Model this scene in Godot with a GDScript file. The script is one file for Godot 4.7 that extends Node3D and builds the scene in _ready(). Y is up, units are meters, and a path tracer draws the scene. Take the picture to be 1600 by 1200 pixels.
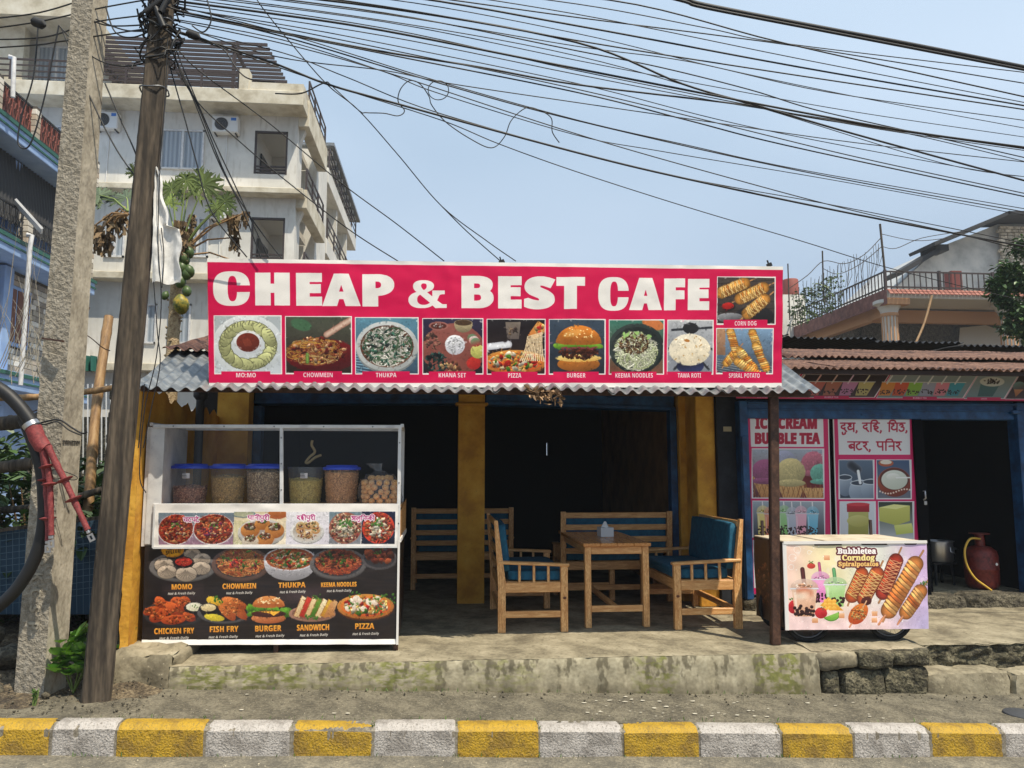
extends Node3D
# A small cafe on a sloping street: y = 0 is the cafe floor, x runs along its front, the street lies towards +z. Metres.

var rng := RandomNumberGenerator.new()
var M := {}
var NS := []          # tileable 256 x 256 noises, 0..1
var names := {}
const ORD := ["first", "second", "third", "fourth", "fifth", "sixth", "seventh", "eighth", "ninth", "tenth", "eleventh", "twelfth", "thirteenth", "fourteenth", "fifteenth", "sixteenth", "seventeenth", "eighteenth", "nineteenth", "twentieth", "twenty-first", "twenty-second", "twenty-third", "twenty-fourth", "twenty-fifth", "twenty-sixth", "twenty-seventh", "twenty-eighth"]

func V(x: float, y: float, z: float) -> Vector3: return Vector3(x, y, z)
func rr(a: float, b: float) -> float: return rng.randf_range(a, b)
func g8(r: float, g: float, b: float) -> Color: return Color(r / 255.0, g / 255.0, b / 255.0)
func pave(x: float) -> float: return -0.2 - 0.032 * x          # the pavement falls to the right

# where a measured sight line meets the plane at that z (the survey of the place: lens, eye height, pitch and yaw)
func at(u: float, v: float, z: float) -> Vector3:
	var d := Vector3((u - 800.0) / 1200.0, -(v - 600.0) / 1200.0, -1.0)
	d = Basis.from_euler(Vector3(deg_to_rad(6.5), deg_to_rad(-5.0), 0)) * d
	return Vector3(0, 1.36, 0) + d * (z / d.z)

# ---------------------------------------------------------------- nodes
func numbered(called: String) -> String:
	var n: int = names.get(called, 0)
	names[called] = n + 1
	return called if n == 0 else "%s_%03d" % [called, n]

func tag(o: Node, label: String, category: String, group := "") -> Node:
	o.set_meta("label", label)
	o.set_meta("category", category)
	if group != "": o.set_meta("group", group)
	return o

func thing(called: String, label: String, category: String, group := "", where := Vector3.ZERO, turn := 0.0) -> Node3D:
	var o := Node3D.new()
	o.name = numbered(called)
	o.position = where
	o.rotation.y = turn
	add_child(o)
	tag(o, label, category, group)
	return o

func mi(called: String, mesh: Mesh, m: Material, parent: Node = null) -> MeshInstance3D:
	var o := MeshInstance3D.new()
	o.mesh = mesh
	o.material_override = m
	if parent == null:
		o.name = numbered(called)
		add_child(o)
	else:
		o.name = called if not parent.has_node(NodePath(called)) else "%s_%03d" % [called, parent.get_child_count()]
		parent.add_child(o, true)
	return o

func obj(called: String, s: SurfaceTool, m: Material, parent: Node = null) -> MeshInstance3D:
	return mi(called, s.commit(), m, parent)

func struct(called: String, s: SurfaceTool, m: Material, parent: Node = null) -> MeshInstance3D:
	var o := obj(called, s, m, parent)
	if parent == null: o.set_meta("kind", "structure")
	return o

func stuff(o: Node) -> Node:
	o.set_meta("kind", "stuff")
	return o

func dup(o: Node3D, label: String, where: Vector3, turn: float) -> Node3D:
	var c: Node3D = o.duplicate()
	c.name = numbered(str(o.name))
	add_child(c)
	c.position = where
	c.rotation.y = turn
	c.set_meta("label", label)
	return c

# ---------------------------------------------------------------- shapes
func st() -> SurfaceTool:
	var s := SurfaceTool.new()
	s.begin(Mesh.PRIMITIVE_TRIANGLES)
	return s

func vert(s: SurfaceTool, p: Vector3, n: Vector3, uv := Vector2.ZERO) -> void:
	s.set_normal(n)
	s.set_uv(uv)
	s.add_vertex(p)

func face(s: SurfaceTool, p: Array, outward: Vector3, uv := [Vector2(0, 1), Vector2(1, 1), Vector2(1, 0), Vector2(0, 0)]) -> void:
	var n: Vector3 = (p[1] - p[0]).cross(p[2] - p[0]).normalized()
	var flip: bool = n.dot(outward) < 0.0
	if flip: n = -n
	for k in range(1, p.size() - 1):
		var order := [0, k, k + 1] if flip else [0, k + 1, k]
		for i in order: vert(s, p[i], n, uv[i] if i < uv.size() else Vector2.ZERO)

func box(s: SurfaceTool, c: Vector3, sz: Vector3, B := Basis(), bv := 0.0) -> void:
	var h := sz / 2.0
	var b: float = minf(bv, minf(h.x, minf(h.y, h.z)) * 0.9)
	var f := func(ax: int, sg: Array) -> Vector3:
		var q := Vector3()
		for i in 3: q[i] = sg[i] * (h[i] if i == ax else h[i] - b)
		return c + B * q
	for ax in 3:
		var a1 := (ax + 1) % 3
		var a2 := (ax + 2) % 3
		for sgn in [-1, 1]:
			var pts := []
			for e in [[-1, -1], [1, -1], [1, 1], [-1, 1]]:
				var sg := [0, 0, 0]
				sg[ax] = sgn; sg[a1] = e[0]; sg[a2] = e[1]
				pts.append(f.call(ax, sg))
			var o := Vector3()
			o[ax] = sgn
			face(s, pts, B * o)
			if b > 0.0:
				for s2 in [-1, 1]:
					var ql := []
					for e in [[ax, -1], [ax, 1], [a1, 1], [a1, -1]]:
						var sg := [0, 0, 0]
						sg[ax] = sgn; sg[a1] = s2; sg[a2] = e[1]
						ql.append(f.call(e[0], sg))
					var oo := Vector3()
					oo[ax] = sgn; oo[a1] = s2
					face(s, ql, B * oo)
	if b > 0.0:
		for i in 8:
			var sg := [1 if i & 1 else -1, 1 if i & 2 else -1, 1 if i & 4 else -1]
			face(s, [f.call(0, sg), f.call(1, sg), f.call(2, sg)], B * Vector3(sg[0], sg[1], sg[2]))

# a box from corner to corner
func bx(s: SurfaceTool, x0: float, x1: float, y0: float, y1: float, z0: float, z1: float, bv := 0.0) -> void:
	box(s, V((x0 + x1) / 2, (y0 + y1) / 2, (z0 + z1) / 2), V(absf(x1 - x0), absf(y1 - y0), absf(z1 - z0)), Basis(), bv)

# a bar of cross-section w x h between two points
func bar(s: SurfaceTool, a: Vector3, b: Vector3, w: float, h: float, bv := 0.0, up := Vector3.UP) -> void:
	var d := (b - a).normalized()
	if absf(d.dot(up)) > 0.95: up = Vector3(0, 0, 1)
	var x := up.cross(d).normalized()
	box(s, (a + b) / 2, V(w, h, a.distance_to(b)), Basis(x, d.cross(x), d), bv)

func tube(s: SurfaceTool, pts: Array, rad, n := 8, cap := true) -> void:
	var m := pts.size()
	var x := Vector3()
	var rings := []
	var nor := []
	for i in m:
		var d: Vector3 = (pts[mini(i + 1, m - 1)] - pts[maxi(i - 1, 0)]).normalized()
		if i == 0: x = d.cross(Vector3(0.3, 0.2, 1.0) if absf(d.z) < 0.9 else Vector3.UP).normalized()
		else: x = (x - d * x.dot(d)).normalized()
		var y := d.cross(x)
		var r: float = rad[i] if rad is Array else rad
		var ring := []
		var nn := []
		for k in n:
			var a := TAU * k / n
			var o := x * cos(a) + y * sin(a)
			ring.append(pts[i] + o * r)
			nn.append(o)
		rings.append(ring)
		nor.append(nn)
	for i in m - 1:
		for k in n:
			var l := (k + 1) % n
			for q in [[i, k], [i + 1, l], [i, l], [i, k], [i + 1, k], [i + 1, l]]:
				vert(s, rings[q[0]][q[1]], nor[q[0]][q[1]], Vector2(q[1] / float(n), q[0] / float(m)))
	if cap:
		face(s, rings[0], pts[0] - pts[1])
		face(s, rings[m - 1], pts[m - 1] - pts[m - 2])

# profile of (radius, height) turned round the y axis of T
func lathe(s: SurfaceTool, prof: Array, n: int, T := Transform3D()) -> void:
	var m := prof.size()
	var seg := []
	for i in m - 1:
		var d: Vector2 = (prof[i + 1] - prof[i]).normalized()
		seg.append(Vector2(d.y, -d.x))
	for i in m - 1:
		var na: Vector2 = seg[i]
		var nb: Vector2 = seg[i]
		if i > 0 and seg[i - 1].dot(seg[i]) > 0.6: na = (seg[i - 1] + seg[i]).normalized()
		if i < m - 2 and seg[i + 1].dot(seg[i]) > 0.6: nb = (seg[i + 1] + seg[i]).normalized()
		for k in n:
			var a := TAU * k / n
			var b := TAU * (k + 1) / n
			var q := []
			for e in [[prof[i], na, a], [prof[i], na, b], [prof[i + 1], nb, b], [prof[i + 1], nb, a]]:
				var dir := Vector3(sin(e[2]), 0, cos(e[2]))
				q.append([T * (dir * e[0].x + Vector3.UP * e[0].y), (T.basis * (dir * e[1].x + Vector3.UP * e[1].y)).normalized(), Vector2(e[2] / TAU, i / float(m))])
			for j in [0, 2, 1, 0, 3, 2]: vert(s, q[j][0], q[j][1], q[j][2])

# a smooth sheet: f(u, v) with u to the right and v upwards as seen from its front; t > 0 gives it that thickness
func sheet(s: SurfaceTool, nu: int, nv: int, f: Callable, t := 0.0) -> void:
	var P := []
	for j in nv + 1:
		for i in nu + 1: P.append(f.call(i / float(nu), j / float(nv)))
	var w := nu + 1
	var N := []
	for j in nv + 1:
		for i in w:
			var du: Vector3 = P[j * w + mini(i + 1, nu)] - P[j * w + maxi(i - 1, 0)]
			var dv: Vector3 = P[mini(j + 1, nv) * w + i] - P[maxi(j - 1, 0) * w + i]
			N.append(du.cross(dv).normalized())
	for side in ([0, 1] if t > 0.0 else [0]):
		for j in nv:
			for i in nu:
				var a := j * w + i
				for k in ([a, a + w + 1, a + 1, a, a + w, a + w + 1] if side == 0 else [a, a + 1, a + w + 1, a, a + w + 1, a + w]):
					vert(s, P[k] - N[k] * t * side, N[k] if side == 0 else -N[k], Vector2((k % w) / float(nu), 1.0 - (k / w) / float(nv)))
	if t > 0.0:
		var rim := []
		for i in w: rim.append(i)
		for j in range(1, nv + 1): rim.append(j * w + nu)
		for i in range(nu - 1, -1, -1): rim.append(nv * w + i)
		for j in range(nv - 1, -1, -1): rim.append(j * w)
		var mid: Vector3 = P[(nv / 2) * w + nu / 2]
		for k in rim.size() - 1:
			var a: int = rim[k]
			var b: int = rim[k + 1]
			face(s, [P[a], P[b], P[b] - N[b] * t, P[a] - N[a] * t], (P[a] + P[b]) / 2 - mid)

func flat(s: SurfaceTool, a: Vector3, b: Vector3, c: Vector3, d: Vector3) -> void:
	face(s, [a, b, c, d], (b - a).cross(c - a))

# a lump of stone: a sphere pushed in and out
func rock(s: SurfaceTool, c: Vector3, sz: Vector3, seed_: int, nu := 9, nv := 6) -> void:
	var n := FastNoiseLite.new()
	n.seed = seed_
	n.frequency = 0.9
	var cuts := []
	var r2 := RandomNumberGenerator.new()
	r2.seed = seed_
	for i in 9: cuts.append([Vector3(r2.randf_range(-1, 1), r2.randf_range(-0.7, 1), r2.randf_range(-1, 1)).normalized(), r2.randf_range(0.55, 0.85)])
	sheet(s, nu, nv, func(u, v):
		var a: float = u * TAU
		var b: float = (v - 0.5) * PI
		var d := Vector3(sin(a) * cos(b), sin(b), cos(a) * cos(b))
		var r := 1.0
		for q in cuts:
			var k: float = d.dot(q[0])
			if k > 0.01: r = minf(r, q[1] / k)
		return c + d * r * (1.0 + 0.2 * n.get_noise_3dv(d * 1.5)) * sz * 0.62)

# many copies of one mesh as one object
func many(called: String, mesh: Mesh, m: Material, xf: Array, parent: Node = null, cols := []) -> MultiMeshInstance3D:
	var mm := MultiMesh.new()
	mm.transform_format = MultiMesh.TRANSFORM_3D
	mm.use_colors = cols.size() > 0
	mm.mesh = mesh
	mm.instance_count = xf.size()
	for i in xf.size():
		mm.set_instance_transform(i, xf[i])
		if cols.size() > 0: mm.set_instance_color(i, cols[i])
	var o := MultiMeshInstance3D.new()
	o.multimesh = mm
	o.material_override = m
	o.set_meta("kind", "stuff")
	if parent == null:
		o.name = numbered(called)
		add_child(o)
	else:
		o.name = called
		parent.add_child(o, true)
	return o

func spline(p: Array, n: int) -> Array:
	var out := []
	var m := p.size()
	for i in m - 1:
		var a = p[maxi(i - 1, 0)]
		var b = p[i]
		var c = p[i + 1]
		var d = p[mini(i + 2, m - 1)]
		for k in n:
			var t := k / float(n)
			out.append(0.5 * (2.0 * b + (c - a) * t + (2.0 * a - 5.0 * b + 4.0 * c - d) * t * t + (3.0 * b - a - 3.0 * c + d) * t * t * t))
	out.append(p[m - 1])
	return out

# ---------------------------------------------------------------- noise, textures, materials
func make_noises() -> void:
	for e in [[11, 0.012, 4, 0], [12, 0.04, 3, 0], [13, 0.13, 2, 0], [14, 0.06, 1, 1], [15, 0.02, 5, 0]]:
		var n := FastNoiseLite.new()
		n.seed = e[0]
		n.frequency = e[1]
		n.fractal_octaves = e[2]
		n.noise_type = FastNoiseLite.TYPE_CELLULAR if e[3] == 1 else FastNoiseLite.TYPE_SIMPLEX_SMOOTH
		var im := n.get_seamless_image(256, 256)
		im.convert(Image.FORMAT_L8)
		var d := im.get_data()
		var f := PackedFloat32Array()
		f.resize(65536)
		for i in 65536: f[i] = d[i] / 255.0
		NS.append(f)
	var w := PackedFloat32Array()
	w.resize(65536)
	for i in 65536: w[i] = rng.randf()
	NS.append(w)

func nz(k: int, x: int, y: int) -> float: return NS[k][((y & 255) << 8) | (x & 255)]

func make_tex(f: Callable, w := 256, h := 256) -> ImageTexture:
	var d := PackedByteArray()
	d.resize(w * h * 3)
	var i := 0
	for y in h:
		for x in w:
			var c: Color = f.call(x, y)
			d[i] = int(clampf(c.r, 0, 1) * 255.0)
			d[i + 1] = int(clampf(c.g, 0, 1) * 255.0)
			d[i + 2] = int(clampf(c.b, 0, 1) * 255.0)
			i += 3
	return ImageTexture.create_from_image(Image.create_from_data(w, h, false, Image.FORMAT_RGB8, d))

# a mottled surface: dark -> mid -> light by layered noise, with grain and flecks
func mottle(dark: Color, mid: Color, light: Color, coarse := 0.6, grain := 0.15, fleck := 0.0, fleck_col := Color.WHITE, pits := 0.0) -> ImageTexture:
	return make_tex(func(x, y):
		var t: float = coarse * nz(0, x, y) + (1.0 - coarse) * nz(1, x, y) * 0.6 + (1.0 - coarse) * nz(4, x + 70, y + 31) * 0.4
		t = clampf((t - 0.5) * 1.7 + 0.5 + (nz(2, x, y) - 0.5) * grain * 2.0 + (nz(5, x, y) - 0.5) * grain, 0.0, 1.0)
		var c := dark.lerp(mid, t * 2.0) if t < 0.5 else mid.lerp(light, t * 2.0 - 1.0)
		if fleck > 0.0 and nz(2, x * 2 + 9, y * 2) + (nz(5, x + 3, y) - 0.5) * 0.3 > 1.0 - fleck: c = c.lerp(fleck_col, 0.75)
		if pits > 0.0 and nz(2, x + 99, y + 57) < pits: c = c.lerp(dark, 0.7)
		return c)

func hmap(fine := 0.6) -> ImageTexture:
	return make_tex(func(x, y):
		var t: float = nz(1, x, y) * (1.0 - fine) + nz(2, x, y) * fine * 0.6 + nz(5, x, y) * fine * 0.4
		return Color(t, t, t))

func mat(col: Color, rough := 0.8, o := {}) -> StandardMaterial3D:
	var m := StandardMaterial3D.new()
	m.albedo_color = col
	m.roughness = rough
	if o.has("tex"): m.albedo_texture = o.tex
	if o.has("metal"): m.metallic = o.metal
	if o.has("spec"): m.metallic_specular = o.spec
	if o.has("scale"):
		m.uv1_triplanar = true
		m.uv1_scale = o.scale if o.scale is Vector3 else Vector3.ONE * o.scale
		m.uv1_world_triplanar = o.get("world", false)
		m.uv1_triplanar_sharpness = 4.0
	if o.has("bump"):
		m.heightmap_enabled = true
		m.heightmap_texture = o.bump
		m.heightmap_scale = o.get("deep", 1.0)
	if o.has("alpha"):
		m.transparency = BaseMaterial3D.TRANSPARENCY_ALPHA
		m.albedo_color.a = o.alpha
	if o.has("vc"): m.vertex_color_use_as_albedo = true
	if o.has("back"):
		m.backlight_enabled = true
		m.backlight = o.back
	return m

# ---------------------------------------------------------------- a painter for flat print (vinyl boards, posters)
class Print:
	var im: Image
	var w: int
	var h: int
	var k: float            # pixels per measured unit
	var q: Array            # the print's corners in measured units: upper left, upper right, lower left, lower right
	var rng := RandomNumberGenerator.new()
	var fonts := {}
	var clip := Rect2i()

	func _init(ul: Vector2, ur: Vector2, ll: Vector2, lr: Vector2, scale: float, col: Color, sd: int):
		q = [ul, ur, ll, lr]
		k = scale
		w = int(ul.distance_to(ur) * k)
		h = int(ul.distance_to(ll) * k)
		im = Image.create(w, h, false, Image.FORMAT_RGB8)
		im.fill(col)
		rng.seed = sd
		clip = Rect2i(0, 0, w, h)

	func rr(a: float, b: float) -> float: return rng.randf_range(a, b)

	func p(u: float, v: float) -> Vector2:
		var s := 0.5
		var t := 0.5
		for i in 3:
			var x0 := lerpf(q[0].x, q[2].x, t)
			var x1 := lerpf(q[1].x, q[3].x, t)
			s = (u - x0) / (x1 - x0)
			var y0 := lerpf(q[0].y, q[1].y, s)
			var y1 := lerpf(q[2].y, q[3].y, s)
			t = (v - y0) / (y1 - y0)
		return Vector2(s * w, t * h)

	func clip_to(u0: float, v0: float, u1: float, v1: float) -> void:
		var a := p(u0, v0)
		var b := p(u1, v1)
		clip = Rect2i(int(a.x), int(a.y), maxi(1, int(b.x - a.x)), maxi(1, int(b.y - a.y))).intersection(Rect2i(0, 0, w, h))

	func unclip() -> void: clip = Rect2i(0, 0, w, h)

	func dot(x: int, y: int, c: Color, a: float) -> void:
		im.set_pixel(x, y, im.get_pixel(x, y).lerp(c, minf(a, 1.0)))

	# ellipse, c at the top shading to c2 at the bottom
	func el(u: float, v: float, rx: float, ry: float, c: Color, c2 = null, rot := 0.0, soft := 1.0, alpha := 1.0) -> void:
		var o := p(u, v)
		var ax := maxf(rx * k, 0.4)
		var ay := maxf(ry * k, 0.4)
		var m := maxf(ax, ay) + 1.0
		var cs := cos(rot)
		var sn := sin(rot)
		var small := minf(ax, ay) / soft
		for y in range(maxi(clip.position.y, int(o.y - m)), mini(clip.end.y, int(o.y + m) + 1)):
			for x in range(maxi(clip.position.x, int(o.x - m)), mini(clip.end.x, int(o.x + m) + 1)):
				var dx := x + 0.5 - o.x
				var dy := y + 0.5 - o.y
				var nx := (dx * cs + dy * sn) / ax
				var ny := (dy * cs - dx * sn) / ay
				var d := sqrt(nx * nx + ny * ny)
				var cov := clampf((1.0 - d) * small + 0.5, 0.0, 1.0) * alpha
				if cov > 0.0:
					dot(x, y, c if c2 == null else c.lerp(c2, clampf(0.5 + 0.5 * (0.3 * dx / ax + 0.85 * dy / ay), 0.0, 1.0)), cov)

	func ring(u: float, v: float, rx: float, ry: float, wd: float, c: Color) -> void:
		var pts := []
		for i in 41: pts.append(Vector2(u + rx * cos(TAU * i / 40.0), v + ry * sin(TAU * i / 40.0)))
		line(pts, wd, c)

	# a stroke; c2 shades its edges
	func line(pts: Array, wd: float, c: Color, c2 = null, alpha := 1.0) -> void:
		var P := []
		for e in pts: P.append(p(e.x, e.y))
		line_px(P, wd * k * 0.5, c, c2, alpha)

	func line_px(P: Array, r: float, c: Color, c2 = null, alpha := 1.0) -> void:
		for i in P.size() - 1:
			var a: Vector2 = P[i]
			var b: Vector2 = P[i + 1]
			var d := b - a
			var l2 := maxf(d.length_squared(), 0.0001)
			for y in range(maxi(clip.position.y, int(minf(a.y, b.y) - r - 1)), mini(clip.end.y, int(maxf(a.y, b.y) + r + 2))):
				for x in range(maxi(clip.position.x, int(minf(a.x, b.x) - r - 1)), mini(clip.end.x, int(maxf(a.x, b.x) + r + 2))):
					var e := Vector2(x + 0.5, y + 0.5) - a
					var t := clampf(e.dot(d) / l2, 0.0, 1.0)
					var dist := (e - d * t).length()
					var cov := clampf(r - dist + 0.5, 0.0, 1.0) * alpha
					if cov > 0.0: dot(x, y, c if c2 == null else c.lerp(c2, clampf(dist / (r + 0.01), 0.0, 1.0) ** 2), cov)

	func fill_px(polys: Array, c: Color, c2 = null) -> void:
		var lo := 1e9
		var hi := -1e9
		for g in polys:
			for e in g:
				lo = minf(lo, e.y)
				hi = maxf(hi, e.y)
		var cov := PackedFloat32Array()
		cov.resize(w + 2)
		for y in range(maxi(clip.position.y, int(lo)), mini(clip.end.y, int(hi) + 1)):
			cov.fill(0.0)
			var x_lo := w
			var x_hi := 0
			for sub in 4:
				var yy := y + (sub + 0.5) / 4.0
				var xs := []
				for g in polys:
					var n: int = g.size()
					for i in n:
						var a: Vector2 = g[i]
						var b: Vector2 = g[(i + 1) % n]
						if (a.y <= yy) != (b.y <= yy): xs.append(a.x + (b.x - a.x) * (yy - a.y) / (b.y - a.y))
				xs.sort()
				for i in range(0, xs.size() - 1, 2):
					var xa := clampf(xs[i], clip.position.x, clip.end.x)
					var xb := clampf(xs[i + 1], clip.position.x, clip.end.x)
					for x in range(int(xa), mini(int(xb) + 1, w)):
						cov[x] += 0.25 * clampf(minf(xb, x + 1.0) - maxf(xa, x), 0.0, 1.0)
					x_lo = mini(x_lo, int(xa))
					x_hi = maxi(x_hi, int(xb) + 1)
			for x in range(x_lo, mini(x_hi, clip.end.x)):
				if cov[x] > 0.0: dot(x, y, c if c2 == null else c.lerp(c2, clampf((y - lo) / (hi - lo), 0, 1)), cov[x])

	func poly(pts: Array, c: Color, c2 = null) -> void:
		var g := []
		for e in pts: g.append(p(e.x, e.y))
		fill_px([g], c, c2)

	func rect(u0: float, v0: float, u1: float, v1: float, c: Color, c2 = null) -> void:
		poly([Vector2(u0, v0), Vector2(u1, v0), Vector2(u1, v1), Vector2(u0, v1)], c, c2)

	func frame(u0: float, v0: float, u1: float, v1: float, wd: float, c: Color) -> void:
		rect(u0, v0, u1, v0 + wd, c); rect(u0, v1 - wd, u1, v1, c)
		rect(u0, v0, u0 + wd, v1, c); rect(u1 - wd, v0, u1, v1, c)

	# contours of one letter at 64 px, y downwards, and its advance
	func glyph(face_: String, ch: String) -> Array:
		if not fonts.has(face_):
			var f := SystemFont.new()
			f.font_names = PackedStringArray([face_.trim_suffix(" Bold")])
			f.font_weight = 700 if face_.ends_with(" Bold") else 400
			fonts[face_] = f
		var key := face_ + "|" + ch
		if not fonts.has(key):
			var ts = TextServerManager.get_primary_interface()
			var rid = fonts[face_].get_rids()[0]
			var gi = ts.font_get_glyph_index(rid, 64, ch.unicode_at(0), 0)
			var d = ts.font_get_glyph_contours(rid, 64, gi)
			var out := []
			var from := 0
			for e in d.get("contours", []):
				var g := PackedVector2Array()
				for i in range(from, e + 1): g.append(Vector2(d.points[i].x, d.points[i].y))
				out.append(g)
				from = e + 1
			fonts[key] = [out, ts.font_get_glyph_advance(rid, 64, gi).x]
		return fonts[key]

	# a heavy letter filling a box: the outline is grown by ex, ey
	func big(face_: String, ch: String, u0: float, v0: float, u1: float, v1: float, ex: float, ey: float, c: Color) -> void:
		var g: Array = glyph(face_, ch)[0]
		var lo := Vector2(1e9, 1e9)
		var hi := -lo
		for e in g:
			for a in e:
				lo = lo.min(a)
				hi = hi.max(a)
		var out := []
		var big_area := 0.0
		for e in g: big_area = maxf(big_area, absf(area(e)))
		for e in g:
			var t := PackedVector2Array()
			for a in e:
				var r: Vector2 = (a - lo) / (hi - lo)
				t.append(Vector2((u0 + ex + r.x * (u1 - u0 - 2 * ex)) / ex, (v0 + ey + r.y * (v1 - v0 - 2 * ey)) / ey))
			var hole: bool = inside(e, g)
			for z in Geometry2D.offset_polygon(t, -0.35 if hole else 0.98, Geometry2D.JOIN_MITER):
				var f := []
				for a in z: f.append(p(a.x * ex, a.y * ey))
				out.append(f)
		fill_px(out, c)

	# the heavy round C of the sign: thick sides, a narrow counter, short square-cut ends
	func block_c(u0: float, v0: float, u1: float, v1: float, c: Color, under: Color) -> void:
		var w_ := u1 - u0
		var h_ := v1 - v0
		for e in [[0.5, 0.5, 0.5, 0.5, c], [0.52, 0.5, 0.125, 0.365, under]]:
			var pts := []
			for i in 48:
				var a := TAU * i / 48.0
				var r := pow(pow(absf(cos(a)), 2.7) + pow(absf(sin(a)), 2.7), -1.0 / 2.7)
				pts.append(Vector2(u0 + w_ * (e[0] + e[2] * r * cos(a)), v0 + h_ * (e[1] + e[3] * r * sin(a))))
			poly(pts, e[4])
		rect(u0 + w_ * 0.56, v0 + h_ * 0.41, u1 + 1, v0 + h_ * 0.60, under)

	func area(g) -> float:
		var s := 0.0
		for i in g.size(): s += g[i].cross(g[(i + 1) % g.size()])
		return s / 2.0

	func inside(e, all: Array) -> bool:
		for o in all:
			if o != e and Geometry2D.is_point_in_polygon(e[0], o): return true
		return false

	# a line of text whose capitals are cap high, its left end or middle at u, its foot at v; fit squeezes it to that width
	func text(t: String, face_: String, u: float, v: float, cap: float, c: Color, fit := 0.0, mid := true, bold := 0.0, edge := 0.0, edge_col := Color.BLACK, slope := 0.0, slant := 0.0, c2 = null) -> void:
		var s := cap / 45.7
		var total := 0.0
		for ch in t: total += glyph(face_, ch)[1]
		var sx := s if fit <= 0.0 else fit / total
		var x := u - (total * sx / 2.0 if mid else 0.0)
		var all := []
		for ch in t:
			var g: Array = glyph(face_, ch)
			var polys := []
			for e in g[0]:
				var f := []
				for a in e: f.append(p(x + a.x * sx - a.y * s * slant, v + a.y * s + (x - u) * slope))
				polys.append(f)
			all.append(polys)
			x += g[1] * sx
		for pass_ in [0, 1]:
			if pass_ == 0 and edge <= 0.0: continue
			for polys in all:
				if pass_ == 1 or edge > 0.0:
					var r := (edge if pass_ == 0 else 0.0) + bold
					if r > 0.0:
						for f in polys:
							var loop: Array = f.duplicate()
							loop.append(f[0])
							line_px(loop, r * k, edge_col if pass_ == 0 else c)
				if polys.size() > 0: fill_px(polys, edge_col if pass_ == 0 else c, null if pass_ == 0 else c2)

	# Devanagari, drawn stroke by stroke; each letter: [width, strokes], head line at 0, foot at 1
	const DEV := {
		"द": [0.72, "45,0 45,24/45,24 18,32 12,52 28,66 48,56/34,62 46,78 64,100"], "ध": [0.82, "14,14 30,4 38,18 22,32 40,42/22,34 8,56 24,78 68,62/68,0 68,100"],
		"ह": [0.72, "40,0 40,18/40,18 16,26 18,42 46,42 58,54 40,68 20,62 28,80 60,104"], "घ": [0.8, "10,12 28,12 30,28 12,40/12,40 10,66 34,80 66,68/66,0 66,100"],
		"उ": [0.72, "36,0 36,14/14,24 34,14 50,28 32,46/32,46 58,54 56,84 30,98 10,82"], "ब": [0.8, "66,40 40,30 14,48 30,74 66,62/24,42 52,72/66,0 66,100"],
		"ट": [0.68, "40,0 40,18/40,18 14,34 10,66 32,92 60,82"], "र": [0.6, "12,12 34,10 42,30 14,52/14,48 32,66 54,100"],
		"प": [0.76, "14,0 14,40 28,58 62,54/62,0 62,100"], "न": [0.76, "62,50 22,50/16,54 20,54/62,0 62,100"], "च": [0.82, "6,30 64,30/20,32 12,58 34,76 64,58/66,0 66,100"],
		"अ": [0.78, "8,16 26,6 36,22 18,40/18,40 42,54 30,86 6,76/34,46 64,46/64,0 64,100"], "ल": [0.82, "22,88 8,66 18,34 36,38 40,62/40,60 46,38 68,36/68,0 68,100"],
		"म": [0.78, "16,0 16,66/12,70 18,70/16,64 64,64/64,0 64,100"], "M": [0.5, "16,0 16,66/12,70 18,70/16,64 52,64"], "क": [0.9, "46,40 22,32 10,50 22,68 46,58/46,40 70,34 80,54 68,76/46,0 46,100"],
		"ा": [0.34, "18,0 18,100"], "ी": [0.34, "18,0 18,100/18,0 4,-28 -34,-30 -46,0"], "ि": [0.34, "18,0 18,100/18,0 30,-28 72,-30 88,0"], "े": [0.0, "-30,0 -58,-34"], "ु": [0.0, "-52,112 -48,134 -24,128 -22,112"], "आ": [1.06, "8,16 26,6 36,22 18,40/18,40 42,54 30,86 6,76/34,46 64,46/64,0 64,100/92,0 92,100"], ",": [0.3, "16,92 18,100 10,116"]}

	func dev_width(t: String) -> float:
		var x := 0.0
		for ch in t: x += DEV[ch][0]
		return x

	func dev(t: String, u: float, v: float, hgt: float, fit: float, wd: float, c: Color, edge := 0.0, edge_col := Color.WHITE) -> void:
		var sx := fit / dev_width(t)
		for pass_ in ([0, 1] if edge > 0.0 else [1]):
			var x := u
			var col := edge_col if pass_ == 0 else c
			var wide := wd + (edge * 2.0 if pass_ == 0 else 0.0)
			for ch in t:
				var cw: float = DEV[ch][0] * sx
				if ch != ",": line([Vector2(x, v), Vector2(x + maxf(cw, 0.01), v)], wide * 0.9, col)
				for stroke in DEV[ch][1].split("/"):
					var pts := []
					for e in stroke.split(" "):
						var n: PackedStringArray = e.split(",")
						pts.append(Vector2(x + float(n[0]) / 100.0 * sx, v + float(n[1]) / 100.0 * hgt))
					line(smooth(pts), wide, col)
				x += cw

	func smooth(p_: Array) -> Array:
		if p_.size() < 3: return p_
		var out := []
		for i in p_.size() - 1:
			var a: Vector2 = p_[maxi(i - 1, 0)]
			var b: Vector2 = p_[i]
			var c: Vector2 = p_[i + 1]
			var d: Vector2 = p_[mini(i + 2, p_.size() - 1)]
			for j in 6:
				var t := j / 6.0
				out.append(0.5 * (2.0 * b + (c - a) * t + (2.0 * a - 5.0 * b + 4.0 * c - d) * t * t + (3.0 * b - a - 3.0 * c + d) * t * t * t))
		out.append(p_[-1])
		return out

	# ------------------------------------------------ printed food
	func pick(cols: Array) -> Color:
		var c: Color = cols[rng.randi() % cols.size()]
		return c * rr(0.75, 1.12)

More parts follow.
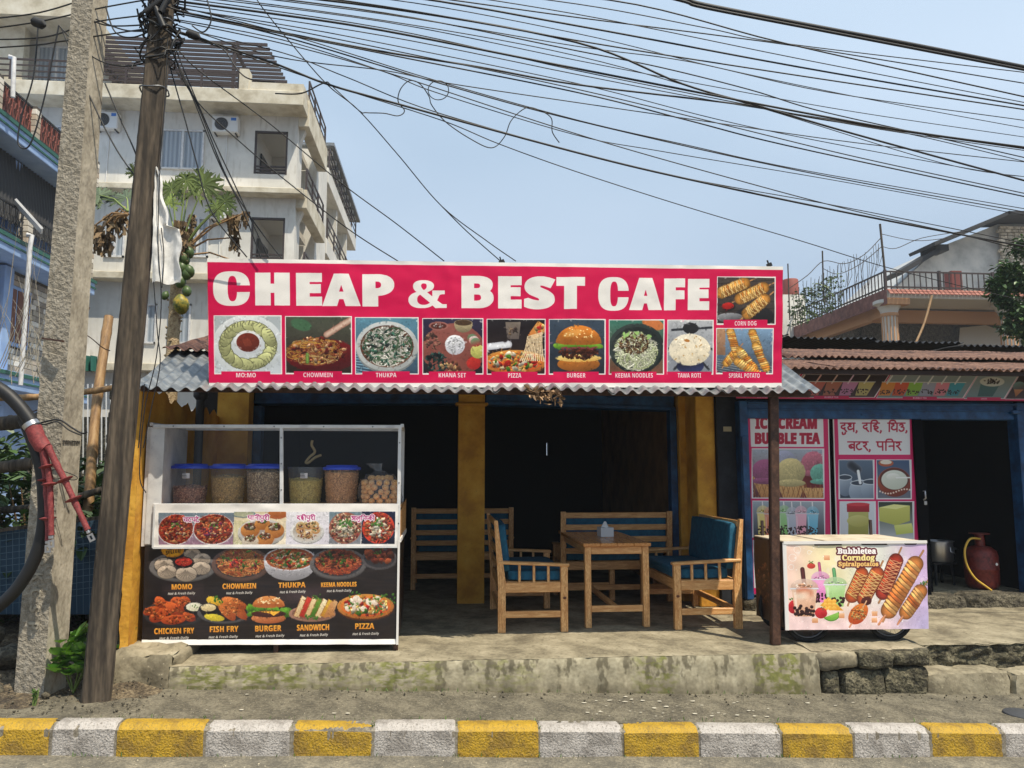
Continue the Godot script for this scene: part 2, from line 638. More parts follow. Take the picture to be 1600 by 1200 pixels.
	func noodles(u: float, v: float, rx: float, ry: float, cols: Array, n: int, wd: float) -> void:
		for i in n:
			var a := rr(0, TAU)
			var r := sqrt(rng.randf()) * 0.95
			var pos := Vector2(cos(a) * r, sin(a) * r)
			var dir := rr(0, TAU)
			var curl := rr(-1.1, 1.1)
			var pts := []
			for j in 9:
				if pos.length() > 1.0: break
				pts.append(Vector2(u + pos.x * rx, v + pos.y * ry))
				pos += Vector2(cos(dir), sin(dir)) * 0.13
				dir += curl * 0.45
			var c := pick(cols)
			if pts.size() > 1: line(pts, wd, c, c * 0.45)

	func chunks(u: float, v: float, rx: float, ry: float, cols: Array, n: int, size: float, flatness := 0.6) -> void:
		for i in n:
			var a := rr(0, TAU)
			var r := sqrt(rng.randf()) * 0.95
			var c := pick(cols)
			var s := size * rr(0.6, 1.25)
			el(u + cos(a) * r * rx, v + sin(a) * r * ry, s, s * rr(flatness * 0.6, flatness * 1.3), c * 1.15, c * 0.4, rr(0, TAU))

	func plate(u: float, v: float, rx: float, ry: float, rim: Color, inner: Color) -> void:
		el(u, v + ry * 0.08, rx, ry, rim * 0.6)
		el(u, v, rx, ry, rim, rim * 0.75)
		el(u, v, rx * 0.86, ry * 0.84, inner * 0.8, inner)

	func bowl(u: float, v: float, rx: float, ry: float, deep: float, col: Color, inner: Color) -> void:
		var pts := []
		for i in 21:
			var a := PI * i / 20.0
			pts.append(Vector2(u + rx * cos(a), v + deep * sin(a) ** 0.7))
		poly(pts, col, col * 0.6)
		el(u, v, rx, ry, col)
		el(u, v, rx * 0.93, ry * 0.9, inner)

	func momo(u: float, v: float, r: float, col: Color, flatness := 0.8, rot := 0.0) -> void:
		el(u, v, r * 1.06, r * flatness * 1.08, col * 0.45, null, rot)
		el(u, v, r, r * flatness, col * 1.1, col * 0.62, rot)
		for i in 9:
			var a := PI * (i + 0.5) / 9.0 + rot
			line(smooth([Vector2(u, v - r * 0.35), Vector2(u + cos(a) * r * 0.45, v - r * 0.1 + sin(a) * r * 0.25), Vector2(u + cos(a) * r * 0.86, v + sin(a) * r * flatness * 0.7)]), r * 0.08, col * 0.6, null, 0.6)
		el(u, v - r * 0.32, r * 0.16, r * 0.1, col * 0.65)

	func crescent(u: float, v: float, r: float, rot: float, col: Color) -> void:
		el(u, v, r * 1.05, r * 0.6, col * 0.4, null, rot)
		el(u, v, r, r * 0.54, col * 1.08, col * 0.68, rot)
		for i in 6:
			var t := -0.75 + i * 0.3
			var o := Vector2(u, v) + Vector2(t * r, -r * 0.1).rotated(rot)
			line([o, o + Vector2(0.06 * r, -r * 0.36).rotated(rot)], r * 0.1, col * 0.6)

	func burger(u: float, v: float, r: float) -> void:
		var bun := Color(0.78, 0.46, 0.16)
		el(u, v + r * 0.62, r * 0.88, r * 0.32, bun, bun * 0.55)
		el(u, v + r * 0.38, r * 0.95, r * 0.16, Color(0.93, 0.84, 0.55), Color(0.8, 0.62, 0.3))
		chunks(u, v + r * 0.16, r * 0.86, r * 0.26, [Color(0.32, 0.15, 0.09), Color(0.42, 0.2, 0.12), Color(0.25, 0.1, 0.07)], 110, r * 0.09)
		for i in 12:
			var x := -0.9 + i * 0.16
			el(u + x * r, v - r * 0.16 + absf(x) * r * 0.08, r * 0.17, r * 0.1, Color(0.5, 0.68, 0.2), Color(0.25, 0.42, 0.1), rr(-0.5, 0.5))
		for i in 8: line([Vector2(u - r * 0.7 + i * r * 0.18, v - r * 0.02), Vector2(u - r * 0.5 + i * r * 0.18, v + rr(-0.08, 0.06) * r)], r * 0.06, Color(0.5, 0.2, 0.25))
		var top := []
		for i in 21:
			var a := PI + PI * i / 20.0
			top.append(Vector2(u + cos(a) * r * 0.95, v - r * 0.22 + sin(a) * r * 0.72))
		poly(top, bun * 1.15, bun * 0.7)
		el(u, v - r * 0.24, r * 0.95, r * 0.1, bun * 0.75)
		el(u - r * 0.25, v - r * 0.62, r * 0.4, r * 0.14, Color(0.95, 0.72, 0.4), null, -0.25, 3.0, 0.5)
		for i in 26: el(u + rr(-0.6, 0.6) * r, v - rr(0.38, 0.82) * r, r * 0.035, r * 0.025, Color(0.96, 0.86, 0.62))

	func pizza(u: float, v: float, rx: float, ry: float) -> void:
		el(u, v + ry * 0.14, rx, ry, Color(0.3, 0.16, 0.08))
		el(u, v, rx, ry, Color(0.8, 0.55, 0.26), Color(0.6, 0.34, 0.13))
		el(u, v - ry * 0.04, rx * 0.88, ry * 0.84, Color(0.85, 0.52, 0.2), Color(0.75, 0.3, 0.12))
		chunks(u, v - ry * 0.04, rx * 0.84, ry * 0.8, [Color(0.95, 0.8, 0.45), Color(0.8, 0.22, 0.12), Color(0.88, 0.6, 0.25), Color(0.9, 0.84, 0.66)], 130, rx * 0.07)
		chunks(u, v - ry * 0.04, rx * 0.8, ry * 0.74, [Color(0.75, 0.14, 0.1), Color(0.28, 0.45, 0.12), Color(0.92, 0.88, 0.78)], 26, rx * 0.1)

	func stick_food(a: Vector2, b: Vector2, wd: float, cols: Array, turns: int, drizzle) -> void:
		var d := (b - a).normalized()
		line([a - d * wd * 0.8, b + d * wd * 1.0], wd * 0.13, Color(0.72, 0.52, 0.34), Color(0.5, 0.33, 0.2))
		line([a, b], wd * 1.04, cols[0] * 0.45)
		line([a, b], wd, cols[0], cols[0] * 0.55)
		var nrm := Vector2(-d.y, d.x)
		for i in turns:
			var t := (i + 0.5) / turns
			var o := a.lerp(b, t)
			var c: Color = cols[rng.randi() % cols.size()] * rr(0.9, 1.1)
			var bulge := wd * (0.54 if drizzle == null else 0.5)
			el(o.x, o.y + wd * 0.02, bulge, a.distance_to(b) / turns * 0.62, c * 0.5, null, nrm.angle() + 0.25)
			el(o.x, o.y, bulge * 0.98, a.distance_to(b) / turns * 0.46, c * 1.15, c * 0.72, nrm.angle() + 0.25)
		if drizzle != null:
			for i in turns:
				var o := a.lerp(b, (i + 0.5) / turns)
				var s := 1.0 if i % 2 == 0 else -1.0
				line(smooth([o - nrm * wd * 0.44, o + d * wd * 0.16 * s, o + nrm * wd * 0.44 + d * wd * 0.1]), wd * 0.06, drizzle, drizzle * 0.8, 0.8)

	func cup(u: float, v: float, wd: float, hg: float, col: Color, straw: Color, pearls := true, lid := Color(0.9, 0.9, 0.92)) -> void:
		line([Vector2(u - wd * 0.06, v - hg * 0.86), Vector2(u + wd * 0.02, v - hg * 0.3)], wd * 0.16, straw, straw * 0.6)
		el(u, v - hg * 0.34, wd * 0.5, hg * 0.24, lid.lerp(col, 0.45), col * 0.9, 0.0, 1.0, 0.8)
		chunks(u, v - hg * 0.34, wd * 0.36, hg * 0.1, [col * 1.1, Color(1, 1, 1).lerp(col, 0.4)], 24, wd * 0.07)
		poly([Vector2(u - wd * 0.46, v - hg * 0.3), Vector2(u + wd * 0.46, v - hg * 0.3), Vector2(u + wd * 0.35, v + hg * 0.5), Vector2(u - wd * 0.35, v + hg * 0.5)], col.lerp(Color.WHITE, 0.35), col)
		poly([Vector2(u - wd * 0.4, v - hg * 0.2), Vector2(u - wd * 0.3, v - hg * 0.2), Vector2(u - wd * 0.24, v + hg * 0.44), Vector2(u - wd * 0.32, v + hg * 0.44)], Color(1, 1, 1).lerp(col, 0.5))
		line([Vector2(u - wd * 0.5, v - hg * 0.3), Vector2(u + wd * 0.5, v - hg * 0.3)], wd * 0.06, lid, lid * 0.8)
		if pearls:
			for i in 26:
				var t := rr(0.18, 0.48)
				var x := rr(-1, 1) * wd * lerpf(0.42, 0.33, t * 2.0)
				el(u + x, v + hg * t, wd * 0.062, wd * 0.062, Color(0.3, 0.14, 0.14), Color(0.08, 0.03, 0.03))

	func leaf_bits(u: float, v: float, r: float, n: int) -> void:
		for i in n: el(u + rr(-1, 1) * r, v + rr(-0.6, 0.6) * r, minf(r * 0.3, 9.0), minf(r * 0.15, 5.0), Color(0.33, 0.52, 0.2), Color(0.15, 0.32, 0.08), rr(0, TAU))

	# the unevenness of a photograph: dabs that pick up the colour they lie on
	func mess(u0: float, v0: float, u1: float, v1: float, n: int, size: float) -> void:
		for i in n:
			var u := rr(u0, u1)
			var v := rr(v0, v1)
			var o := p(u + rr(-1, 1) * size, v + rr(-1, 1) * size)
			var c := im.get_pixel(clampi(int(o.x), 0, w - 1), clampi(int(o.y), 0, h - 1))
			el(u, v, size * rr(0.3, 1.3), size * rr(0.25, 0.7), c * rr(0.74, 1.22), null, rr(0, TAU), 1.5, 0.5)

	func grainy(amount: float) -> void:
		for y in h:
			for x in w:
				var c := im.get_pixel(x, y)
				im.set_pixel(x, y, c * (1.0 + rng.randf_range(-amount, amount)))

	func texture() -> ImageTexture: return ImageTexture.create_from_image(im)

# ---------------------------------------------------------------- the print on each board
func print_banner() -> Texture2D:
	var pink := g8(198, 10, 72)
	var b := Print.new(Vector2(328, 405), Vector2(1220, 418), Vector2(328, 603.5), Vector2(1220, 604), 2.1, pink, 5)
	var white := g8(226, 222, 218)
	b.rect(320, 398, 1230, 411, white); b.rect(320, 597, 1230, 610, white)
	b.poly([Vector2(320, 400), Vector2(1230, 400), Vector2(1230, 423.5), Vector2(320, 411)], white)
	for e in ["C 335.8 425.3 389.6 479.1", "H 397 427.3 448.5 478.6", "E 457.4 427.8 496.2 478.8", "A 497.2 429 552.8 479.4", "P 556.3 429.7 604.8 480", "& 626 439 684.6 482.6", "B 707 432.3 757 482.8", "E 763.6 433 800.5 483.2", "S 804 433.2 852.4 484.4", "T 854.5 434.2 899.9 484.1", "C 920.8 434.4 969.4 486.6", "A 971 435.5 1022 485.6", "F 1026 436.4 1060.2 486", "E 1064.5 437 1099.6 485.7"]:
		var f: PackedStringArray = e.split(" ")
		var wide: bool = f[0] in ["E", "F", "T"]
		if f[0] == "C": b.block_c(float(f[1]), float(f[2]), float(f[3]), float(f[4]), white, pink)
		else: b.big("Droid Serif Bold" if f[0] == "&" else "Droid Sans Bold", f[0], float(f[1]), float(f[2]), float(f[3]), float(f[4]), 1.4 if f[0] == "&" else (5.0 if wide else 6.2), 1.2 if f[0] == "&" else 3.4, white)
	var pics := [[335.8, 493.6, 435.9, 584], [440.8, 494.8, 540.5, 584], [545, 496.4, 641.5, 584.2], [647, 498, 741, 584.4], [746, 499, 838, 584.5], [843, 499.3, 933, 584.5], [938, 500, 1027, 584.5], [1031.5, 500.5, 1107, 584.5], [1111.6, 433.6, 1208.5, 508.6], [1111, 513.4, 1205.5, 584]]
	for i in 10:
		var r: Array = pics[i]
		b.rect(r[0], r[1], r[2], r[3], white)
		var x0: float = r[0] + 1.2
		var y0: float = r[1] + 1.2
		var x1: float = r[2] - 1.2
		var y1: float = r[3] - 1.2
		var cx := (x0 + x1) / 2
		var cy := (y0 + y1) / 2
		b.clip_to(x0, y0, x1, y1)
		match i:
			0:
				b.rect(x0, y0, x1, y1, g8(160, 168, 172), g8(190, 196, 202))
				b.el(cx, cy, 52, 46, g8(212, 216, 218), g8(180, 186, 190))
				for k in 14:
					var a := TAU * k / 14.0
					b.crescent(cx + cos(a) * 34, cy + 1 + sin(a) * 29, 15.5, a + PI / 2, g8(196, 198, 140))
				b.el(cx, cy - 4, 20.5, 18, g8(236, 236, 236), g8(180, 184, 190))
				b.el(cx, cy - 3.5, 17, 14.5, g8(120, 48, 34), g8(86, 34, 26))
				for k in 6: b.line([Vector2(cx - 8 + k * 2, cy - 8), Vector2(cx - 4 + k * 2, cy + 2)], 1.2, g8(150, 74, 52), null, 0.5)
			1:
				b.rect(x0, y0, x1, y1, g8(70, 74, 62), g8(40, 28, 24))
				b.el(cx - 26, y0 + 12, 16, 9, g8(60, 92, 66), null, 0.3, 3.0)
				b.line([Vector2(cx + 12, cy - 16), Vector2(x1, y0 + 4)], 10, g8(196, 168, 150), g8(120, 80, 66))
				b.el(cx + 4, cy + 16, 54, 26, g8(120, 26, 28), g8(60, 14, 18))
				b.noodles(cx - 6, cy + 10, 44, 22, [g8(206, 150, 66), g8(170, 100, 50), g8(150, 76, 50), g8(210, 170, 110)], 230, 1.5)
				b.chunks(cx + 2, cy + 8, 42, 22, [g8(130, 40, 30), g8(190, 120, 80), g8(214, 170, 130), g8(80, 20, 20)], 60, 3.6)
				b.line([Vector2(cx - 17, cy + 14), Vector2(cx - 17, cy + 26)], 5, g8(120, 150, 70), g8(60, 90, 40))
			2:
				b.rect(x0, y0, x1, y1, g8(86, 130, 150), g8(54, 72, 90))
				for k in 14: b.line([Vector2(x0, cy + k * 4.0), Vector2(x0 + 30, cy + k * 4.6)], 1.3, g8(130, 170, 190))
				b.plate(cx, cy + 1, 47, 39, g8(196, 200, 200), g8(98, 60, 44))
				b.noodles(cx, cy + 1, 39, 31, [g8(228, 224, 214), g8(200, 196, 184), g8(80, 110, 80)], 190, 2.0)
				b.chunks(cx, cy + 1, 38, 29, [g8(36, 74, 62), g8(60, 110, 90), g8(232, 230, 222), g8(40, 50, 48)], 90, 3.4, 0.4)
			3:
				b.rect(x0, y0, x1, y1, g8(44, 38, 64), g8(30, 24, 30))
				b.el(cx + 1, cy + 6, 49, 42, g8(140, 82, 74), g8(112, 60, 52))
				b.el(cx - 22, y0 + 11, 15, 7, g8(150, 96, 88)); b.el(cx - 22, y0 + 11, 12, 5, g8(80, 36, 30))
				b.chunks(cx - 22, y0 + 11, 9, 4, [g8(200, 190, 190), g8(120, 50, 40)], 12, 2)
				b.bowl(cx + 16, y0 + 6, 14, 5, 15, g8(176, 160, 124), g8(70, 52, 36))
				b.chunks(cx - 32, cy - 8, 13, 13, [g8(150, 110, 90), g8(90, 60, 54)], 40, 3)
				b.chunks(cx - 24, cy + 25, 18, 15, [g8(26, 58, 56), g8(44, 84, 78), g8(18, 36, 40)], 60, 4, 0.4)
				b.chunks(cx - 4, cy + 33, 15, 11, [g8(170, 126, 92), g8(200, 160, 110), g8(120, 70, 50)], 34, 4)
				b.el(cx + 32, cy + 26, 11, 10, g8(196, 54, 44), g8(140, 26, 28))
				b.el(cx + 38, cy + 8, 11, 11, g8(200, 196, 110), g8(150, 150, 76))
				for k in 3: b.el(cx + 30 + k * 2.5, cy - 12 + k * 3, 8, 7, g8(90, 150, 110) if k != 1 else g8(224, 220, 214), g8(150, 40, 40))
				b.el(cx + 3, cy - 2, 15.5, 15.5, g8(240, 240, 242), g8(176, 174, 184))
				b.chunks(cx + 3, cy - 2, 13, 13, [g8(235, 235, 238), g8(214, 214, 220)], 60, 1.6)
			4:
				b.rect(x0, y0, x1, y1, g8(26, 22, 28), g8(44, 26, 22))
				b.poly([Vector2(cx - 17, y0 + 4), Vector2(cx + 7, y0 + 4), Vector2(cx + 4, y0 + 30), Vector2(cx - 14, y0 + 30)], g8(120, 108, 98), g8(90, 80, 76))
				b.chunks(cx - 5, y0 + 18, 8, 6, [g8(150, 120, 90), g8(80, 64, 60)], 14, 2.5)
				b.line([Vector2(x0, y0 + 42), Vector2(cx - 12, y0 + 38)], 11, g8(220, 220, 226), g8(160, 160, 170))
				b.pizza(cx - 2, y1 - 18, 50, 19)
				b.poly([Vector2(cx + 18, y0 + 24), Vector2(cx + 34, y0 + 2), Vector2(x1, y0 + 8), Vector2(x1, y0 + 20), Vector2(cx + 30, y0 + 30)], g8(216, 150, 76), g8(190, 110, 50))
				b.chunks(cx + 36, y0 + 16, 9, 9, [g8(190, 40, 34), g8(230, 180, 110)], 12, 4)
				for k in 12: b.line(b.smooth([Vector2(cx + 18 + k * 2.0, y0 + 26 - k * 0.6), Vector2(cx + 14 + k * 2.4, cy + 4), Vector2(cx + 6 + k * 3.4, y1 - 20)]), 1.7, g8(238, 220, 186), g8(190, 150, 100))
			5:
				b.rect(x0, y0, x1, y1, g8(56, 70, 86), g8(34, 38, 48))
				b.burger(cx + 2, cy + 3, 38)
			6:
				b.rect(x0, y0, x1, y1, g8(56, 110, 96), g8(110, 66, 50))
				b.el(cx + 26, y0 + 6, 18, 9, g8(190, 110, 60), null, 0.3, 2.0)
				b.el(cx, cy + 2, 45, 40, g8(52, 62, 60), g8(22, 30, 30)); b.el(cx, cy + 3, 40, 35, g8(30, 36, 36), g8(46, 54, 52))
				b.noodles(cx - 1, cy + 6, 36, 30, [g8(222, 226, 190), g8(190, 200, 150), g8(236, 234, 214)], 200, 2.6)
				b.chunks(cx - 4, cy - 5, 25, 17, [g8(106, 72, 44), g8(70, 46, 30), g8(140, 100, 62)], 240, 1.8)
				for k in 9: b.el(cx + rng.randf_range(-24, 24), cy - 22 + k, 4, 1.8, g8(150, 190, 110), null, k * 0.7)
			7:
				b.rect(x0, y0, x1, y1, g8(170, 172, 176), g8(126, 130, 140))
				for k in [[-30.0, -26.0, 34.0, -30.0], [-34.0, 2.0, -10.0, -6.0], [36.0, 4.0, 12.0, -4.0], [-26.0, 34.0, -8.0, 16.0], [30.0, 34.0, 12.0, 16.0]]: b.line([Vector2(cx + k[0], cy + k[1]), Vector2(cx + k[2], cy + k[3])], 4, g8(40, 42, 48), g8(80, 82, 90))
				b.el(cx, y0 + 12, 13, 9, g8(30, 30, 34)); b.el(cx, y1 - 12, 22, 13, g8(26, 26, 34), g8(50, 60, 110))
				b.el(cx - 1, cy + 4, 33.5, 25.5, g8(214, 202, 176)); b.el(cx - 1, cy + 3, 33, 24.5, g8(236, 226, 206), g8(214, 200, 172))
				for k in 16: b.el(cx + rng.randf_range(-26, 26), cy + rng.randf_range(-16, 20), rng.randf_range(1, 2.6), 1, g8(186, 150, 96), null, k * 0.5)
				b.el(cx - 6, cy - 10, 5, 2.4, g8(170, 110, 50), null, 0.2)
			8:
				b.rect(x0, y0, x1, y1, g8(70, 60, 56), g8(52, 46, 44))
				for k in 6: b.line([Vector2(x0, y0 + 10 + k * 11.0), Vector2(x1, y0 + 4 + k * 11.0)], 1.2, g8(40, 34, 32))
				b.el(cx + 14, y1 - 12, 32, 17, g8(34, 34, 38), g8(22, 22, 26)); b.el(cx - 26, y1 - 10, 22, 8, g8(150, 152, 156), g8(60, 60, 64))
				for k in [[-42.0, -12.0, -4.0, -27.0], [-10.0, -3.0, 28.0, -20.0], [2.0, 20.0, 30.0, -2.0]]: b.stick_food(Vector2(cx + k[0], cy + k[1]), Vector2(cx + k[2], cy + k[3]), 19, [g8(206, 140, 60), g8(186, 112, 44), g8(224, 170, 90)], 12, g8(240, 206, 140))
				b.el(cx - 30, cy + 9, 12, 7.5, g8(60, 56, 58), g8(24, 22, 24)); b.el(cx - 30, cy + 8, 9.5, 5.5, g8(196, 40, 34), g8(140, 20, 22))
			9:
				b.rect(x0, y0, x1, y1, g8(120, 150, 180), g8(60, 66, 76))
				b.rect(x0, y0, x0 + 14, cy + 6, g8(170, 130, 100), g8(120, 90, 70))
				for k in 10: b.line([Vector2(x0, cy + 12 + k * 3.4), Vector2(x1, cy + 24 + k * 4.0)], 0.9, g8(140, 146, 150))
				for k in [[-30.0, 18.0, -12.0, -2.0], [-14.0, 2.0, -24.0, -30.0], [24.0, 0.0, 12.0, -28.0], [36.0, 26.0, 18.0, -8.0], [16.0, 26.0, -8.0, 0.0], [24.0, 36.0, -12.0, 16.0]]: b.stick_food(Vector2(cx + k[0], cy + k[1]), Vector2(cx + k[2], cy + k[3]), 13, [g8(232, 168, 74), g8(206, 126, 48), g8(246, 200, 120)], 11, null)
		b.mess(x0, y0, x1, y1, 420, 2.2)
		b.unclip()
	var labels := [["MO:MO", 382.3, 588.6, 30], ["CHOWMEIN", 489.2, 588.2, 45], ["THUKPA", 591.7, 588.5, 31.5], ["KHANA SET", 692.6, 588.6, 43], ["PIZZA", 789.3, 589, 21.5], ["BURGER", 886, 589, 30], ["KEEMA NOODLES", 978.5, 589, 61], ["TAWA ROTI", 1068, 589, 38.5], ["CORN DOG", 1159, 509.6, 36.5], ["SPIRAL POTATO", 1158, 589.2, 52]]
	for l in labels:
		var hw: float = maxf(l[3] / 2.0 + 5.0, 36.0)
		b.rect(l[1] - hw, l[2] - 9, l[1] + hw, l[2] + (3.0 if l[0] == "CORN DOG" else 2.5), pink)
		b.text(l[0], "Droid Sans Bold", l[1], l[2], 6.6, white, l[3])
	b.grainy(0.02)
	return b.texture()

func print_snacks() -> Texture2D:
	var b := Print.new(Vector2(82, 560), Vector2(1530, 556), Vector2(68, 828), Vector2(1526, 822), 0.64, g8(228, 222, 216), 6)
	var red := [g8(176, 60, 36), g8(206, 96, 50), g8(150, 40, 30), g8(222, 150, 96), g8(120, 40, 30)]
	var pics := [[103, 612, 303, 808], [303, 612, 545, 806], [545, 606, 853, 804], [853, 606, 1112, 804], [1112, 606, 1305, 803], [1307, 604, 1512, 801]]
	for i in 6:
		var r: Array = pics[i]
		b.clip_to(r[0], r[1], r[2], r[3])
		var cx: float = (r[0] + r[2]) / 2.0
		var cy: float = (r[1] + r[3]) / 2.0
		match i:
			0, 1:
				b.rect(r[0], r[1], r[2], r[3], g8(104, 120, 130), g8(150, 110, 130))
				b.el(cx, cy + 4, 104 if i == 0 else 120, 94, g8(200, 196, 196)); b.el(cx, cy + 2, 100 if i == 0 else 114, 90, g8(130, 44, 28))
				b.chunks(cx, cy, 96 if i == 0 else 110, 86, red, 420, 11)
				b.leaf_bits(cx, cy - 20, 26, 12); b.chunks(cx, cy, 70, 60, [g8(120, 40, 80), g8(226, 190, 150)], 24, 9)
			2:
				b.rect(r[0], r[1], r[2], r[3], g8(214, 196, 160), g8(226, 212, 190))
				for k in 12: b.line([Vector2(545 + k * 8, 660), Vector2(540 + k * 8, 810)], 3, g8(170, 170, 110))
				b.plate(600, 618, 70, 22, g8(120, 150, 160), g8(180, 180, 150)); b.el(800, 622, 60, 28, g8(196, 120, 60), g8(150, 74, 36))
				b.plate(706, 730, 138, 82, g8(206, 200, 194), g8(170, 156, 150))
				for k in [[640, 710, 56], [712, 672, 46], [784, 712, 58], [728, 766, 52], [640, 780, 50]]:
					var pale: bool = k[0] == 640 and k[1] == 780
					b.el(k[0], k[1] + 8, k[2], k[2] * 0.8, g8(216, 206, 190) if pale else g8(206, 142, 70), g8(170, 150, 130) if pale else g8(146, 84, 36))
					b.el(k[0], k[1] - 14, k[2] * 0.66, k[2] * 0.4, g8(86, 50, 30)); b.chunks(k[0], k[1] - 14, k[2] * 0.6, k[2] * 0.36, [g8(230, 214, 190), g8(90, 120, 50), g8(150, 90, 50), g8(120, 40, 30)], 34, 8)
			3:
				b.rect(r[0], r[1], r[2], r[3], g8(222, 218, 222), g8(206, 200, 210))
				b.plate(980, 726, 100, 70, g8(238, 234, 230), g8(200, 190, 180))
				for k in [[940, 716], [986, 690], [1030, 716], [985, 744], [940, 690], [1022, 686]]:
					b.el(k[0], k[1], 28, 25, g8(226, 196, 146), g8(160, 110, 64)); b.chunks(k[0], k[1] - 4, 18, 15, [g8(120, 40, 40), g8(240, 230, 214), g8(130, 130, 60)], 14, 7)
				b.chunks(980, 756, 60, 18, [g8(150, 80, 50), g8(200, 160, 110)], 30, 6)
			_:
				b.rect(r[0], r[1], r[2], r[3], g8(110, 130, 140) if i == 4 else g8(26, 32, 60), g8(120, 120, 126) if i == 4 else g8(20, 24, 44))
				b.el(cx, cy, 98, 96, g8(150, 90, 70) if i == 4 else g8(200, 60, 36))
				b.chunks(cx, cy, 92, 90, red if i == 5 else [g8(200, 170, 130), g8(160, 90, 70), g8(130, 40, 50), g8(226, 206, 170)], 300, 13, 0.4)
				b.chunks(cx, cy, 60, 60, [g8(236, 226, 206), g8(220, 200, 170)], 46, 17, 0.35); b.leaf_bits(cx, cy - 30, 40, 18)
		b.mess(r[0], r[1], r[2], r[3], 420, 6.0)
		b.unclip()
	var magenta := g8(170, 30, 110)
	for e in [["चटपटे", 248.0, 641.0, 28.0, 92.0], ["पानीपुरी", 625.0, 630.0, 25.0, 128.0], ["दहीपुरी", 917.0, 630.0, 25.0, 110.0], ["आलुिनMकी", 1245.0, 632.0, 26.0, 140.0]]: b.dev(e[0], e[1], e[2], e[3], e[4], 4.6, magenta, 3.6, g8(240, 236, 236))
	b.frame(98, 600, 1516, 808, 3, g8(236, 232, 228))
	b.grainy(0.03)
	return b.texture()

func hot_fresh(b: Print, x0: float, x1: float, y: float) -> void:
	b.text("Hot & Fresh Daily", "Droid Sans Bold", (x0 + x1) / 2, y, 14, g8(226, 220, 210), x1 - x0, true, 0.0, 0.0, Color.BLACK, -0.03, 0.22)
	b.line([Vector2(x0 - 20, y - 24), Vector2(x1 + 20, y - 28)], 1.0, g8(120, 84, 50), null, 0.5)

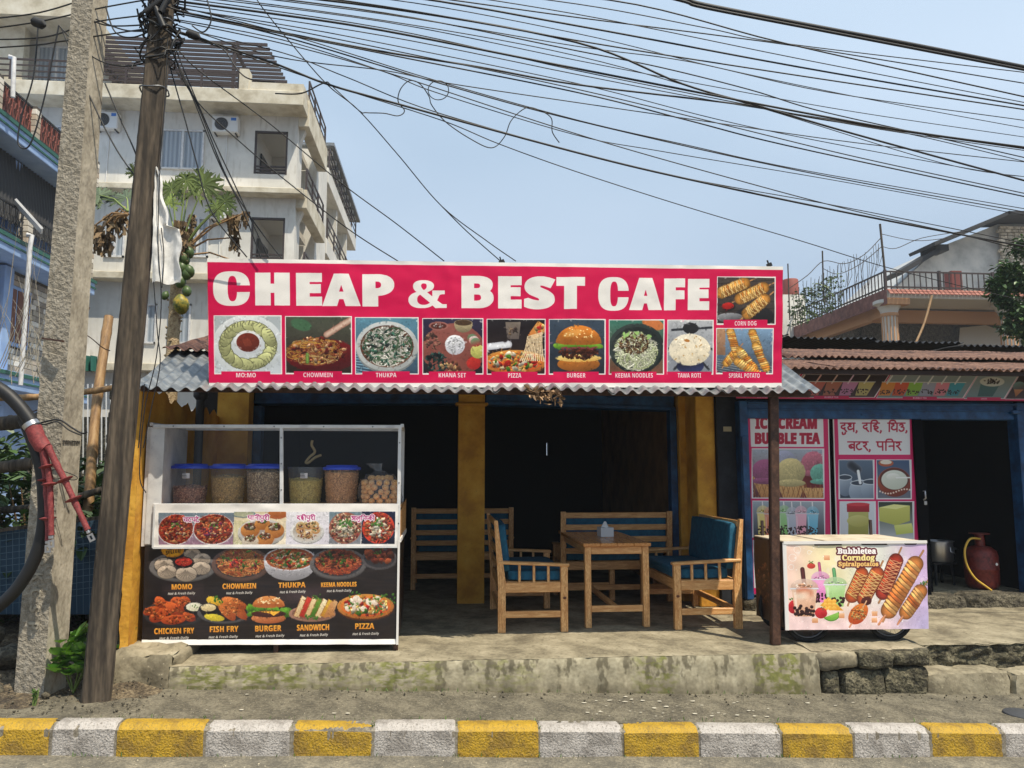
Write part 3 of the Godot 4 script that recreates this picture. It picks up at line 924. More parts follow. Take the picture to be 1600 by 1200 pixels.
func print_menu() -> Texture2D:
	var b := Print.new(Vector2(23, 57), Vector2(1527, 50), Vector2(6, 607), Vector2(1527, 604), 0.64, g8(32, 25, 25), 7)
	for i in 240:
		var y := b.rr(50, 620)
		var x := b.rr(0, 1500)
		b.line([Vector2(x, y), Vector2(x + b.rr(60, 260), y + b.rr(-8, 8))], b.rr(3, 16), g8(58, 44, 40) if i % 3 else g8(18, 14, 16), null, 0.22)
	for i in 6: b.el(b.rr(100, 1450), b.rr(280, 380), 120, 30, g8(84, 66, 70), null, 0, 30.0, 0.35)
	var plate_ := g8(52, 50, 54)
	# upper row
	b.plate(245, 182, 196, 86, g8(120, 116, 116), plate_)
	for e in [[300, 108, 48], [135, 172, 56], [357, 140, 50], [352, 192, 54], [152, 214, 56], [264, 226, 62]]: b.momo(e[0], e[1], e[2], g8(206, 186, 166), 0.7)
	b.el(250, 158, 62, 34, g8(40, 36, 38), g8(14, 12, 14)); b.el(250, 154, 50, 25, g8(196, 60, 44), g8(150, 30, 26)); b.chunks(250, 154, 40, 18, [g8(220, 90, 60), g8(150, 30, 26)], 30, 6)
	b.el(186, 84, 66, 44, g8(240, 176, 40), g8(206, 128, 20)); b.el(186, 84, 56, 36, g8(236, 168, 34))
	b.text("BEST", "Droid Sans Bold", 184, 80, 22, g8(40, 24, 14), 66, true, 0, 0, Color.BLACK, -0.14)
	b.text("SELLER!", "Droid Sans Bold", 190, 104, 20, g8(40, 24, 14), 92, true, 0, 0, Color.BLACK, -0.16)
	b.plate(586, 166, 172, 98, g8(110, 84, 76), plate_)
	b.noodles(586, 160, 146, 82, [g8(206, 126, 70), g8(186, 90, 54), g8(224, 160, 100)], 300, 8)
	b.chunks(586, 150, 130, 64, [g8(70, 120, 50), g8(100, 150, 60), g8(190, 50, 40), g8(120, 40, 60)], 54, 13, 0.35)
	b.bowl(877, 138, 156, 70, 128, g8(206, 202, 208), g8(150, 74, 36))
	b.noodles(877, 140, 124, 52, [g8(236, 214, 170), g8(220, 180, 120), g8(226, 110, 60)], 120, 8)
	b.chunks(877, 136, 124, 52, [g8(196, 46, 34), g8(70, 120, 50), g8(240, 230, 206), g8(220, 130, 70), g8(90, 140, 60)], 90, 14, 0.45)
	b.plate(1168, 164, 170, 90, g8(110, 104, 104), plate_)
	b.noodles(1166, 156, 142, 76, [g8(186, 84, 50), g8(150, 60, 40), g8(206, 116, 70)], 260, 7)
	b.chunks(1166, 142, 118, 54, [g8(110, 52, 36), g8(86, 36, 26), g8(70, 110, 44)], 110, 10)
	b.plate(1418, 136, 108, 62, g8(96, 90, 92), plate_); b.chunks(1416, 120, 84, 44, [g8(146, 60, 36), g8(110, 40, 26), g8(170, 84, 50)], 60, 20, 0.7); b.leaf_bits(1404, 92, 26, 8)
	# lower row
	b.plate(190, 456, 176, 76, g8(60, 56, 58), g8(34, 32, 36))
	for e in [[120, 400, 52, 30, 0.9], [220, 396, 50, 34, 0.4], [105, 466, 60, 36, -0.5], [196, 436, 66, 32, 0.7], [250, 400, 40, 44, 0.2], [190, 492, 72, 28, -0.1], [280, 474, 40, 26, 0.5], [60, 440, 48, 24, -0.3]]:
		b.el(e[0], e[1], e[2], e[3], g8(220, 104, 50), g8(120, 40, 22), e[4]); b.chunks(e[0], e[1], e[2] * 0.8, e[3] * 0.7, [g8(206, 90, 40), g8(170, 64, 32), g8(232, 130, 70)], 26, 10)
	b.el(312, 424, 62, 34, g8(50, 48, 50), g8(16, 14, 16)); b.el(312, 418, 50, 25, g8(236, 232, 214), g8(206, 200, 170)); b.leaf_bits(314, 416, 16, 6)
	b.plate(486, 450, 156, 62, g8(96, 92, 94), g8(30, 28, 32))
	for e in [[500, 440, 30, 74, -0.75], [560, 430, 30, 84, -0.8], [548, 396, 80, 28, 0.35]]:
		b.el(e[0], e[1], e[2], e[3], g8(226, 130, 64), g8(140, 62, 28), e[4]); b.chunks(e[0], e[1], 30, 34, [g8(206, 110, 50), g8(236, 156, 90)], 22, 7)
	b.el(428, 384, 46, 26, g8(236, 196, 60), g8(200, 150, 40), 0.3); b.leaf_bits(450, 372, 30, 9); b.el(428, 480, 60, 20, g8(236, 214, 70), g8(180, 160, 40), 0.15)
	b.el(394, 428, 56, 32, g8(56, 52, 54), g8(16, 14, 16)); b.el(394, 422, 45, 22, g8(240, 222, 176), g8(206, 180, 130))
	for i in 30: b.el(750 + b.rr(-120, 120), 436 + b.rr(-18, 24), 26, 14, g8(110, 170, 50), g8(50, 90, 24), b.rr(0, 3))
	b.el(750, 484, 102, 30, g8(216, 140, 90), g8(150, 76, 40)); b.el(750, 458, 104, 20, g8(80, 36, 26), g8(50, 20, 16)); b.poly([Vector2(690, 444), Vector2(820, 444), Vector2(780, 470), Vector2(760, 456)], g8(240, 176, 60))
	var bun := []
	for i in 21: bun.append(Vector2(750 + cos(PI + PI * i / 20.0) * 96, 412 + sin(PI + PI * i / 20.0) * 58))
	b.poly(bun, g8(226, 150, 84), g8(176, 96, 44)); b.el(750, 412, 96, 12, g8(166, 90, 44))
	for i in 34: b.el(750 + b.rr(-66, 66), 386 + b.rr(-22, 14), 4, 3, g8(246, 226, 180))
	b.plate(1012, 456, 140, 46, g8(176, 130, 110), g8(130, 90, 76))
	for i in 7:
		var x := 900.0 + i * 32.0
		b.poly([Vector2(x, 470), Vector2(x + 50, 352 + i * 4), Vector2(x + 74, 366 + i * 4), Vector2(x + 34, 482)], [g8(236, 214, 176), g8(200, 60, 44), g8(232, 206, 160), g8(110, 150, 50), g8(240, 226, 190), g8(220, 180, 60), g8(206, 160, 110)][i], [g8(206, 170, 120), g8(160, 40, 30), g8(200, 160, 110), g8(60, 100, 30), g8(210, 180, 130), g8(180, 120, 40), g8(160, 110, 70)][i])
		b.line([Vector2(x + 50, 352 + i * 4), Vector2(x, 470)], 4, g8(150, 96, 50))
	b.poly([Vector2(1076, 484), Vector2(1130, 374), Vector2(1148, 466)], g8(206, 150, 96), g8(176, 116, 66)); b.leaf_bits(1040, 362, 24, 10); b.leaf_bits(1010, 486, 40, 10)
	b.leaf_bits(1470, 372, 46, 30)
	b.pizza(1334, 416, 172, 72)
	for i in 20: b.el(1334 + b.rr(-120, 120), 400 + b.rr(-40, 36), 18, 12, g8(240, 228, 210), g8(206, 180, 160), b.rr(0, 3))
	b.leaf_bits(1334, 400, 110, 30)
	b.mess(20, 60, 1520, 240, 2600, 6.0)
	b.mess(10, 350, 1520, 500, 2600, 6.0)
	var gold := g8(240, 170, 60)
	for e in [["MOMO", 175, 300, 315, 29], ["CHOWMEIN", 475, 678, 311, 29], ["THUKPA", 808, 970, 305, 29], ["KEEMA NOODLES", 1062, 1280, 300, 25], ["CHICKEN FRY", 75, 310, 572, 31], ["FISH FRY", 398, 570, 562, 32], ["BURGER", 667, 825, 558, 32], ["SANDWICH", 918, 1115, 553, 32], ["PIZZA", 1267, 1387, 545, 32]]: b.text(e[0], "Droid Sans Bold", (e[1] + e[2]) / 2.0, e[3], e[4], gold, e[2] - e[1], true, 0.8, 0.0, Color.BLACK, -0.02, 0.0, g8(214, 130, 40))
	for e in [[155, 315, 346], [497, 653, 343], [815, 970, 337], [1097, 1247, 331], [105, 278, 604], [393, 566, 598], [670, 843, 592], [935, 1105, 587], [1253, 1415, 580]]: hot_fresh(b, e[0], e[1], e[2])
	b.grainy(0.04)
	return b.texture()

func print_cart() -> Texture2D:
	var b := Print.new(Vector2(258, 150), Vector2(1428, 140), Vector2(268, 878), Vector2(1447, 875), 0.64, g8(236, 222, 214), 8)
	for y in b.h:
		for x in b.w:
			var s := x / float(b.w)
			var t := y / float(b.h)
			var c := g8(240, 206, 190).lerp(g8(240, 226, 180), smoothstep(0.0, 0.3, s)).lerp(g8(226, 226, 214), smoothstep(0.3, 0.6, s)).lerp(g8(206, 176, 214), smoothstep(0.62, 1.0, s))
			b.im.set_pixel(x, y, c.lerp(g8(236, 206, 206).lerp(g8(190, 176, 214), smoothstep(0.6, 1.0, s)), smoothstep(0.45, 1.0, t)))
	for i in 60: b.el(b.rr(260, 1440), b.rr(160, 870), 5, 5, Color.WHITE, null, 0, 2.0, b.rr(0.3, 0.9))
	for i in 26: b.el(b.rr(280, 1420), b.rr(170, 860), b.rr(12, 34), b.rr(12, 34), g8(250, 240, 236), null, 0, 1.5, 0.25)
	for e in [[352, 208, 28], [312, 275, 30], [300, 355, 22], [450, 230, 16]]: b.ring(e[0], e[1], e[2], e[2], 3, g8(250, 244, 240))
	for i in 40: b.line([Vector2(b.rr(290, 1400), b.rr(770, 850)), Vector2(b.rr(290, 1400), 800)].slice(0, 1), 3, g8(200, 150, 120))
	b.el(465, 345, 34, 24, g8(220, 90, 70), g8(180, 50, 44)); b.leaf_bits(465, 312, 22, 8)
	b.el(318, 686, 48, 58, g8(216, 50, 56), g8(150, 20, 34), 0.3); b.leaf_bits(306, 622, 26, 10)
	b.cup(540, 530, 150, 240, g8(224, 120, 186), g8(206, 90, 140))
	b.cup(662, 572, 190, 230, g8(150, 196, 110), g8(110, 180, 120))
	b.cup(405, 622, 226, 290, g8(214, 160, 126), g8(96, 46, 46))
	b.el(410, 560, 70, 36, g8(196, 96, 60), null, 0.2, 20.0, 0.6); b.el(390, 590, 60, 28, g8(244, 226, 206), null, -0.2, 20.0, 0.7)
	b.poly([Vector2(532, 676), Vector2(604, 604), Vector2(730, 720), Vector2(620, 716)], g8(240, 190, 70), g8(220, 150, 50))
	for i in 9: b.el(580 + (i % 3) * 36, 640 + (i / 3) * 30, 19, 17, g8(250, 206, 100), g8(226, 150, 50), 0.6)
	b.el(540, 738, 50, 46, g8(222, 56, 60), g8(160, 24, 36)); b.leaf_bits(560, 700, 20, 7)
	var lime := []
	for i in 17: lime.append(Vector2(625 + cos(-0.45 + PI * i / 16.0) * 66, 754 + sin(-0.45 + PI * i / 16.0) * 50))
	b.poly(lime, g8(150, 200, 90), g8(110, 170, 60)); b.line(lime, 7, g8(70, 130, 40))
	for e in [[990, 746], [985, 800], [713, 762], [490, 800], [596, 276]]: b.rect(e[0] - 24, e[1] - 20, e[0] + 24, e[1] + 20, g8(240, 190, 150), g8(206, 136, 90))
	var corn := [g8(206, 92, 44), g8(226, 130, 66), g8(186, 66, 36), g8(240, 170, 100)]
	b.stick_food(Vector2(800, 600), Vector2(884, 410), 108, corn, 14, g8(240, 190, 120))
	b.stick_food(Vector2(1060, 570), Vector2(1172, 300), 118, [g8(180, 56, 36), g8(206, 86, 50), g8(150, 40, 30)], 18, g8(236, 170, 120))
	b.stick_food(Vector2(900, 620), Vector2(1010, 410), 118, corn, 16, g8(240, 196, 130))
	b.el(920, 640, 46, 36, g8(90, 36, 24), g8(60, 20, 14), -0.3)
	b.el(852, 748, 100, 66, g8(226, 130, 50), g8(176, 66, 30), -0.85); b.chunks(852, 748, 70, 60, [g8(250, 206, 130), g8(206, 96, 40), g8(240, 160, 80)], 90, 9)
	b.line([Vector2(920, 640), Vector2(890, 690)], 12, g8(226, 180, 140), g8(160, 110, 80)); b.line([Vector2(800, 826), Vector2(778, 858)], 12, g8(220, 150, 110), g8(150, 90, 60))
	var pot := [g8(226, 140, 70), g8(206, 110, 50), g8(240, 176, 104)]
	b.stick_food(Vector2(1110, 720), Vector2(1334, 330), 132, pot, 13, null)
	b.stick_food(Vector2(1256, 736), Vector2(1376, 560), 116, pot, 8, null)
	b.line([Vector2(1080, 760), Vector2(1020, 836)], 18, g8(220, 150, 110), g8(160, 100, 70)); b.line([Vector2(1226, 770), Vector2(1186, 836)], 18, g8(220, 150, 110), g8(160, 100, 70))
	b.leaf_bits(1400, 490, 30, 16)
	b.mess(760, 240, 1430, 860, 2200, 5.0)
	b.mess(280, 480, 760, 820, 900, 4.0)
	var wine := g8(96, 26, 40)
	b.text("Bubbletea", "Droid Serif Bold", 845, 242, 45, g8(244, 240, 236), 322, true, 2.0, 12.0, wine)
	b.text("Corndog", "Droid Serif Bold", 856, 298, 45, g8(246, 226, 150), 276, true, 2.0, 12.0, wine)
	b.text("Spiralpotatos", "Droid Serif Bold", 858, 347, 36, g8(246, 200, 120), 336, true, 1.5, 11.0, wine)
	b.text("Bubbletea", "Droid Serif Bold", 845, 242, 45, g8(244, 240, 236), 322, true, 2.0)
	b.text("Corndog", "Droid Serif Bold", 856, 298, 45, g8(246, 226, 150), 276, true, 2.0)
	b.rect(240, 120, 1460, 162, g8(236, 230, 222)); b.poly([Vector2(240, 130), Vector2(1460, 130), Vector2(1460, 160), Vector2(240, 170)], g8(236, 230, 222))
	b.grainy(0.03)
	return b.texture()

func print_ice() -> Texture2D:
	var pink := g8(206, 26, 96)
	var b := Print.new(Vector2(127, 95), Vector2(495, 95), Vector2(147, 882), Vector2(514, 882), 0.8, pink, 9)
	var white := g8(228, 226, 230)
	b.poly([Vector2(148, 97), Vector2(474, 97), Vector2(478, 226), Vector2(152, 226)], white)
	var maroon := g8(176, 16, 56)
	b.text("ICE-CREAM", "Droid Sans Bold", 310, 142, 50, maroon, 276, true, 2.6)
	b.text("BUBBLE TEA", "Droid Sans Bold", 313, 211, 46, maroon, 292, true, 2.6)
	b.rect(155, 233, 480, 460, white)
	b.clip_to(158, 238, 478, 456)
	b.rect(150, 230, 490, 460, g8(176, 190, 206), g8(96, 40, 44))
	b.rect(380, 350, 490, 460, g8(110, 30, 34))
	for e in [[212, 350], [330, 390], [440, 400]]:
		b.poly([Vector2(e[0] - 60, e[1] + 10), Vector2(e[0] + 60, e[1] + 10), Vector2(e[0] + 20, e[1] + 130), Vector2(e[0] - 4, e[1] + 130)], g8(220, 176, 116), g8(180, 120, 70))
		for k in 7:
			b.line([Vector2(e[0] - 66 + k * 22, e[1]), Vector2(e[0] - 30 + k * 22, e[1] + 130)], 2.4, g8(150, 96, 54))
			b.line([Vector2(e[0] + 66 - k * 22, e[1]), Vector2(e[0] + 30 - k * 22, e[1] + 130)], 2.4, g8(150, 96, 54))
	for e in [[302, 290, 50, g8(176, 180, 206)], [432, 300, 56, g8(206, 120, 140)], [214, 336, 56, g8(170, 96, 140)], [462, 346, 46, g8(120, 190, 170)], [330, 338, 64, g8(226, 210, 150)]]:
		var c: Color = e[3]
		b.el(e[0], e[1], e[2], e[2] * 0.95, c * 1.12, c * 0.66)
		b.el(e[0], e[1] + e[2] * 0.8, e[2] * 1.02, e[2] * 0.26, c * 1.05, c * 0.7)
		for k in 40: b.line([Vector2(e[0] + b.rr(-0.7, 0.5) * e[2], e[1] + b.rr(-0.7, 0.8) * e[2]), Vector2(e[0] + b.rr(-0.5, 0.7) * e[2], e[1] + b.rr(-0.7, 0.8) * e[2])].slice(0, 2), 2.0, c * (0.75 if k % 2 else 1.2), null, 0.25)
	b.mess(158, 238, 478, 456, 600, 5.0)
	b.unclip()
	b.rect(158, 469, 484, 634, white)
	b.clip_to(161, 473, 482, 630)
	b.rect(150, 460, 490, 640, g8(176, 190, 200), g8(60, 60, 70))
	for e in [[205, 560, g8(236, 206, 90)], [238, 564, g8(226, 110, 70)], [300, 558, g8(140, 200, 110)], [336, 566, g8(176, 180, 196)], [376, 560, g8(240, 160, 180)], [428, 562, g8(90, 176, 210)]]: b.cup(e[0], e[1], 56, 120, e[2], Color(0.95, 0.95, 0.96))
	b.unclip()
	b.poly([Vector2(160, 645), Vector2(486, 645), Vector2(492, 856), Vector2(166, 856)], g8(206, 206, 212))
	b.bowl(326, 720, 90, 30, 100, g8(170, 170, 180), g8(220, 210, 200))
	return b.texture()

func print_milk() -> Texture2D:
	var pink := g8(206, 26, 96)
	var b := Print.new(Vector2(523, 97), Vector2(880, 97), Vector2(545, 882), Vector2(908, 882), 0.8, pink, 10)
	var white := g8(222, 222, 226)
	b.poly([Vector2(540, 99), Vector2(860, 99), Vector2(864, 262), Vector2(544, 262)], white)
	var maroon := g8(176, 16, 56)
	b.dev("दुध,", 552, 118, 38, 78, 6.5, maroon); b.dev("दिह,", 650, 118, 38, 88, 6.5, maroon); b.dev("िघउ,", 762, 118, 38, 90, 6.5, maroon)
	b.dev("बटर,", 584, 204, 38, 104, 6.5, maroon); b.dev("पिनर", 712, 204, 38, 112, 6.5, maroon)
	for e in [[543, 284, 703, 464], [711, 284, 870, 464], [547, 472, 710, 650], [719, 472, 882, 650], [550, 660, 890, 860]]: b.rect(e[0], e[1], e[2], e[3], white)
	b.clip_to(546, 288, 700, 460)
	b.rect(540, 280, 710, 470, g8(96, 116, 140), g8(50, 60, 76))
	for e in [[572, 400, 36, 50], [640, 430, 50, 56], [690, 420, 46, 50]]:
		b.el(e[0], e[1], e[2], e[3], g8(186, 200, 216), g8(96, 110, 130)); b.el(e[0], e[1] - e[3] * 0.7, e[2] * 0.8, 10, g8(60, 70, 86)); b.ring(e[0], e[1] - e[3] * 0.7, e[2] * 0.85, 12, 3, g8(206, 214, 224))
	b.line([Vector2(600, 310), Vector2(626, 330)], 44, g8(40, 46, 58), g8(110, 120, 136)); b.line([Vector2(630, 336), Vector2(640, 390)], 12, g8(240, 244, 248))
	b.clip_to(714, 288, 867, 460)
	b.rect(700, 280, 880, 470, g8(60, 84, 120), g8(110, 110, 120))
	b.el(754, 300, 34, 16, g8(176, 90, 60)); b.el(754, 296, 26, 10, g8(226, 216, 200))
	b.el(792, 386, 74, 66, g8(180, 84, 56), g8(110, 44, 30)); b.el(792, 372, 66, 50, g8(90, 40, 30)); b.el(792, 376, 58, 44, g8(226, 230, 220), g8(190, 196, 180)); b.el(786, 362, 30, 16, g8(246, 246, 240), g8(206, 210, 196)); b.line([Vector2(800, 366), Vector2(866, 366)], 6, g8(236, 236, 232))
	for k in 12: b.el(728 + k * 12, 428 + sin(k * 0.5) * 10, 4, 4, g8(230, 210, 196))
	b.clip_to(550, 476, 707, 646)
	b.rect(540, 470, 712, 650, g8(216, 220, 226), g8(196, 198, 206))
	b.rect(586, 510, 676, 640, g8(190, 186, 110), g8(140, 136, 60)); b.el(631, 560, 50, 26, g8(206, 200, 130), g8(170, 164, 84)); b.rect(580, 486, 680, 520, g8(190, 30, 50), g8(150, 20, 40)); b.el(631, 486, 50, 8, g8(206, 60, 70))
	b.clip_to(722, 476, 879, 646)
	b.rect(715, 470, 885, 650, g8(40, 50, 36), g8(196, 200, 206))
	b.poly([Vector2(724, 500), Vector2(790, 486), Vector2(862, 492), Vector2(862, 560), Vector2(800, 580), Vector2(724, 560)], g8(206, 204, 110), g8(176, 176, 84)); b.poly([Vector2(724, 500), Vector2(790, 486), Vector2(862, 492), Vector2(800, 508)], g8(230, 228, 150))
	b.poly([Vector2(790, 580), Vector2(870, 570), Vector2(880, 612), Vector2(800, 622)], g8(216, 216, 130), g8(180, 190, 90))
	b.unclip()
	return b.texture()

func print_strip() -> Texture2D:
	var pink := g8(190, 24, 76)
	var b := Print.new(Vector2(100, 868), Vector2(2300, 874), Vector2(100, 1008), Vector2(2300, 1026), 0.6, pink, 12)
	for e in [[135, 345, 0], [365, 805, 1], [820, 1270, 2], [1280, 1490, 3], [1500, 1900, 4], [1915, 2250, 2]]:
		var t: int = e[2]
		var dk := t in [0, 1, 4]
		var s := 70.0
		var y0: float = 998.0 + (e[0] - 100) * 0.007
		b.poly([Vector2(e[0] - 4, y0 + 3), Vector2(e[1] + 5, y0 + 3), Vector2(e[1] + s + 6, 877), Vector2(e[0] + s - 3, 877)], g8(220, 214, 214))
		b.poly([Vector2(e[0], y0), Vector2(e[1], y0), Vector2(e[1] + s, 880), Vector2(e[0] + s, 880)], g8(52, 40, 40) if dk else g8(150, 160, 160), g8(70, 50, 48) if dk else g8(110, 130, 130))
		var cols := [g8(206, 150, 130), g8(200, 110, 96), g8(186, 116, 90), g8(206, 140, 180), g8(206, 190, 120)] if t == 1 else [g8(230, 150, 60), g8(224, 96, 50), g8(150, 196, 70), g8(170, 170, 186), g8(230, 140, 150), g8(70, 160, 176)]
		if t in [1, 2]:
			for i in cols.size():
				var x: float = e[0] + 40 + i * (e[1] - e[0] - 20) / float(cols.size())
				b.poly([Vector2(x - 34, 992), Vector2(x + 26, 992), Vector2(x + 66, 920), Vector2(x - 16, 920)], cols[i], cols[i] * 0.85)
				b.line([Vector2(x + 10, 926), Vector2(x + 36, 884)], 8, cols[i].lerp(Color.WHITE, 0.5) if t == 1 else g8(226, 226, 222))
				b.line([Vector2(x - 16, 918), Vector2(x + 68, 918)], 4, g8(220, 216, 210))
				for k in 18: b.el(x + b.rr(-26, 34), 984 - b.rr(0, 26), 3.2, 3.2, g8(40, 20, 20))
		elif t == 3:
			b.poly([Vector2(e[0] + 70, 995), Vector2(e[0] + 150, 995), Vector2(e[0] + 200, 905), Vector2(e[0] + 90, 905)], g8(90, 130, 130), g8(60, 90, 90)); b.el(e[0] + 146, 912, 66, 26, g8(206, 206, 196)); b.chunks(e[0] + 146, 912, 46, 16, [g8(60, 50, 46), g8(110, 96, 86)], 30, 6)
		else:
			for i in 4:
				var x: float = e[0] + 50 + i * 90
				b.el(x + 24, 940, 36, 28, [g8(120, 160, 150), g8(190, 120, 130), g8(200, 170, 120), g8(110, 70, 60)][i % 4], g8(80, 50, 50)); b.poly([Vector2(x - 6, 955), Vector2(x + 46, 955), Vector2(x + 4, 998)], g8(190, 130, 80), g8(150, 90, 50))
		var mid: float = (e[0] + e[1]) / 2.0
		b.rect(mid - 90, y0 - 6, mid + 90, y0 + 14, pink)
		b.text(["ICE-CREAM", "BUBBLE TEA", "BUBBLE TEA", "LASSI", "ICE-CREAM"][t], "Droid Sans Bold", mid, y0 + 6, 9, g8(216, 210, 214))
	return b.texture()

func print_side() -> Texture2D:   # the dark, worn print on the cart's side
	var b := Print.new(Vector2(0, 0), Vector2(200, 0), Vector2(0, 220), Vector2(200, 220), 1.2, g8(52, 34, 26), 14)
	for i in 160: b.line([Vector2(b.rr(0, 200), b.rr(0, 220)), Vector2(b.rr(0, 200), b.rr(0, 220))].slice(0, 2), b.rr(0.5, 2.0), g8(80, 52, 36) if i % 2 else g8(30, 20, 16), null, 0.2)
	b.chunks(60, 130, 46, 60, [g8(110, 66, 40), g8(80, 46, 30), g8(130, 90, 60)], 60, 8)
	b.chunks(140, 160, 40, 40, [g8(96, 56, 36), g8(70, 40, 28)], 40, 8)
	b.text("MOMO", "Droid Sans Bold", 120, 70, 13, g8(150, 104, 50), 60)
	return b.texture()

# ---------------------------------------------------------------- materials
func make_materials() -> void:
	var fine := hmap(0.75)
	var lump := hmap(0.35)
	M.fine = fine
	M.floor = mat(Color.WHITE, 0.85, {tex = mottle(g8(98, 90, 73), g8(138, 129, 107), g8(164, 154, 131), 0.55, 0.2, 0.03, g8(190, 180, 156), 0.18), scale = 0.55, world = true, bump = fine, deep = 0.5})
	M.pave = mat(Color.WHITE, 0.92, {tex = mottle(g8(74, 69, 58), g8(100, 94, 79), g8(121, 114, 97), 0.6, 0.4, 0.10, g8(170, 160, 134), 0.2), scale = 0.8, world = true, bump = fine, deep = 1.2})
	M.road = mat(Color.WHITE, 0.95, {tex = mottle(g8(90, 86, 76), g8(114, 108, 94), g8(140, 132, 114), 0.55, 0.4, 0.08, g8(176, 168, 150), 0.2), scale = 1.0, world = true, bump = fine, deep = 1.2})
	M.soil = mat(Color.WHITE, 0.98, {tex = mottle(g8(52, 44, 34), g8(92, 80, 62), g8(134, 120, 96), 0.5, 0.4, 0.06, g8(160, 148, 124), 0.22), scale = 1.1, world = true, bump = lump, deep = 3.0})
	M.rubble = mat(Color.WHITE, 0.95, {tex = mottle(g8(48, 44, 36), g8(86, 80, 66), g8(124, 116, 98), 0.45, 0.35, 0.05, g8(150, 142, 124), 0.25), scale = 1.3, world = true, bump = lump, deep = 2.5})
	M.rubble_mossy = mat(Color.WHITE, 0.95, {tex = mottle(g8(48, 44, 34), g8(90, 85, 66), g8(128, 120, 98), 0.45, 0.35, 0.05, g8(150, 142, 124), 0.3), scale = 1.1, world = true, bump = lump, deep = 2.5})
	M.kerb_yellow = mat(Color.WHITE, 0.7, {tex = worn(g8(176, 140, 32), g8(134, 106, 40), g8(98, 88, 66)), scale = 1.6, world = true, bump = fine, deep = 0.9})
	M.kerb_white = mat(Color.WHITE, 0.75, {tex = worn(g8(176, 170, 164), g8(138, 132, 126), g8(92, 86, 78)), scale = 1.6, world = true, bump = fine, deep = 0.9})
	M.mortar = mat(Color.WHITE, 0.95, {tex = mottle(g8(84, 78, 68), g8(124, 116, 102), g8(148, 140, 126), 0.4, 0.4), scale = 2.0, world = true})
	M.yellow = mat(Color.WHITE, 0.75, {tex = mottle(g8(180, 124, 36), g8(206, 150, 48), g8(220, 168, 64), 0.7, 0.1, 0.015, g8(120, 94, 54), 0.07), scale = 0.7, world = true, bump = lump, deep = 0.7})
	M.dark = mat(Color.WHITE, 0.8, {tex = mottle(g8(16, 19, 26), g8(28, 32, 40), g8(40, 44, 52), 0.6, 0.2), scale = 0.8, world = true})
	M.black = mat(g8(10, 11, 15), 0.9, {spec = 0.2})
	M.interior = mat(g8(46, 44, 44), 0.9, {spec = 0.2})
	M.brown_wall = mat(Color.WHITE, 0.85, {tex = mottle(g8(120, 88, 54), g8(146, 108, 68), g8(160, 122, 80), 0.7, 0.1), scale = 0.7, world = true})
	M.blue = mat(Color.WHITE, 0.5, {tex = mottle(g8(12, 44, 80), g8(18, 66, 112), g8(30, 86, 134), 0.6, 0.12, 0.03, g8(70, 70, 70), 0.05), scale = 1.2, world = true})
	var grain := make_tex(func(x, y):
		var t: float = nz(4, int(x / 2.0) * 2, y) * 0.3 + nz(1, x + int(8.0 * nz(0, x, y)), y * 3) * 0.4 + nz(2, x + 40, y * 2) * 0.3
		var c := g8(186, 126, 70).lerp(g8(240, 194, 134), clampf((t - 0.3) * 2.3, 0, 1))
		if nz(3, x * 2, y) < 0.05: c = c.lerp(g8(110, 60, 26), 0.6)
		return c)
	M.wood_x = mat(Color.WHITE, 0.42, {tex = grain, scale = V(0.7, 7, 7)})
	M.wood_y = mat(Color.WHITE, 0.42, {tex = grain, scale = V(7, 0.7, 7)})
	M.wood_z = mat(Color.WHITE, 0.42, {tex = grain, scale = V(7, 7, 0.7)})
	M.top = mat(g8(240, 222, 205), 0.24, {tex = grain, scale = V(5, 5, 0.5)})
	M.knot = mat(g8(92, 46, 20), 0.5)
	M.cushion = mat(Color.WHITE, 0.85, {tex = mottle(g8(13, 70, 98), g8(19, 86, 114), g8(27, 98, 126), 0.5, 0.25), scale = 3.0, bump = fine, deep = 0.3})
	M.tin = mat(Color.WHITE, 0.42, {tex = make_tex(func(x, y):
		var t: float = nz(0, x, y * 2) * 0.7 + nz(4, x, y) * 0.3
		var c := g8(98, 102, 106).lerp(g8(150, 152, 152), clampf((t - 0.25) * 2.0, 0, 1))
		if nz(1, x, y) > 0.7: c = c.lerp(g8(96, 108, 122), 0.6)
		return c), scale = V(0.9, 1.8, 1.8), world = true, metal = 0.35})
	M.rust = mat(Color.WHITE, 0.85, {tex = mottle(g8(82, 58, 48), g8(118, 86, 70), g8(146, 112, 94), 0.45, 0.25, 0.03, g8(70, 40, 30)), scale = 1.0, world = true})
	M.old_rust = mat(Color.WHITE, 0.9, {tex = mottle(g8(60, 38, 32), g8(96, 64, 52), g8(126, 92, 78), 0.5, 0.3), scale = 1.2, world = true})
	M.dark_tin = mat(g8(44, 44, 46), 0.7, {metal = 0.2})
	M.white_metal = mat(Color.WHITE, 0.4, {tex = mottle(g8(186, 186, 188), g8(208, 208, 208), g8(218, 218, 216), 0.7, 0.06, 0.01, g8(120, 110, 100)), scale = 1.5, world = true})
	M.vinyl = mat(g8(224, 220, 216), 0.45)
	M.brown_metal = mat(Color.WHITE, 0.6, {tex = mottle(g8(50, 32, 24), g8(76, 50, 38), g8(96, 68, 52), 0.5, 0.3), scale = 3.0, world = true, metal = 0.2})
	M.steel = mat(g8(190, 190, 192), 0.3, {metal = 0.9})
	M.dull_steel = mat(g8(110, 112, 116), 0.45, {metal = 0.8})
	M.cable = mat(g8(14, 14, 16), 0.55)
	M.cable_grey = mat(g8(40, 40, 42), 0.6)
	M.rubber = mat(g8(20, 20, 21), 0.8)
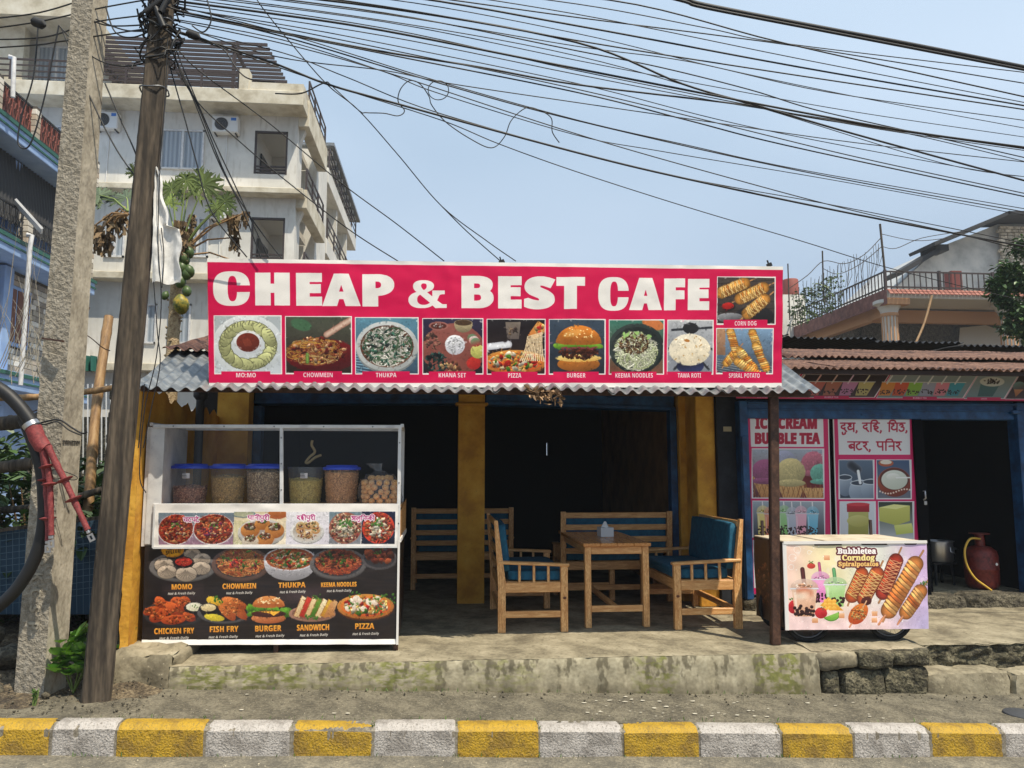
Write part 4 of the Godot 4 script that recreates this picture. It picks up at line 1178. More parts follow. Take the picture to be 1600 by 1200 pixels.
	M.pole = mat(Color.WHITE, 0.9, {tex = mottle(g8(126, 118, 104), g8(158, 150, 134), g8(178, 170, 154), 0.5, 0.25, 0.02, g8(90, 84, 74), 0.16), scale = V(1.2, 0.5, 1.2), bump = lump, deep = 1.0})
	M.pole_rough = mat(Color.WHITE, 0.95, {tex = mottle(g8(118, 111, 98), g8(146, 138, 124), g8(166, 158, 144), 0.3, 0.3, 0.02, g8(90, 84, 74), 0.24), scale = 2.2, bump = lump, deep = 1.3})
	M.pole_dark = mat(Color.WHITE, 0.9, {tex = make_tex(func(x, y):
		var t: float = nz(4, x * 3, y) * 0.5 + nz(1, x * 3, y) * 0.3 + nz(2, x * 2, y * 2) * 0.2
		return g8(40, 34, 28).lerp(g8(98, 86, 72), clampf((t - 0.3) * 2.4, 0, 1))), scale = V(0.9, 0.17, 0.9), bump = lump, deep = 1.5})
	M.red = mat(Color.WHITE, 0.7, {tex = mottle(g8(92, 34, 36), g8(128, 48, 50), g8(150, 76, 72), 0.4, 0.35), scale = 5.0})
	M.gas_red = mat(Color.WHITE, 0.55, {tex = mottle(g8(70, 22, 18), g8(110, 36, 28), g8(128, 52, 42), 0.4, 0.2, 0.02, g8(70, 40, 34)), scale = 3.0})
	M.hose = mat(g8(214, 172, 70), 0.5)
	M.bamboo = mat(Color.WHITE, 0.6, {tex = mottle(g8(110, 82, 52), g8(148, 114, 74), g8(172, 140, 96), 0.5, 0.2), scale = V(4, 0.8, 4)})
	M.bark = mat(Color.WHITE, 0.95, {tex = mottle(g8(70, 54, 36), g8(118, 94, 64), g8(150, 126, 92), 0.4, 0.3), scale = 4.0, bump = lump, deep = 1.5})
	M.wall_white = mat(Color.WHITE, 0.85, {tex = make_tex(func(x, y):
		var c := g8(200, 198, 191).lerp(g8(220, 217, 210), clampf((nz(0, x, y) - 0.2) * 1.6, 0, 1))
		var q: float = nz(4, x * 9, y) * 0.6 + nz(1, x * 5, y) * 0.4
		return c.lerp(g8(164, 158, 146), clampf((q - 0.56) * 4.0, 0, 0.5) * nz(0, x + 90, y)) * (0.98 + 0.04 * nz(2, x, y))), scale = 0.11, world = true})
	M.wall_beige = mat(Color.WHITE, 0.85, {tex = mottle(g8(172, 162, 140), g8(200, 192, 172), g8(212, 206, 190), 0.6, 0.12), scale = 0.25, world = true})
	M.soffit = mat(g8(196, 192, 184), 0.9)
	M.dark_brown = mat(g8(50, 36, 34), 0.6)
	M.curtain = mat(Color.WHITE, 0.9, {tex = make_tex(func(x, y):
		var t: float = 0.5 + 0.5 * sin(x * TAU / 16.0) * 0.8 + (nz(1, x * 2, 0) - 0.5) * 0.4
		return g8(126, 136, 146).lerp(g8(180, 188, 196), clampf(t, 0, 1)), 128, 8), scale = V(0.8, 0.8, 0.8), world = true})
	M.glass = mat(Color(0.6, 0.62, 0.65), 0.04, {alpha = 0.012, spec = 0.3})
	M.plastic = mat(Color(0.8, 0.84, 0.88), 0.14, {alpha = 0.06, spec = 0.4})
	M.dark_glass = mat(g8(30, 34, 40), 0.06)
	M.ac_white = mat(g8(214, 214, 212), 0.5)
	M.pale_blue = mat(Color.WHITE, 0.75, {tex = mottle(g8(130, 158, 202), g8(144, 172, 214), g8(156, 184, 222), 0.7, 0.06), scale = 0.3, world = true})
	M.teal = mat(g8(40, 96, 84), 0.6)
	M.brick_pale = mat(Color.WHITE, 0.9, {vc = true})
	M.brick_pale.albedo_texture = mottle(g8(170, 160, 144), g8(214, 206, 192), g8(240, 236, 226), 0.4, 0.2)
	M.brick_pale.uv1_triplanar = true
	M.brick_pale.uv1_world_triplanar = true
	M.joint = mat(g8(84, 78, 70), 0.95)
	M.terracotta = mat(Color.WHITE, 0.8, {tex = mottle(g8(132, 80, 66), g8(156, 98, 84), g8(172, 122, 106), 0.5, 0.2), scale = 1.0, world = true})
	M.orange = mat(g8(186, 140, 100), 0.85)
	M.maroon = mat(Color.WHITE, 0.8, {tex = mottle(g8(96, 60, 54), g8(120, 78, 70), g8(140, 98, 88), 0.6, 0.2), scale = 0.6, world = true})
	M.leaf = mat(Color.WHITE, 0.5, {vc = true, back = Color(0.25, 0.35, 0.1)})
	M.dry = mat(Color.WHITE, 0.9, {vc = true})
	M.tarp = mat(g8(40, 66, 86), 0.8)
	M.papaya_bark = mat(Color.WHITE, 0.95, {tex = mottle(g8(120, 98, 70), g8(178, 154, 118), g8(202, 180, 146), 0.4, 0.3), scale = 4.0, bump = lump, deep = 1.5})
	M.fruit = mat(g8(64, 84, 36), 0.45)
	M.cloth = mat(Color.WHITE, 0.75, {tex = mottle(g8(196, 194, 190), g8(220, 218, 214), g8(232, 230, 228), 0.6, 0.08), scale = 2.0, back = Color(0.3, 0.3, 0.3)})

# paint that has come off in flecks
func worn(a: Color, b: Color, under: Color) -> ImageTexture:
	return make_tex(func(x, y):
		var c := a.lerp(b, clampf((nz(0, x, y) - 0.4) * 2.2 + (nz(2, x, y) - 0.5) * 0.5, 0, 1))
		var q: float = nz(1, x * 3, y * 3) * 0.35 + nz(2, x * 2, y * 2) * 0.4 + nz(5, x, y) * 0.25
		if q > 0.6: c = c.lerp(under, clampf((q - 0.6) * 9.0, 0, 0.75))
		return c)

# ---------------------------------------------------------------- the ground
func build_ground() -> void:
	var s := st()
	sheet(s, 20, 20, func(u, v): return V(-150 + 300 * u, -0.6 + 0.032 * 150 - 0.032 * 300 * u, 60 - 260 * v))
	struct("ground", s, M.soil)
	s = st()
	sheet(s, 60, 20, func(u, v):
		var x: float = -20 + 44 * u
		return V(x, pave(x) - 0.175 + 0.006 * sin(x * 3.1) * sin(v * 30), 9 - 14.1 * v))
	struct("road", s, M.road)
	s = st()
	var n := FastNoiseLite.new()
	n.seed = 4
	n.frequency = 0.9
	sheet(s, 240, 16, func(u, v):
		var x: float = -7.0 + 19 * u
		var z: float = -5.04 - 1.19 * v
		return V(x, pave(x) + 0.012 * n.get_noise_2d(x, z) + 0.004 * n.get_noise_2d(x * 6, z * 6) - 0.006, z))
	struct("pavement", s, M.pave)
	# spots of spilt white plaster trodden into the pavement
	s = st()
	for i in 60:
		var x := rr(0.9, 2.2) if i % 3 else rr(-1.5, 3.0)
		var z := rr(-5.62, -5.16)
		var r := rr(0.004, 0.016)
		var o := V(x, pave(x) + 0.012 * n.get_noise_2d(x, z) + 0.004 * n.get_noise_2d(x * 6, z * 6), z)
		var pts := []
		for k in 7: pts.append(o + V(cos(k * 0.9) * r * rr(0.7, 1.8), 0.003, sin(k * 0.9) * r * rr(0.4, 1.0)))
		face(s, pts, Vector3.UP)
	stuff(tag(obj("plaster_spots", s, mat(g8(190, 184, 168), 0.9)), "white specks of spilt plaster trodden into the pavement", "plaster spots"))
	# bare earth round the foot of the poles, rising to the rubble behind
	s = st()
	sheet(s, 60, 40, func(u, v):
		var x: float = -8.0 + 6.1 * u
		var z: float = -5.15 - 5.0 * v
		var up: float = smoothstep(0.02, 0.25, v) * 0.10 + 0.35 * smoothstep(0.2, 0.7, v)
		return V(x, pave(x) - 0.012 + (up + 0.07 * n.get_noise_2d(x * 2, z * 2) * smoothstep(0.0, 0.1, v)) * smoothstep(-1.85, -2.2, x), z))
	struct("earth_bank", s, M.soil)
	# kerb: a strip of mortar with one stone after another set in it
	s = st()
	var KZ := -4.95
	sheet(s, 60, 1, func(u, v): return V(-9 + 20 * u, pave(-9 + 20 * u) - 0.03 - 0.18 * (1 - v), KZ - 0.006))
	sheet(s, 200, 4, func(u, v):
		var x: float = -9 + 20 * u
		return V(x, pave(x) - 0.03 + 0.024 * minf(v * 2.6, 1.0) + 0.003 * n.get_noise_2d(x * 30, v * 9), KZ - 0.006 - 0.12 * v))
	var kerb := struct("kerb", s, M.mortar)
	var xs := [-3.66, -3.18, -2.7, -2.21, -1.85, -1.36, -0.87, -0.4, 0.09, 0.58, 1.09, 1.56, 2.07, 2.53, 3.03, 3.52, 4.0, 4.48]
	for i in xs.size(): xs[i] *= 1.042
	for i in xs.size() - 1:
		s = st()
		var x0: float = xs[i] + rr(0.002, 0.012)
		var x1: float = xs[i + 1] - rr(0.002, 0.012)
		var nn := FastNoiseLite.new()
		nn.seed = 30 + i
		nn.frequency = 6.0
		var lift := rr(-0.004, 0.004)
		var off := rr(-0.004, 0.004)
		var lean := rr(-0.006, 0.006)
		var P := func(x: float, q: Vector2) -> Vector3:
			var e := pow(absf((x - (x0 + x1) / 2) / (x1 - x0)) * 2.0, 30.0) * 0.007
			var chip: float = maxf(0.0, nn.get_noise_2d(x * 3.0, 4.0) - 0.32) * 0.05 if q.x > -0.07 and q.x < -0.012 else 0.0
			var b: float = 0.002 * nn.get_noise_2d(x * 6, q.x * 30) + 0.0022 * nn.get_noise_2d(x * 22, q.x * 90 + q.y * 70)
			return V(x, pave(x) + q.x + lift + lean * (x - x0) / (x1 - x0) - (e if q.x > -0.18 else 0.0) + b, KZ + q.y + off - e * 0.6 + b - chip)
		sheet(s, 40, 10, func(u, v): return P.call(lerpf(x0, x1, u), Vector2(lerpf(-0.195, -0.03, v), 0.0)))
		sheet(s, 40, 6, func(u, v): return P.call(lerpf(x0, x1, u), Vector2(lerpf(-0.03, 0.0, minf(v * 2.0, 1.0)), lerpf(0.0, -0.045, minf(v * 2.0, 1.0)) - maxf(0.0, v - 0.5) * 0.15)))
		for x in [x0, x1]:
			face(s, [P.call(x, Vector2(-0.2, 0)), P.call(x, Vector2(-0.03, 0)), P.call(x, Vector2(0, -0.045)), P.call(x, Vector2(0, -0.12)), P.call(x, Vector2(-0.2, -0.12))], V(1 if x == x1 else -1, 0, 0))
		struct("kerb_stone", s, M.kerb_yellow if i % 2 == 0 else M.kerb_white, kerb)
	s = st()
	lathe(s, [Vector2(0.0, 0.012), Vector2(0.125, 0.012), Vector2(0.13, 0.006), Vector2(0.13, -0.01)], 32, Transform3D(Basis.from_euler(V(0, 0, -0.032)), V(4.06, pave(4.06) - 0.002, -5.27)))  # a thin flat dark grey disc laid on the pavement
	tag(obj("round_disc", s, mat(g8(62, 64, 68), 0.8)), "round dark grey disc lying flat on the pavement at far right", "cover")
	# loose grit on pavement and road edge
	s = st()
	rock(s, Vector3.ZERO, Vector3.ONE, 98, 5, 3)
	var gx := []
	var gc := []
	for i in 6500:
		var x := rr(-3.2, 4.6)
		var road := i % 5 == 0
		var z := rr(-4.93, -4.55) if road else rr(-5.72, -5.09)
		var y := pave(x) - (0.175 if road else 0.004) + (0.012 * n.get_noise_2d(x, z) + 0.004 * n.get_noise_2d(x * 6, z * 6) if not road else 0.0)
		var q := rr(0.0016, 0.0045) if i % 30 else rr(0.005, 0.011)
		gx.append(Transform3D(Basis.from_euler(V(rr(0, 6), rr(0, 6), 0)).scaled(Vector3.ONE * q), V(x, y, z)))
		gc.append(Color(0.34, 0.30, 0.22) * (rr(0.25, 0.7) if i % 3 else rr(0.8, 1.7)))
	tag(many("pavement_grit", s.commit(), M.dry, gx, null, gc), "fine pale grit strewn over the pavement and road edge", "grit")
	# blades of grass and crumbs along the joints
	var xf := []
	var cols := []
	for i in 420:
		var w := rng.randi() % 4
		var x := rr(-2.2, 3.5)
		var p := V(x, pave(x) - 0.178, -4.94)
		if w == 0:
			var j: int = rng.randi() % xs.size()
			p = V(xs[j] + rr(-0.01, 0.01), pave(xs[j]) - 0.02, -4.97 - rr(0, 0.1))
		elif w == 1: p = V(x, pave(x), -5.075 + rr(-0.015, 0.015))
		elif w == 2: p = V(rr(-1.9, 2.7), pave(x), -5.70)
		if w == 2: p.y = pave(p.x)
		xf.append(Transform3D(Basis.from_euler(V(rr(-0.6, 0.6), rr(0, 6), rr(-0.6, 0.6))).scaled(Vector3.ONE * rr(0.35, 1.0)), p))
		cols.append(Color(0.08, 0.14, 0.03) * rr(0.6, 1.4))
	many("kerb_grass", leaf_mesh(0.004, 0.035), M.leaf, xf, null, cols)
	tag(get_child(get_child_count() - 1), "tiny grass blades growing along kerb joints and platform foot", "grass")

func leaf_mesh(w: float, l: float) -> ArrayMesh:
	var s := st()
	for sg in [-1, 1]:
		face(s, [V(0, 0, 0), V(sg * w, l * 0.4, -w * 0.3), V(sg * w * 0.7, l * 0.75, w * 0.1), V(0, l, w * 0.6)], V(0, 0.2, 1))
	return s.commit()

func build_platform() -> void:
	var n := FastNoiseLite.new()
	n.seed = 8
	n.frequency = 1.3
	var edge := func(x: float) -> float: return -5.755 + 0.02 * n.get_noise_1d(x * 2.0) + 0.008 * n.get_noise_1d(x * 17.0) + 0.03 * smoothstep(1.9, 2.9, x) * n.get_noise_1d(x * 6.0)
	var s := st()
	sheet(s, 150, 40, func(u, v):
		var x: float = -2.4 + 5.22 * u
		var z: float = lerpf(edge.call(x) - 0.012, -12.6, v * v)
		return V(x, 0.006 * n.get_noise_2d(x * 2, z * 2) + 0.002 * n.get_noise_2d(x * 9, z * 9), z))
	var plat := struct("cafe_platform", s, M.floor)
	# the front of the platform with its moss and its water stains
	var img := make_tex(func(x, y):
		var px: float = x / 1024.0 * 1000.0 + 260.0        # along the front
		var t: float = clampf((nz(0, x, y) * 0.35 + nz(1, x, y) * 0.35 + nz(2, x, y) * 0.3 - 0.3) * 2.2, 0, 1)
		var c := g8(138, 130, 108).lerp(g8(184, 175, 150), t)
		var streak: float = nz(4, x, y / 2) * 0.6 + nz(1, x * 2 + 50, y) * 0.4
		if streak > 0.55: c = c.lerp(g8(78, 72, 56), clampf((streak - 0.55) * 6.0, 0, 0.65))
		var green := 0.0
		for g in [[315, 55, 0.9], [385, 50, 0.75], [430, 36, 0.8], [590, 60, 0.75], [640, 30, 0.5], [985, 34, 0.6], [1010, 24, 0.6], [1180, 36, 0.9], [1212, 26, 1.0], [760, 70, 0.3], [500, 50, 0.45]]:
			green = maxf(green, g[2] * (1.0 - absf(px - g[0]) / g[1]))
		green *= clampf((nz(1, x, y * 2) * 0.5 + nz(2, x, y) * 0.25 + nz(4, x, y + 20) * 0.25 - 0.42) * 7.0, 0.0, 1.4)
		if green > 0.05: c = c.lerp(g8(84, 88, 36).lerp(g8(118, 120, 58), nz(2, x, y)), clampf(green * 1.1, 0, 0.8))
		var low: float = smoothstep(40, 64, y + 16.0 * nz(1, x * 2, 9))
		return c.lerp(g8(70, 62, 46), low * 0.35), 1024, 64)
	s = st()
	sheet(s, 150, 8, func(u, v):
		var x: float = -1.9 + 4.72 * u
		var y: float = lerpf(pave(x) - 0.02, 0.0, v)
		return V(x, y + (0.004 * n.get_noise_1d(x * 9) if v == 1.0 else 0.0), edge.call(x) - 0.013 * (1.0 if v > 0.95 else 0.0) + 0.02 * (1 - v) + 0.012 * n.get_noise_2d(x * 5, y * 14)))
	struct("platform_front", s, mat(Color.WHITE, 0.9, {tex = img}), plat)
	# the broken plinth at the left end, under the cafe's side wall
	s = st()
	var blk := func(s: SurfaceTool, x0: float, x1: float, y0: float, y1: float, z0: float, z1: float, sd: int, amp: float):
		var nn := FastNoiseLite.new()
		nn.seed = sd
		nn.frequency = 3.0
		var c := V((x0 + x1) / 2, (y0 + y1) / 2, (z0 + z1) / 2)
		var h := V((x1 - x0) / 2, (y1 - y0) / 2, (z1 - z0) / 2)
		for ax in 3:
			for sg in [-1, 1]:
				sheet(s, 12, 6, func(u, v):
					var q := Vector3()
					q[ax] = sg
					q[(ax + 1) % 3] = (2.0 * u - 1.0) * sg
					q[(ax + 2) % 3] = 2.0 * v - 1.0
					var r := q / pow(pow(absf(q.x), 9.0) + pow(absf(q.y), 9.0) + pow(absf(q.z), 9.0), 1.0 / 9.0)
					var p := c + r * h
					return p + r * (amp * nn.get_noise_3dv(p * 1.3) + amp * 0.4 * nn.get_noise_3dv(p * 5.0)))
	blk.call(s, -2.34, -1.86, -0.3, 0.10, -6.45, -5.74, 3, 0.05)
	struct("plinth_block", s, M.floor, plat)
	for e in [[2.80, 3.14, -0.13, 0.0, -6.3, -5.75, 21], [3.13, 3.42, -0.125, -0.004, -6.3, -5.73, 22], [3.41, 3.72, -0.12, 0.0, -6.3, -5.76, 23], [2.86, 3.0, -0.36, -0.14, -6.2, -5.78, 24], [3.02, 3.34, -0.36, -0.135, -6.2, -5.75, 25], [3.35, 3.7, -0.36, -0.13, -6.2, -5.77, 26]]:
		s = st()
		blk.call(s, e[0], e[1], e[2], e[3], e[4], e[5], e[6], 0.022)
		struct("edge_stone", s, M.floor if e[3] > -0.1 and e[0] < 3.0 else M.rubble_mossy, plat)
	s = st()
	sheet(s, 30, 12, func(u, v):
		var x: float = 2.79 + 0.92 * u
		var z: float = lerpf(-5.80 + 0.025 * n.get_noise_1d(x * 9), -6.35, v)
		return V(x, 0.012 + 0.012 * n.get_noise_2d(x * 5, z * 5) - 0.02 * maxf(0.0, 1.0 - v * 5.0) * absf(n.get_noise_1d(x * 11)), z), 0.03)
	struct("broken_top", s, M.floor, plat)
	# in front of the shop on the right: a slab, its broken riser, one step and the door sill
	s = st()
	sheet(s, 120, 30, func(u, v):
		var x: float = 2.78 + 6.2 * u
		var z: float = lerpf(-5.99 + 0.05 * n.get_noise_1d(x * 5), -7.6, v)
		return V(x, 0.0 + 0.012 * n.get_noise_2d(x * 3, z * 3) - 0.01 - 0.03 * maxf(0.0, 1.0 - v * 8.0) * absf(n.get_noise_1d(x * 7)), z))
	var slab := struct("shop_forecourt", s, M.floor)
	s = st()
	sheet(s, 160, 12, func(u, v):
		var x: float = 3.6 + 5.4 * u
		var y: float = lerpf(-0.26, -0.012, v)
		return V(x, y, -5.985 + 0.05 * n.get_noise_1d(x * 5) + 0.05 * n.get_noise_2d(x * 7, y * 20) - 0.02 * v))
	struct("riser", s, M.rubble_mossy, slab)
	for e in [[3.68, 4.4, 41], [4.39, 5.3, 42], [5.29, 6.4, 43]]:
		s = st()
		blk.call(s, e[0], e[1], -0.6, -0.17 - 0.02 * (e[0] - 3.6), -6.2, -5.79, e[2], 0.016)
		struct("step_stone", s, M.floor, slab)
	s = st()
	blk.call(s, 2.98, 5.3, -0.1, 0.115, -7.85, -7.52, 44, 0.015)
	struct("door_sill", s, M.rubble, slab)
	s = st()
	blk.call(s, 5.29, 8.4, -0.1, 0.12, -7.85, -7.53, 45, 0.02)
	struct("door_sill", s, M.rubble, slab)
	# loose stones at the left foot of everything
	var places := [[-2.96, -5.55, 0.12], [-3.05, -5.3, 0.10], [-2.5, -5.74, 0.11], [-2.42, -5.82, 0.09], [-3.25, -5.75, 0.16], [-3.1, -6.0, 0.2], [-3.5, -5.6, 0.14], [-3.35, -6.2, 0.2], [-2.75, -5.95, 0.08], [-3.1, -6.5, 0.24], [-3.6, -6.3, 0.26], [-2.55, -6.2, 0.14], [-2.48, -6.5, 0.16], [-2.6, -5.5, 0.05], [-2.85, -5.3, 0.045], [-3.02, -5.45, 0.05]]
	for i in places.size():
		var q: Array = places[i]
		s = st()
		rock(s, Vector3.ZERO, V(q[2] * 1.2, q[2] * 0.8, q[2]), 60 + i)
		var o := obj("stone", s, M.rubble)
		o.position = V(q[0], pave(q[0]) + q[2] * 0.25 + (0.08 if q[1] < -5.6 else 0.0) + (0.12 if q[1] < -6.1 else 0.0), q[1])
		var rank := 0
		for q2 in places:
			if (q2[1] < -5.6) == (q[1] < -5.6) and (q2[0] < q[0] or q2[0] == q[0] and places.find(q2) <= i): rank += 1
		tag(o, ("grey broken stone, %s from the left in the rubble behind the poles" if q[1] < -5.6 else "small grey stone, %s from the left on the ground before the poles") % ORD[rank - 1], "stone", "loose stones at the foot of the poles")
	var xf := []
	for i in 430:
		var x := rr(-3.4, -1.9)
		var z := rr(-5.9, -5.1)
		if i > 260:
			x = rr(-1.9, 4.4)
			z = -5.74 + absf(rng.randfn()) * 0.12
		xf.append(Transform3D(Basis.from_euler(V(rr(0, 6), rr(0, 6), 0)).scaled(Vector3.ONE * rr(0.004, 0.018)), V(x, pave(x) + (0.01 + 0.1 * smoothstep(-5.25, -6.1, z) if i <= 260 else 0.0), z)))
	s = st()
	rock(s, Vector3.ZERO, Vector3.ONE, 99, 6, 4)
	tag(many("gravel", s.commit(), M.rubble, xf), "small gravel and crumbs round the pole feet and platform foot", "gravel")

# ---------------------------------------------------------------- the cafe
func tin_sheet(s: SurfaceTool, x0: float, x1: float, front: Vector2, back: Vector2, pitch: float, amp: float, skew := 0.0, sd := 1, wob := 0.012) -> void:
	var n := FastNoiseLite.new()
	n.seed = sd
	n.frequency = 1.2
	sheet(s, int((x1 - x0) / pitch * 8.0), 6, func(u, v):
		var x: float = lerpf(x0, x1, u)
		var z: float = lerpf(front.x, back.x, v)
		var y: float = lerpf(front.y, back.y, v) + amp * sin(x / pitch * TAU) + wob * n.get_noise_2d(x * 1.6, v * 2.0)
		return V(x + skew * v, y, z + (0.02 * n.get_noise_1d(x * 2) if v == 0.0 else 0.0)), 0.003)

func build_cafe() -> void:
	var c := thing("cafe_building", "open-fronted yellow and blue cafe with a tin roof and dark interior", "cafe")
	var s := st()
	# left side wall with its broken top, its raw brick end towards the pole
	var pts := []
	var n := FastNoiseLite.new()
	n.seed = 17
	n.frequency = 2.5
	sheet(s, 40, 20, func(u, v):     # inner face, looking to +x
		var z: float = lerpf(-6.0, -8.0, u)
		var top: float = 1.94 + 0.03 * n.get_noise_1d(z * 6) + 0.012 * round(2.0 * sin(z * 23.0)) + 0.06 * smoothstep(-6.8, -6.35, z)
		return V(-2.285, lerpf(0.02, top, v), z))
	sheet(s, 4, 40, func(u, v):      # the end towards the street
		return V(lerpf(lerpf(-2.35, -2.41, v) + 0.03 * n.get_noise_1d(v * 20), -2.285, u), lerpf(0.02, 1.98, v), -6.0 + 0.006 * n.get_noise_2d(u * 3, v * 16)))
	obj("side_wall", s, M.yellow, c)
	s = st()
	for i in 24:
		for j in 2: box(s, V(-2.44 - 0.03 * rr(0, 1), 0.05 + i * 0.082, -6.13 - j * 0.26), V(0.12 + rr(-0.03, 0.03), 0.072, 0.22), Basis.from_euler(V(0, rr(-0.12, 0.12), rr(-0.05, 0.05))), 0.008)
	bx(s, -2.45, -2.30, 0.0, 1.9, -8.0, -6.04)
	stuff(obj("rough_brickwork", s, M.rubble, c))
	s = st()
	bx(s, -2.3, -1.99, 0.0, 2.75, -8.2, -8.0)
	obj("corner_wall", s, M.yellow, c)
	s = st()
	sheet(s, 4, 40, func(u, v): return V(lerpf(0.145, 0.425, u), lerpf(0.0, 2.26, v), -8.17 + 0.006 * n.get_noise_2d(u * 2, v * 9)))
	bx(s, 0.145, 0.425, 0.0, 2.26, -8.45, -8.19)
	bx(s, 0.11, 0.46, 2.06, 2.09, -8.3, -8.14, 0.01)
	obj("pillar", s, M.yellow, c)
	s = st()
	bx(s, 2.588, 2.79, 0.0, 2.6, -8.5, -7.75, 0.01)
	bx(s, 2.517, 2.6, 0.0, 2.6, -8.5, -8.1, 0.01)
	obj("pillar", s, M.yellow, c)
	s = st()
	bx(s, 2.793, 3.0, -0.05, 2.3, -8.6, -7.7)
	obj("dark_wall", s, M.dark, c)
	# shutter boxes and their guides
	for e in [[-1.98, 0.14, 2.06, 2.08], [0.43, 2.50, 2.07, 2.02]]:
		s = st()
		var tilt: float = atan2(e[3] - e[2], e[1] - e[0])
		var m := V((e[0] + e[1]) / 2, (e[2] + e[3]) / 2, 0)
		var B := Basis.from_euler(V(0, 0, tilt))
		box(s, m + V(0, 0.15, -8.3), V(e[1] - e[0], 0.3, 0.24), B, 0.012)
		box(s, m + V(0, 0.02, -8.165), V(e[1] - e[0], 0.035, 0.03), B, 0.004)
		box(s, m + V(0, 0.16, -8.17), V((e[1] - e[0]) * 0.3, 0.02, 0.02), B, 0.004)
		box(s, m + V(0.4, 0.12, -8.17), V(0.25, 0.015, 0.02), B, 0.004)
		obj("shutter_box", s, M.blue, c)
	for e in [[-1.985, -1.9], [2.44, 2.515]]:
		s = st()
		bx(s, e[0], e[1], 0.0, 2.04, -8.3, -8.17, 0.006)
		obj("shutter_guide", s, M.blue, c)
	# the room behind
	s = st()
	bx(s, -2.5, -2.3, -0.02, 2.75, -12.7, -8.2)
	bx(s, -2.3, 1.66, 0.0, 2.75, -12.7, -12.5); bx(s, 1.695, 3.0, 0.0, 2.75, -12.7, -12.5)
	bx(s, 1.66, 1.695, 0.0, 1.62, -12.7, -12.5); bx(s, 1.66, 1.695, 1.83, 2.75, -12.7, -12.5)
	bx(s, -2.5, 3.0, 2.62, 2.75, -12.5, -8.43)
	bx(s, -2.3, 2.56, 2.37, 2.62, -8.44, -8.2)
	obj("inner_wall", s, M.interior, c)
	s = st()
	bx(s, 2.58, 3.0, 0.0, 2.62, -12.5, -8.51)
	obj("inner_wall", s, M.brown_wall, c)
	# roof: one row of tin along the front, rusty sheets behind
	var roof := Node3D.new()
	roof.name = "roof"
	c.add_child(roof)
	var x := -2.3
	for i in 6:
		s = st()
		var w := 0.94
		tin_sheet(s, x, minf(x + w, 2.97), Vector2(-5.84, 1.968 + 0.012 * (i % 2) + 0.01 * i / 6.0), Vector2(-6.72, 2.40 + 0.012 * (i % 2)), 0.102, 0.016, 0.0, 100 + i, 0.02)
		obj("corrugated_sheet", s, M.tin, roof)
		x += 0.89
	for i in 5:
		s = st()
		tin_sheet(s, -2.34 + i * 1.08, -2.34 + i * 1.08 + 1.12, Vector2(-6.52, 2.37 + 0.008 * (i % 2)), Vector2(-8.6, 2.92 + 0.008 * (i % 2)), 0.102, 0.016, 0.0, 120 + i, 0.03)
		obj("rusty_sheet", s, M.old_rust, roof)
	s = st()
	sheet(s, 6, 6, func(u, v): return V(-2.3 + 5.3 * u, 2.78, -8.4 - 4.3 * v), 0.02)
	obj("rear_sheet", s, M.old_rust, roof)
	s = st()
	for e in [[-5.98, 1.985], [-6.6, 2.28], [-8.0, 2.68]]: bar(s, V(-2.28, e[1], e[0]), V(2.95, e[1], e[0]), 0.05, 0.05)
	obj("roof_batten", s, M.brown_metal, roof)
	s = st()
	tube(s, [V(-2.13, 0.1, -6.9), V(-2.13, 2.08, -6.9)], 0.035, 10)
	lathe(s, [Vector2(0.036, 0), Vector2(0.06, 0.03), Vector2(0.06, 0.07), Vector2(0.03, 0.1)], 10, Transform3D(Basis(), V(-2.13, 1.98, -6.9)))
	obj("roof_post", s, M.cable_grey, c)
	# the small wall and grating seen through the gap over the broken wall
	s = st()
	bx(s, -2.9, -2.34, 1.4, 2.5, -9.6, -9.5)
	tag(obj("grey_wall", s, M.rubble), "grey plastered wall seen through gap under the left roof end", "wall")
	# the front post on the right
	s = st()
	bar(s, V(2.615, 0.0, -6.05), V(2.665, 2.02, -6.02), 0.075, 0.055, 0.008, V(0, 0, 1))
	tag(obj("roof_post", s, M.brown_metal), "rusty brown steel post holding up right roof end beside the cart", "post")
	# dry leaves caught under the eave
	var xf := []
	var cols := []
	for i in 90:
		var a := rr(-1, 1)
		xf.append(Transform3D(Basis.from_euler(V(rr(0, 6), rr(0, 6), rr(0, 6))).scaled(Vector3.ONE * rr(0.6, 1.5)), at(852 + a * 26, 606 + absf(rr(-1, 1)) * 12 + (14 if a > 0.2 else 4) * rr(0, 1), -5.82 + rr(-0.04, 0.03))))
		cols.append(Color(0.35, 0.22, 0.12) * rr(0.3, 1.3))
	many("dry_twigs", leaf_mesh(0.012, 0.05), M.dry, xf, null, cols)
	tag(get_child(get_child_count() - 1), "tuft of dry brown leaves caught under the sign's lower edge", "dry leaves")
	# a paper note and switch boards on the walls
	s = st()
	bx(s, 2.86, 2.945, 1.77, 1.82, -7.699, -7.694)
	tag(obj("paper_note", s, mat(g8(170, 160, 130), 0.9)), "small cream paper note stuck on the black wall between shops", "note")

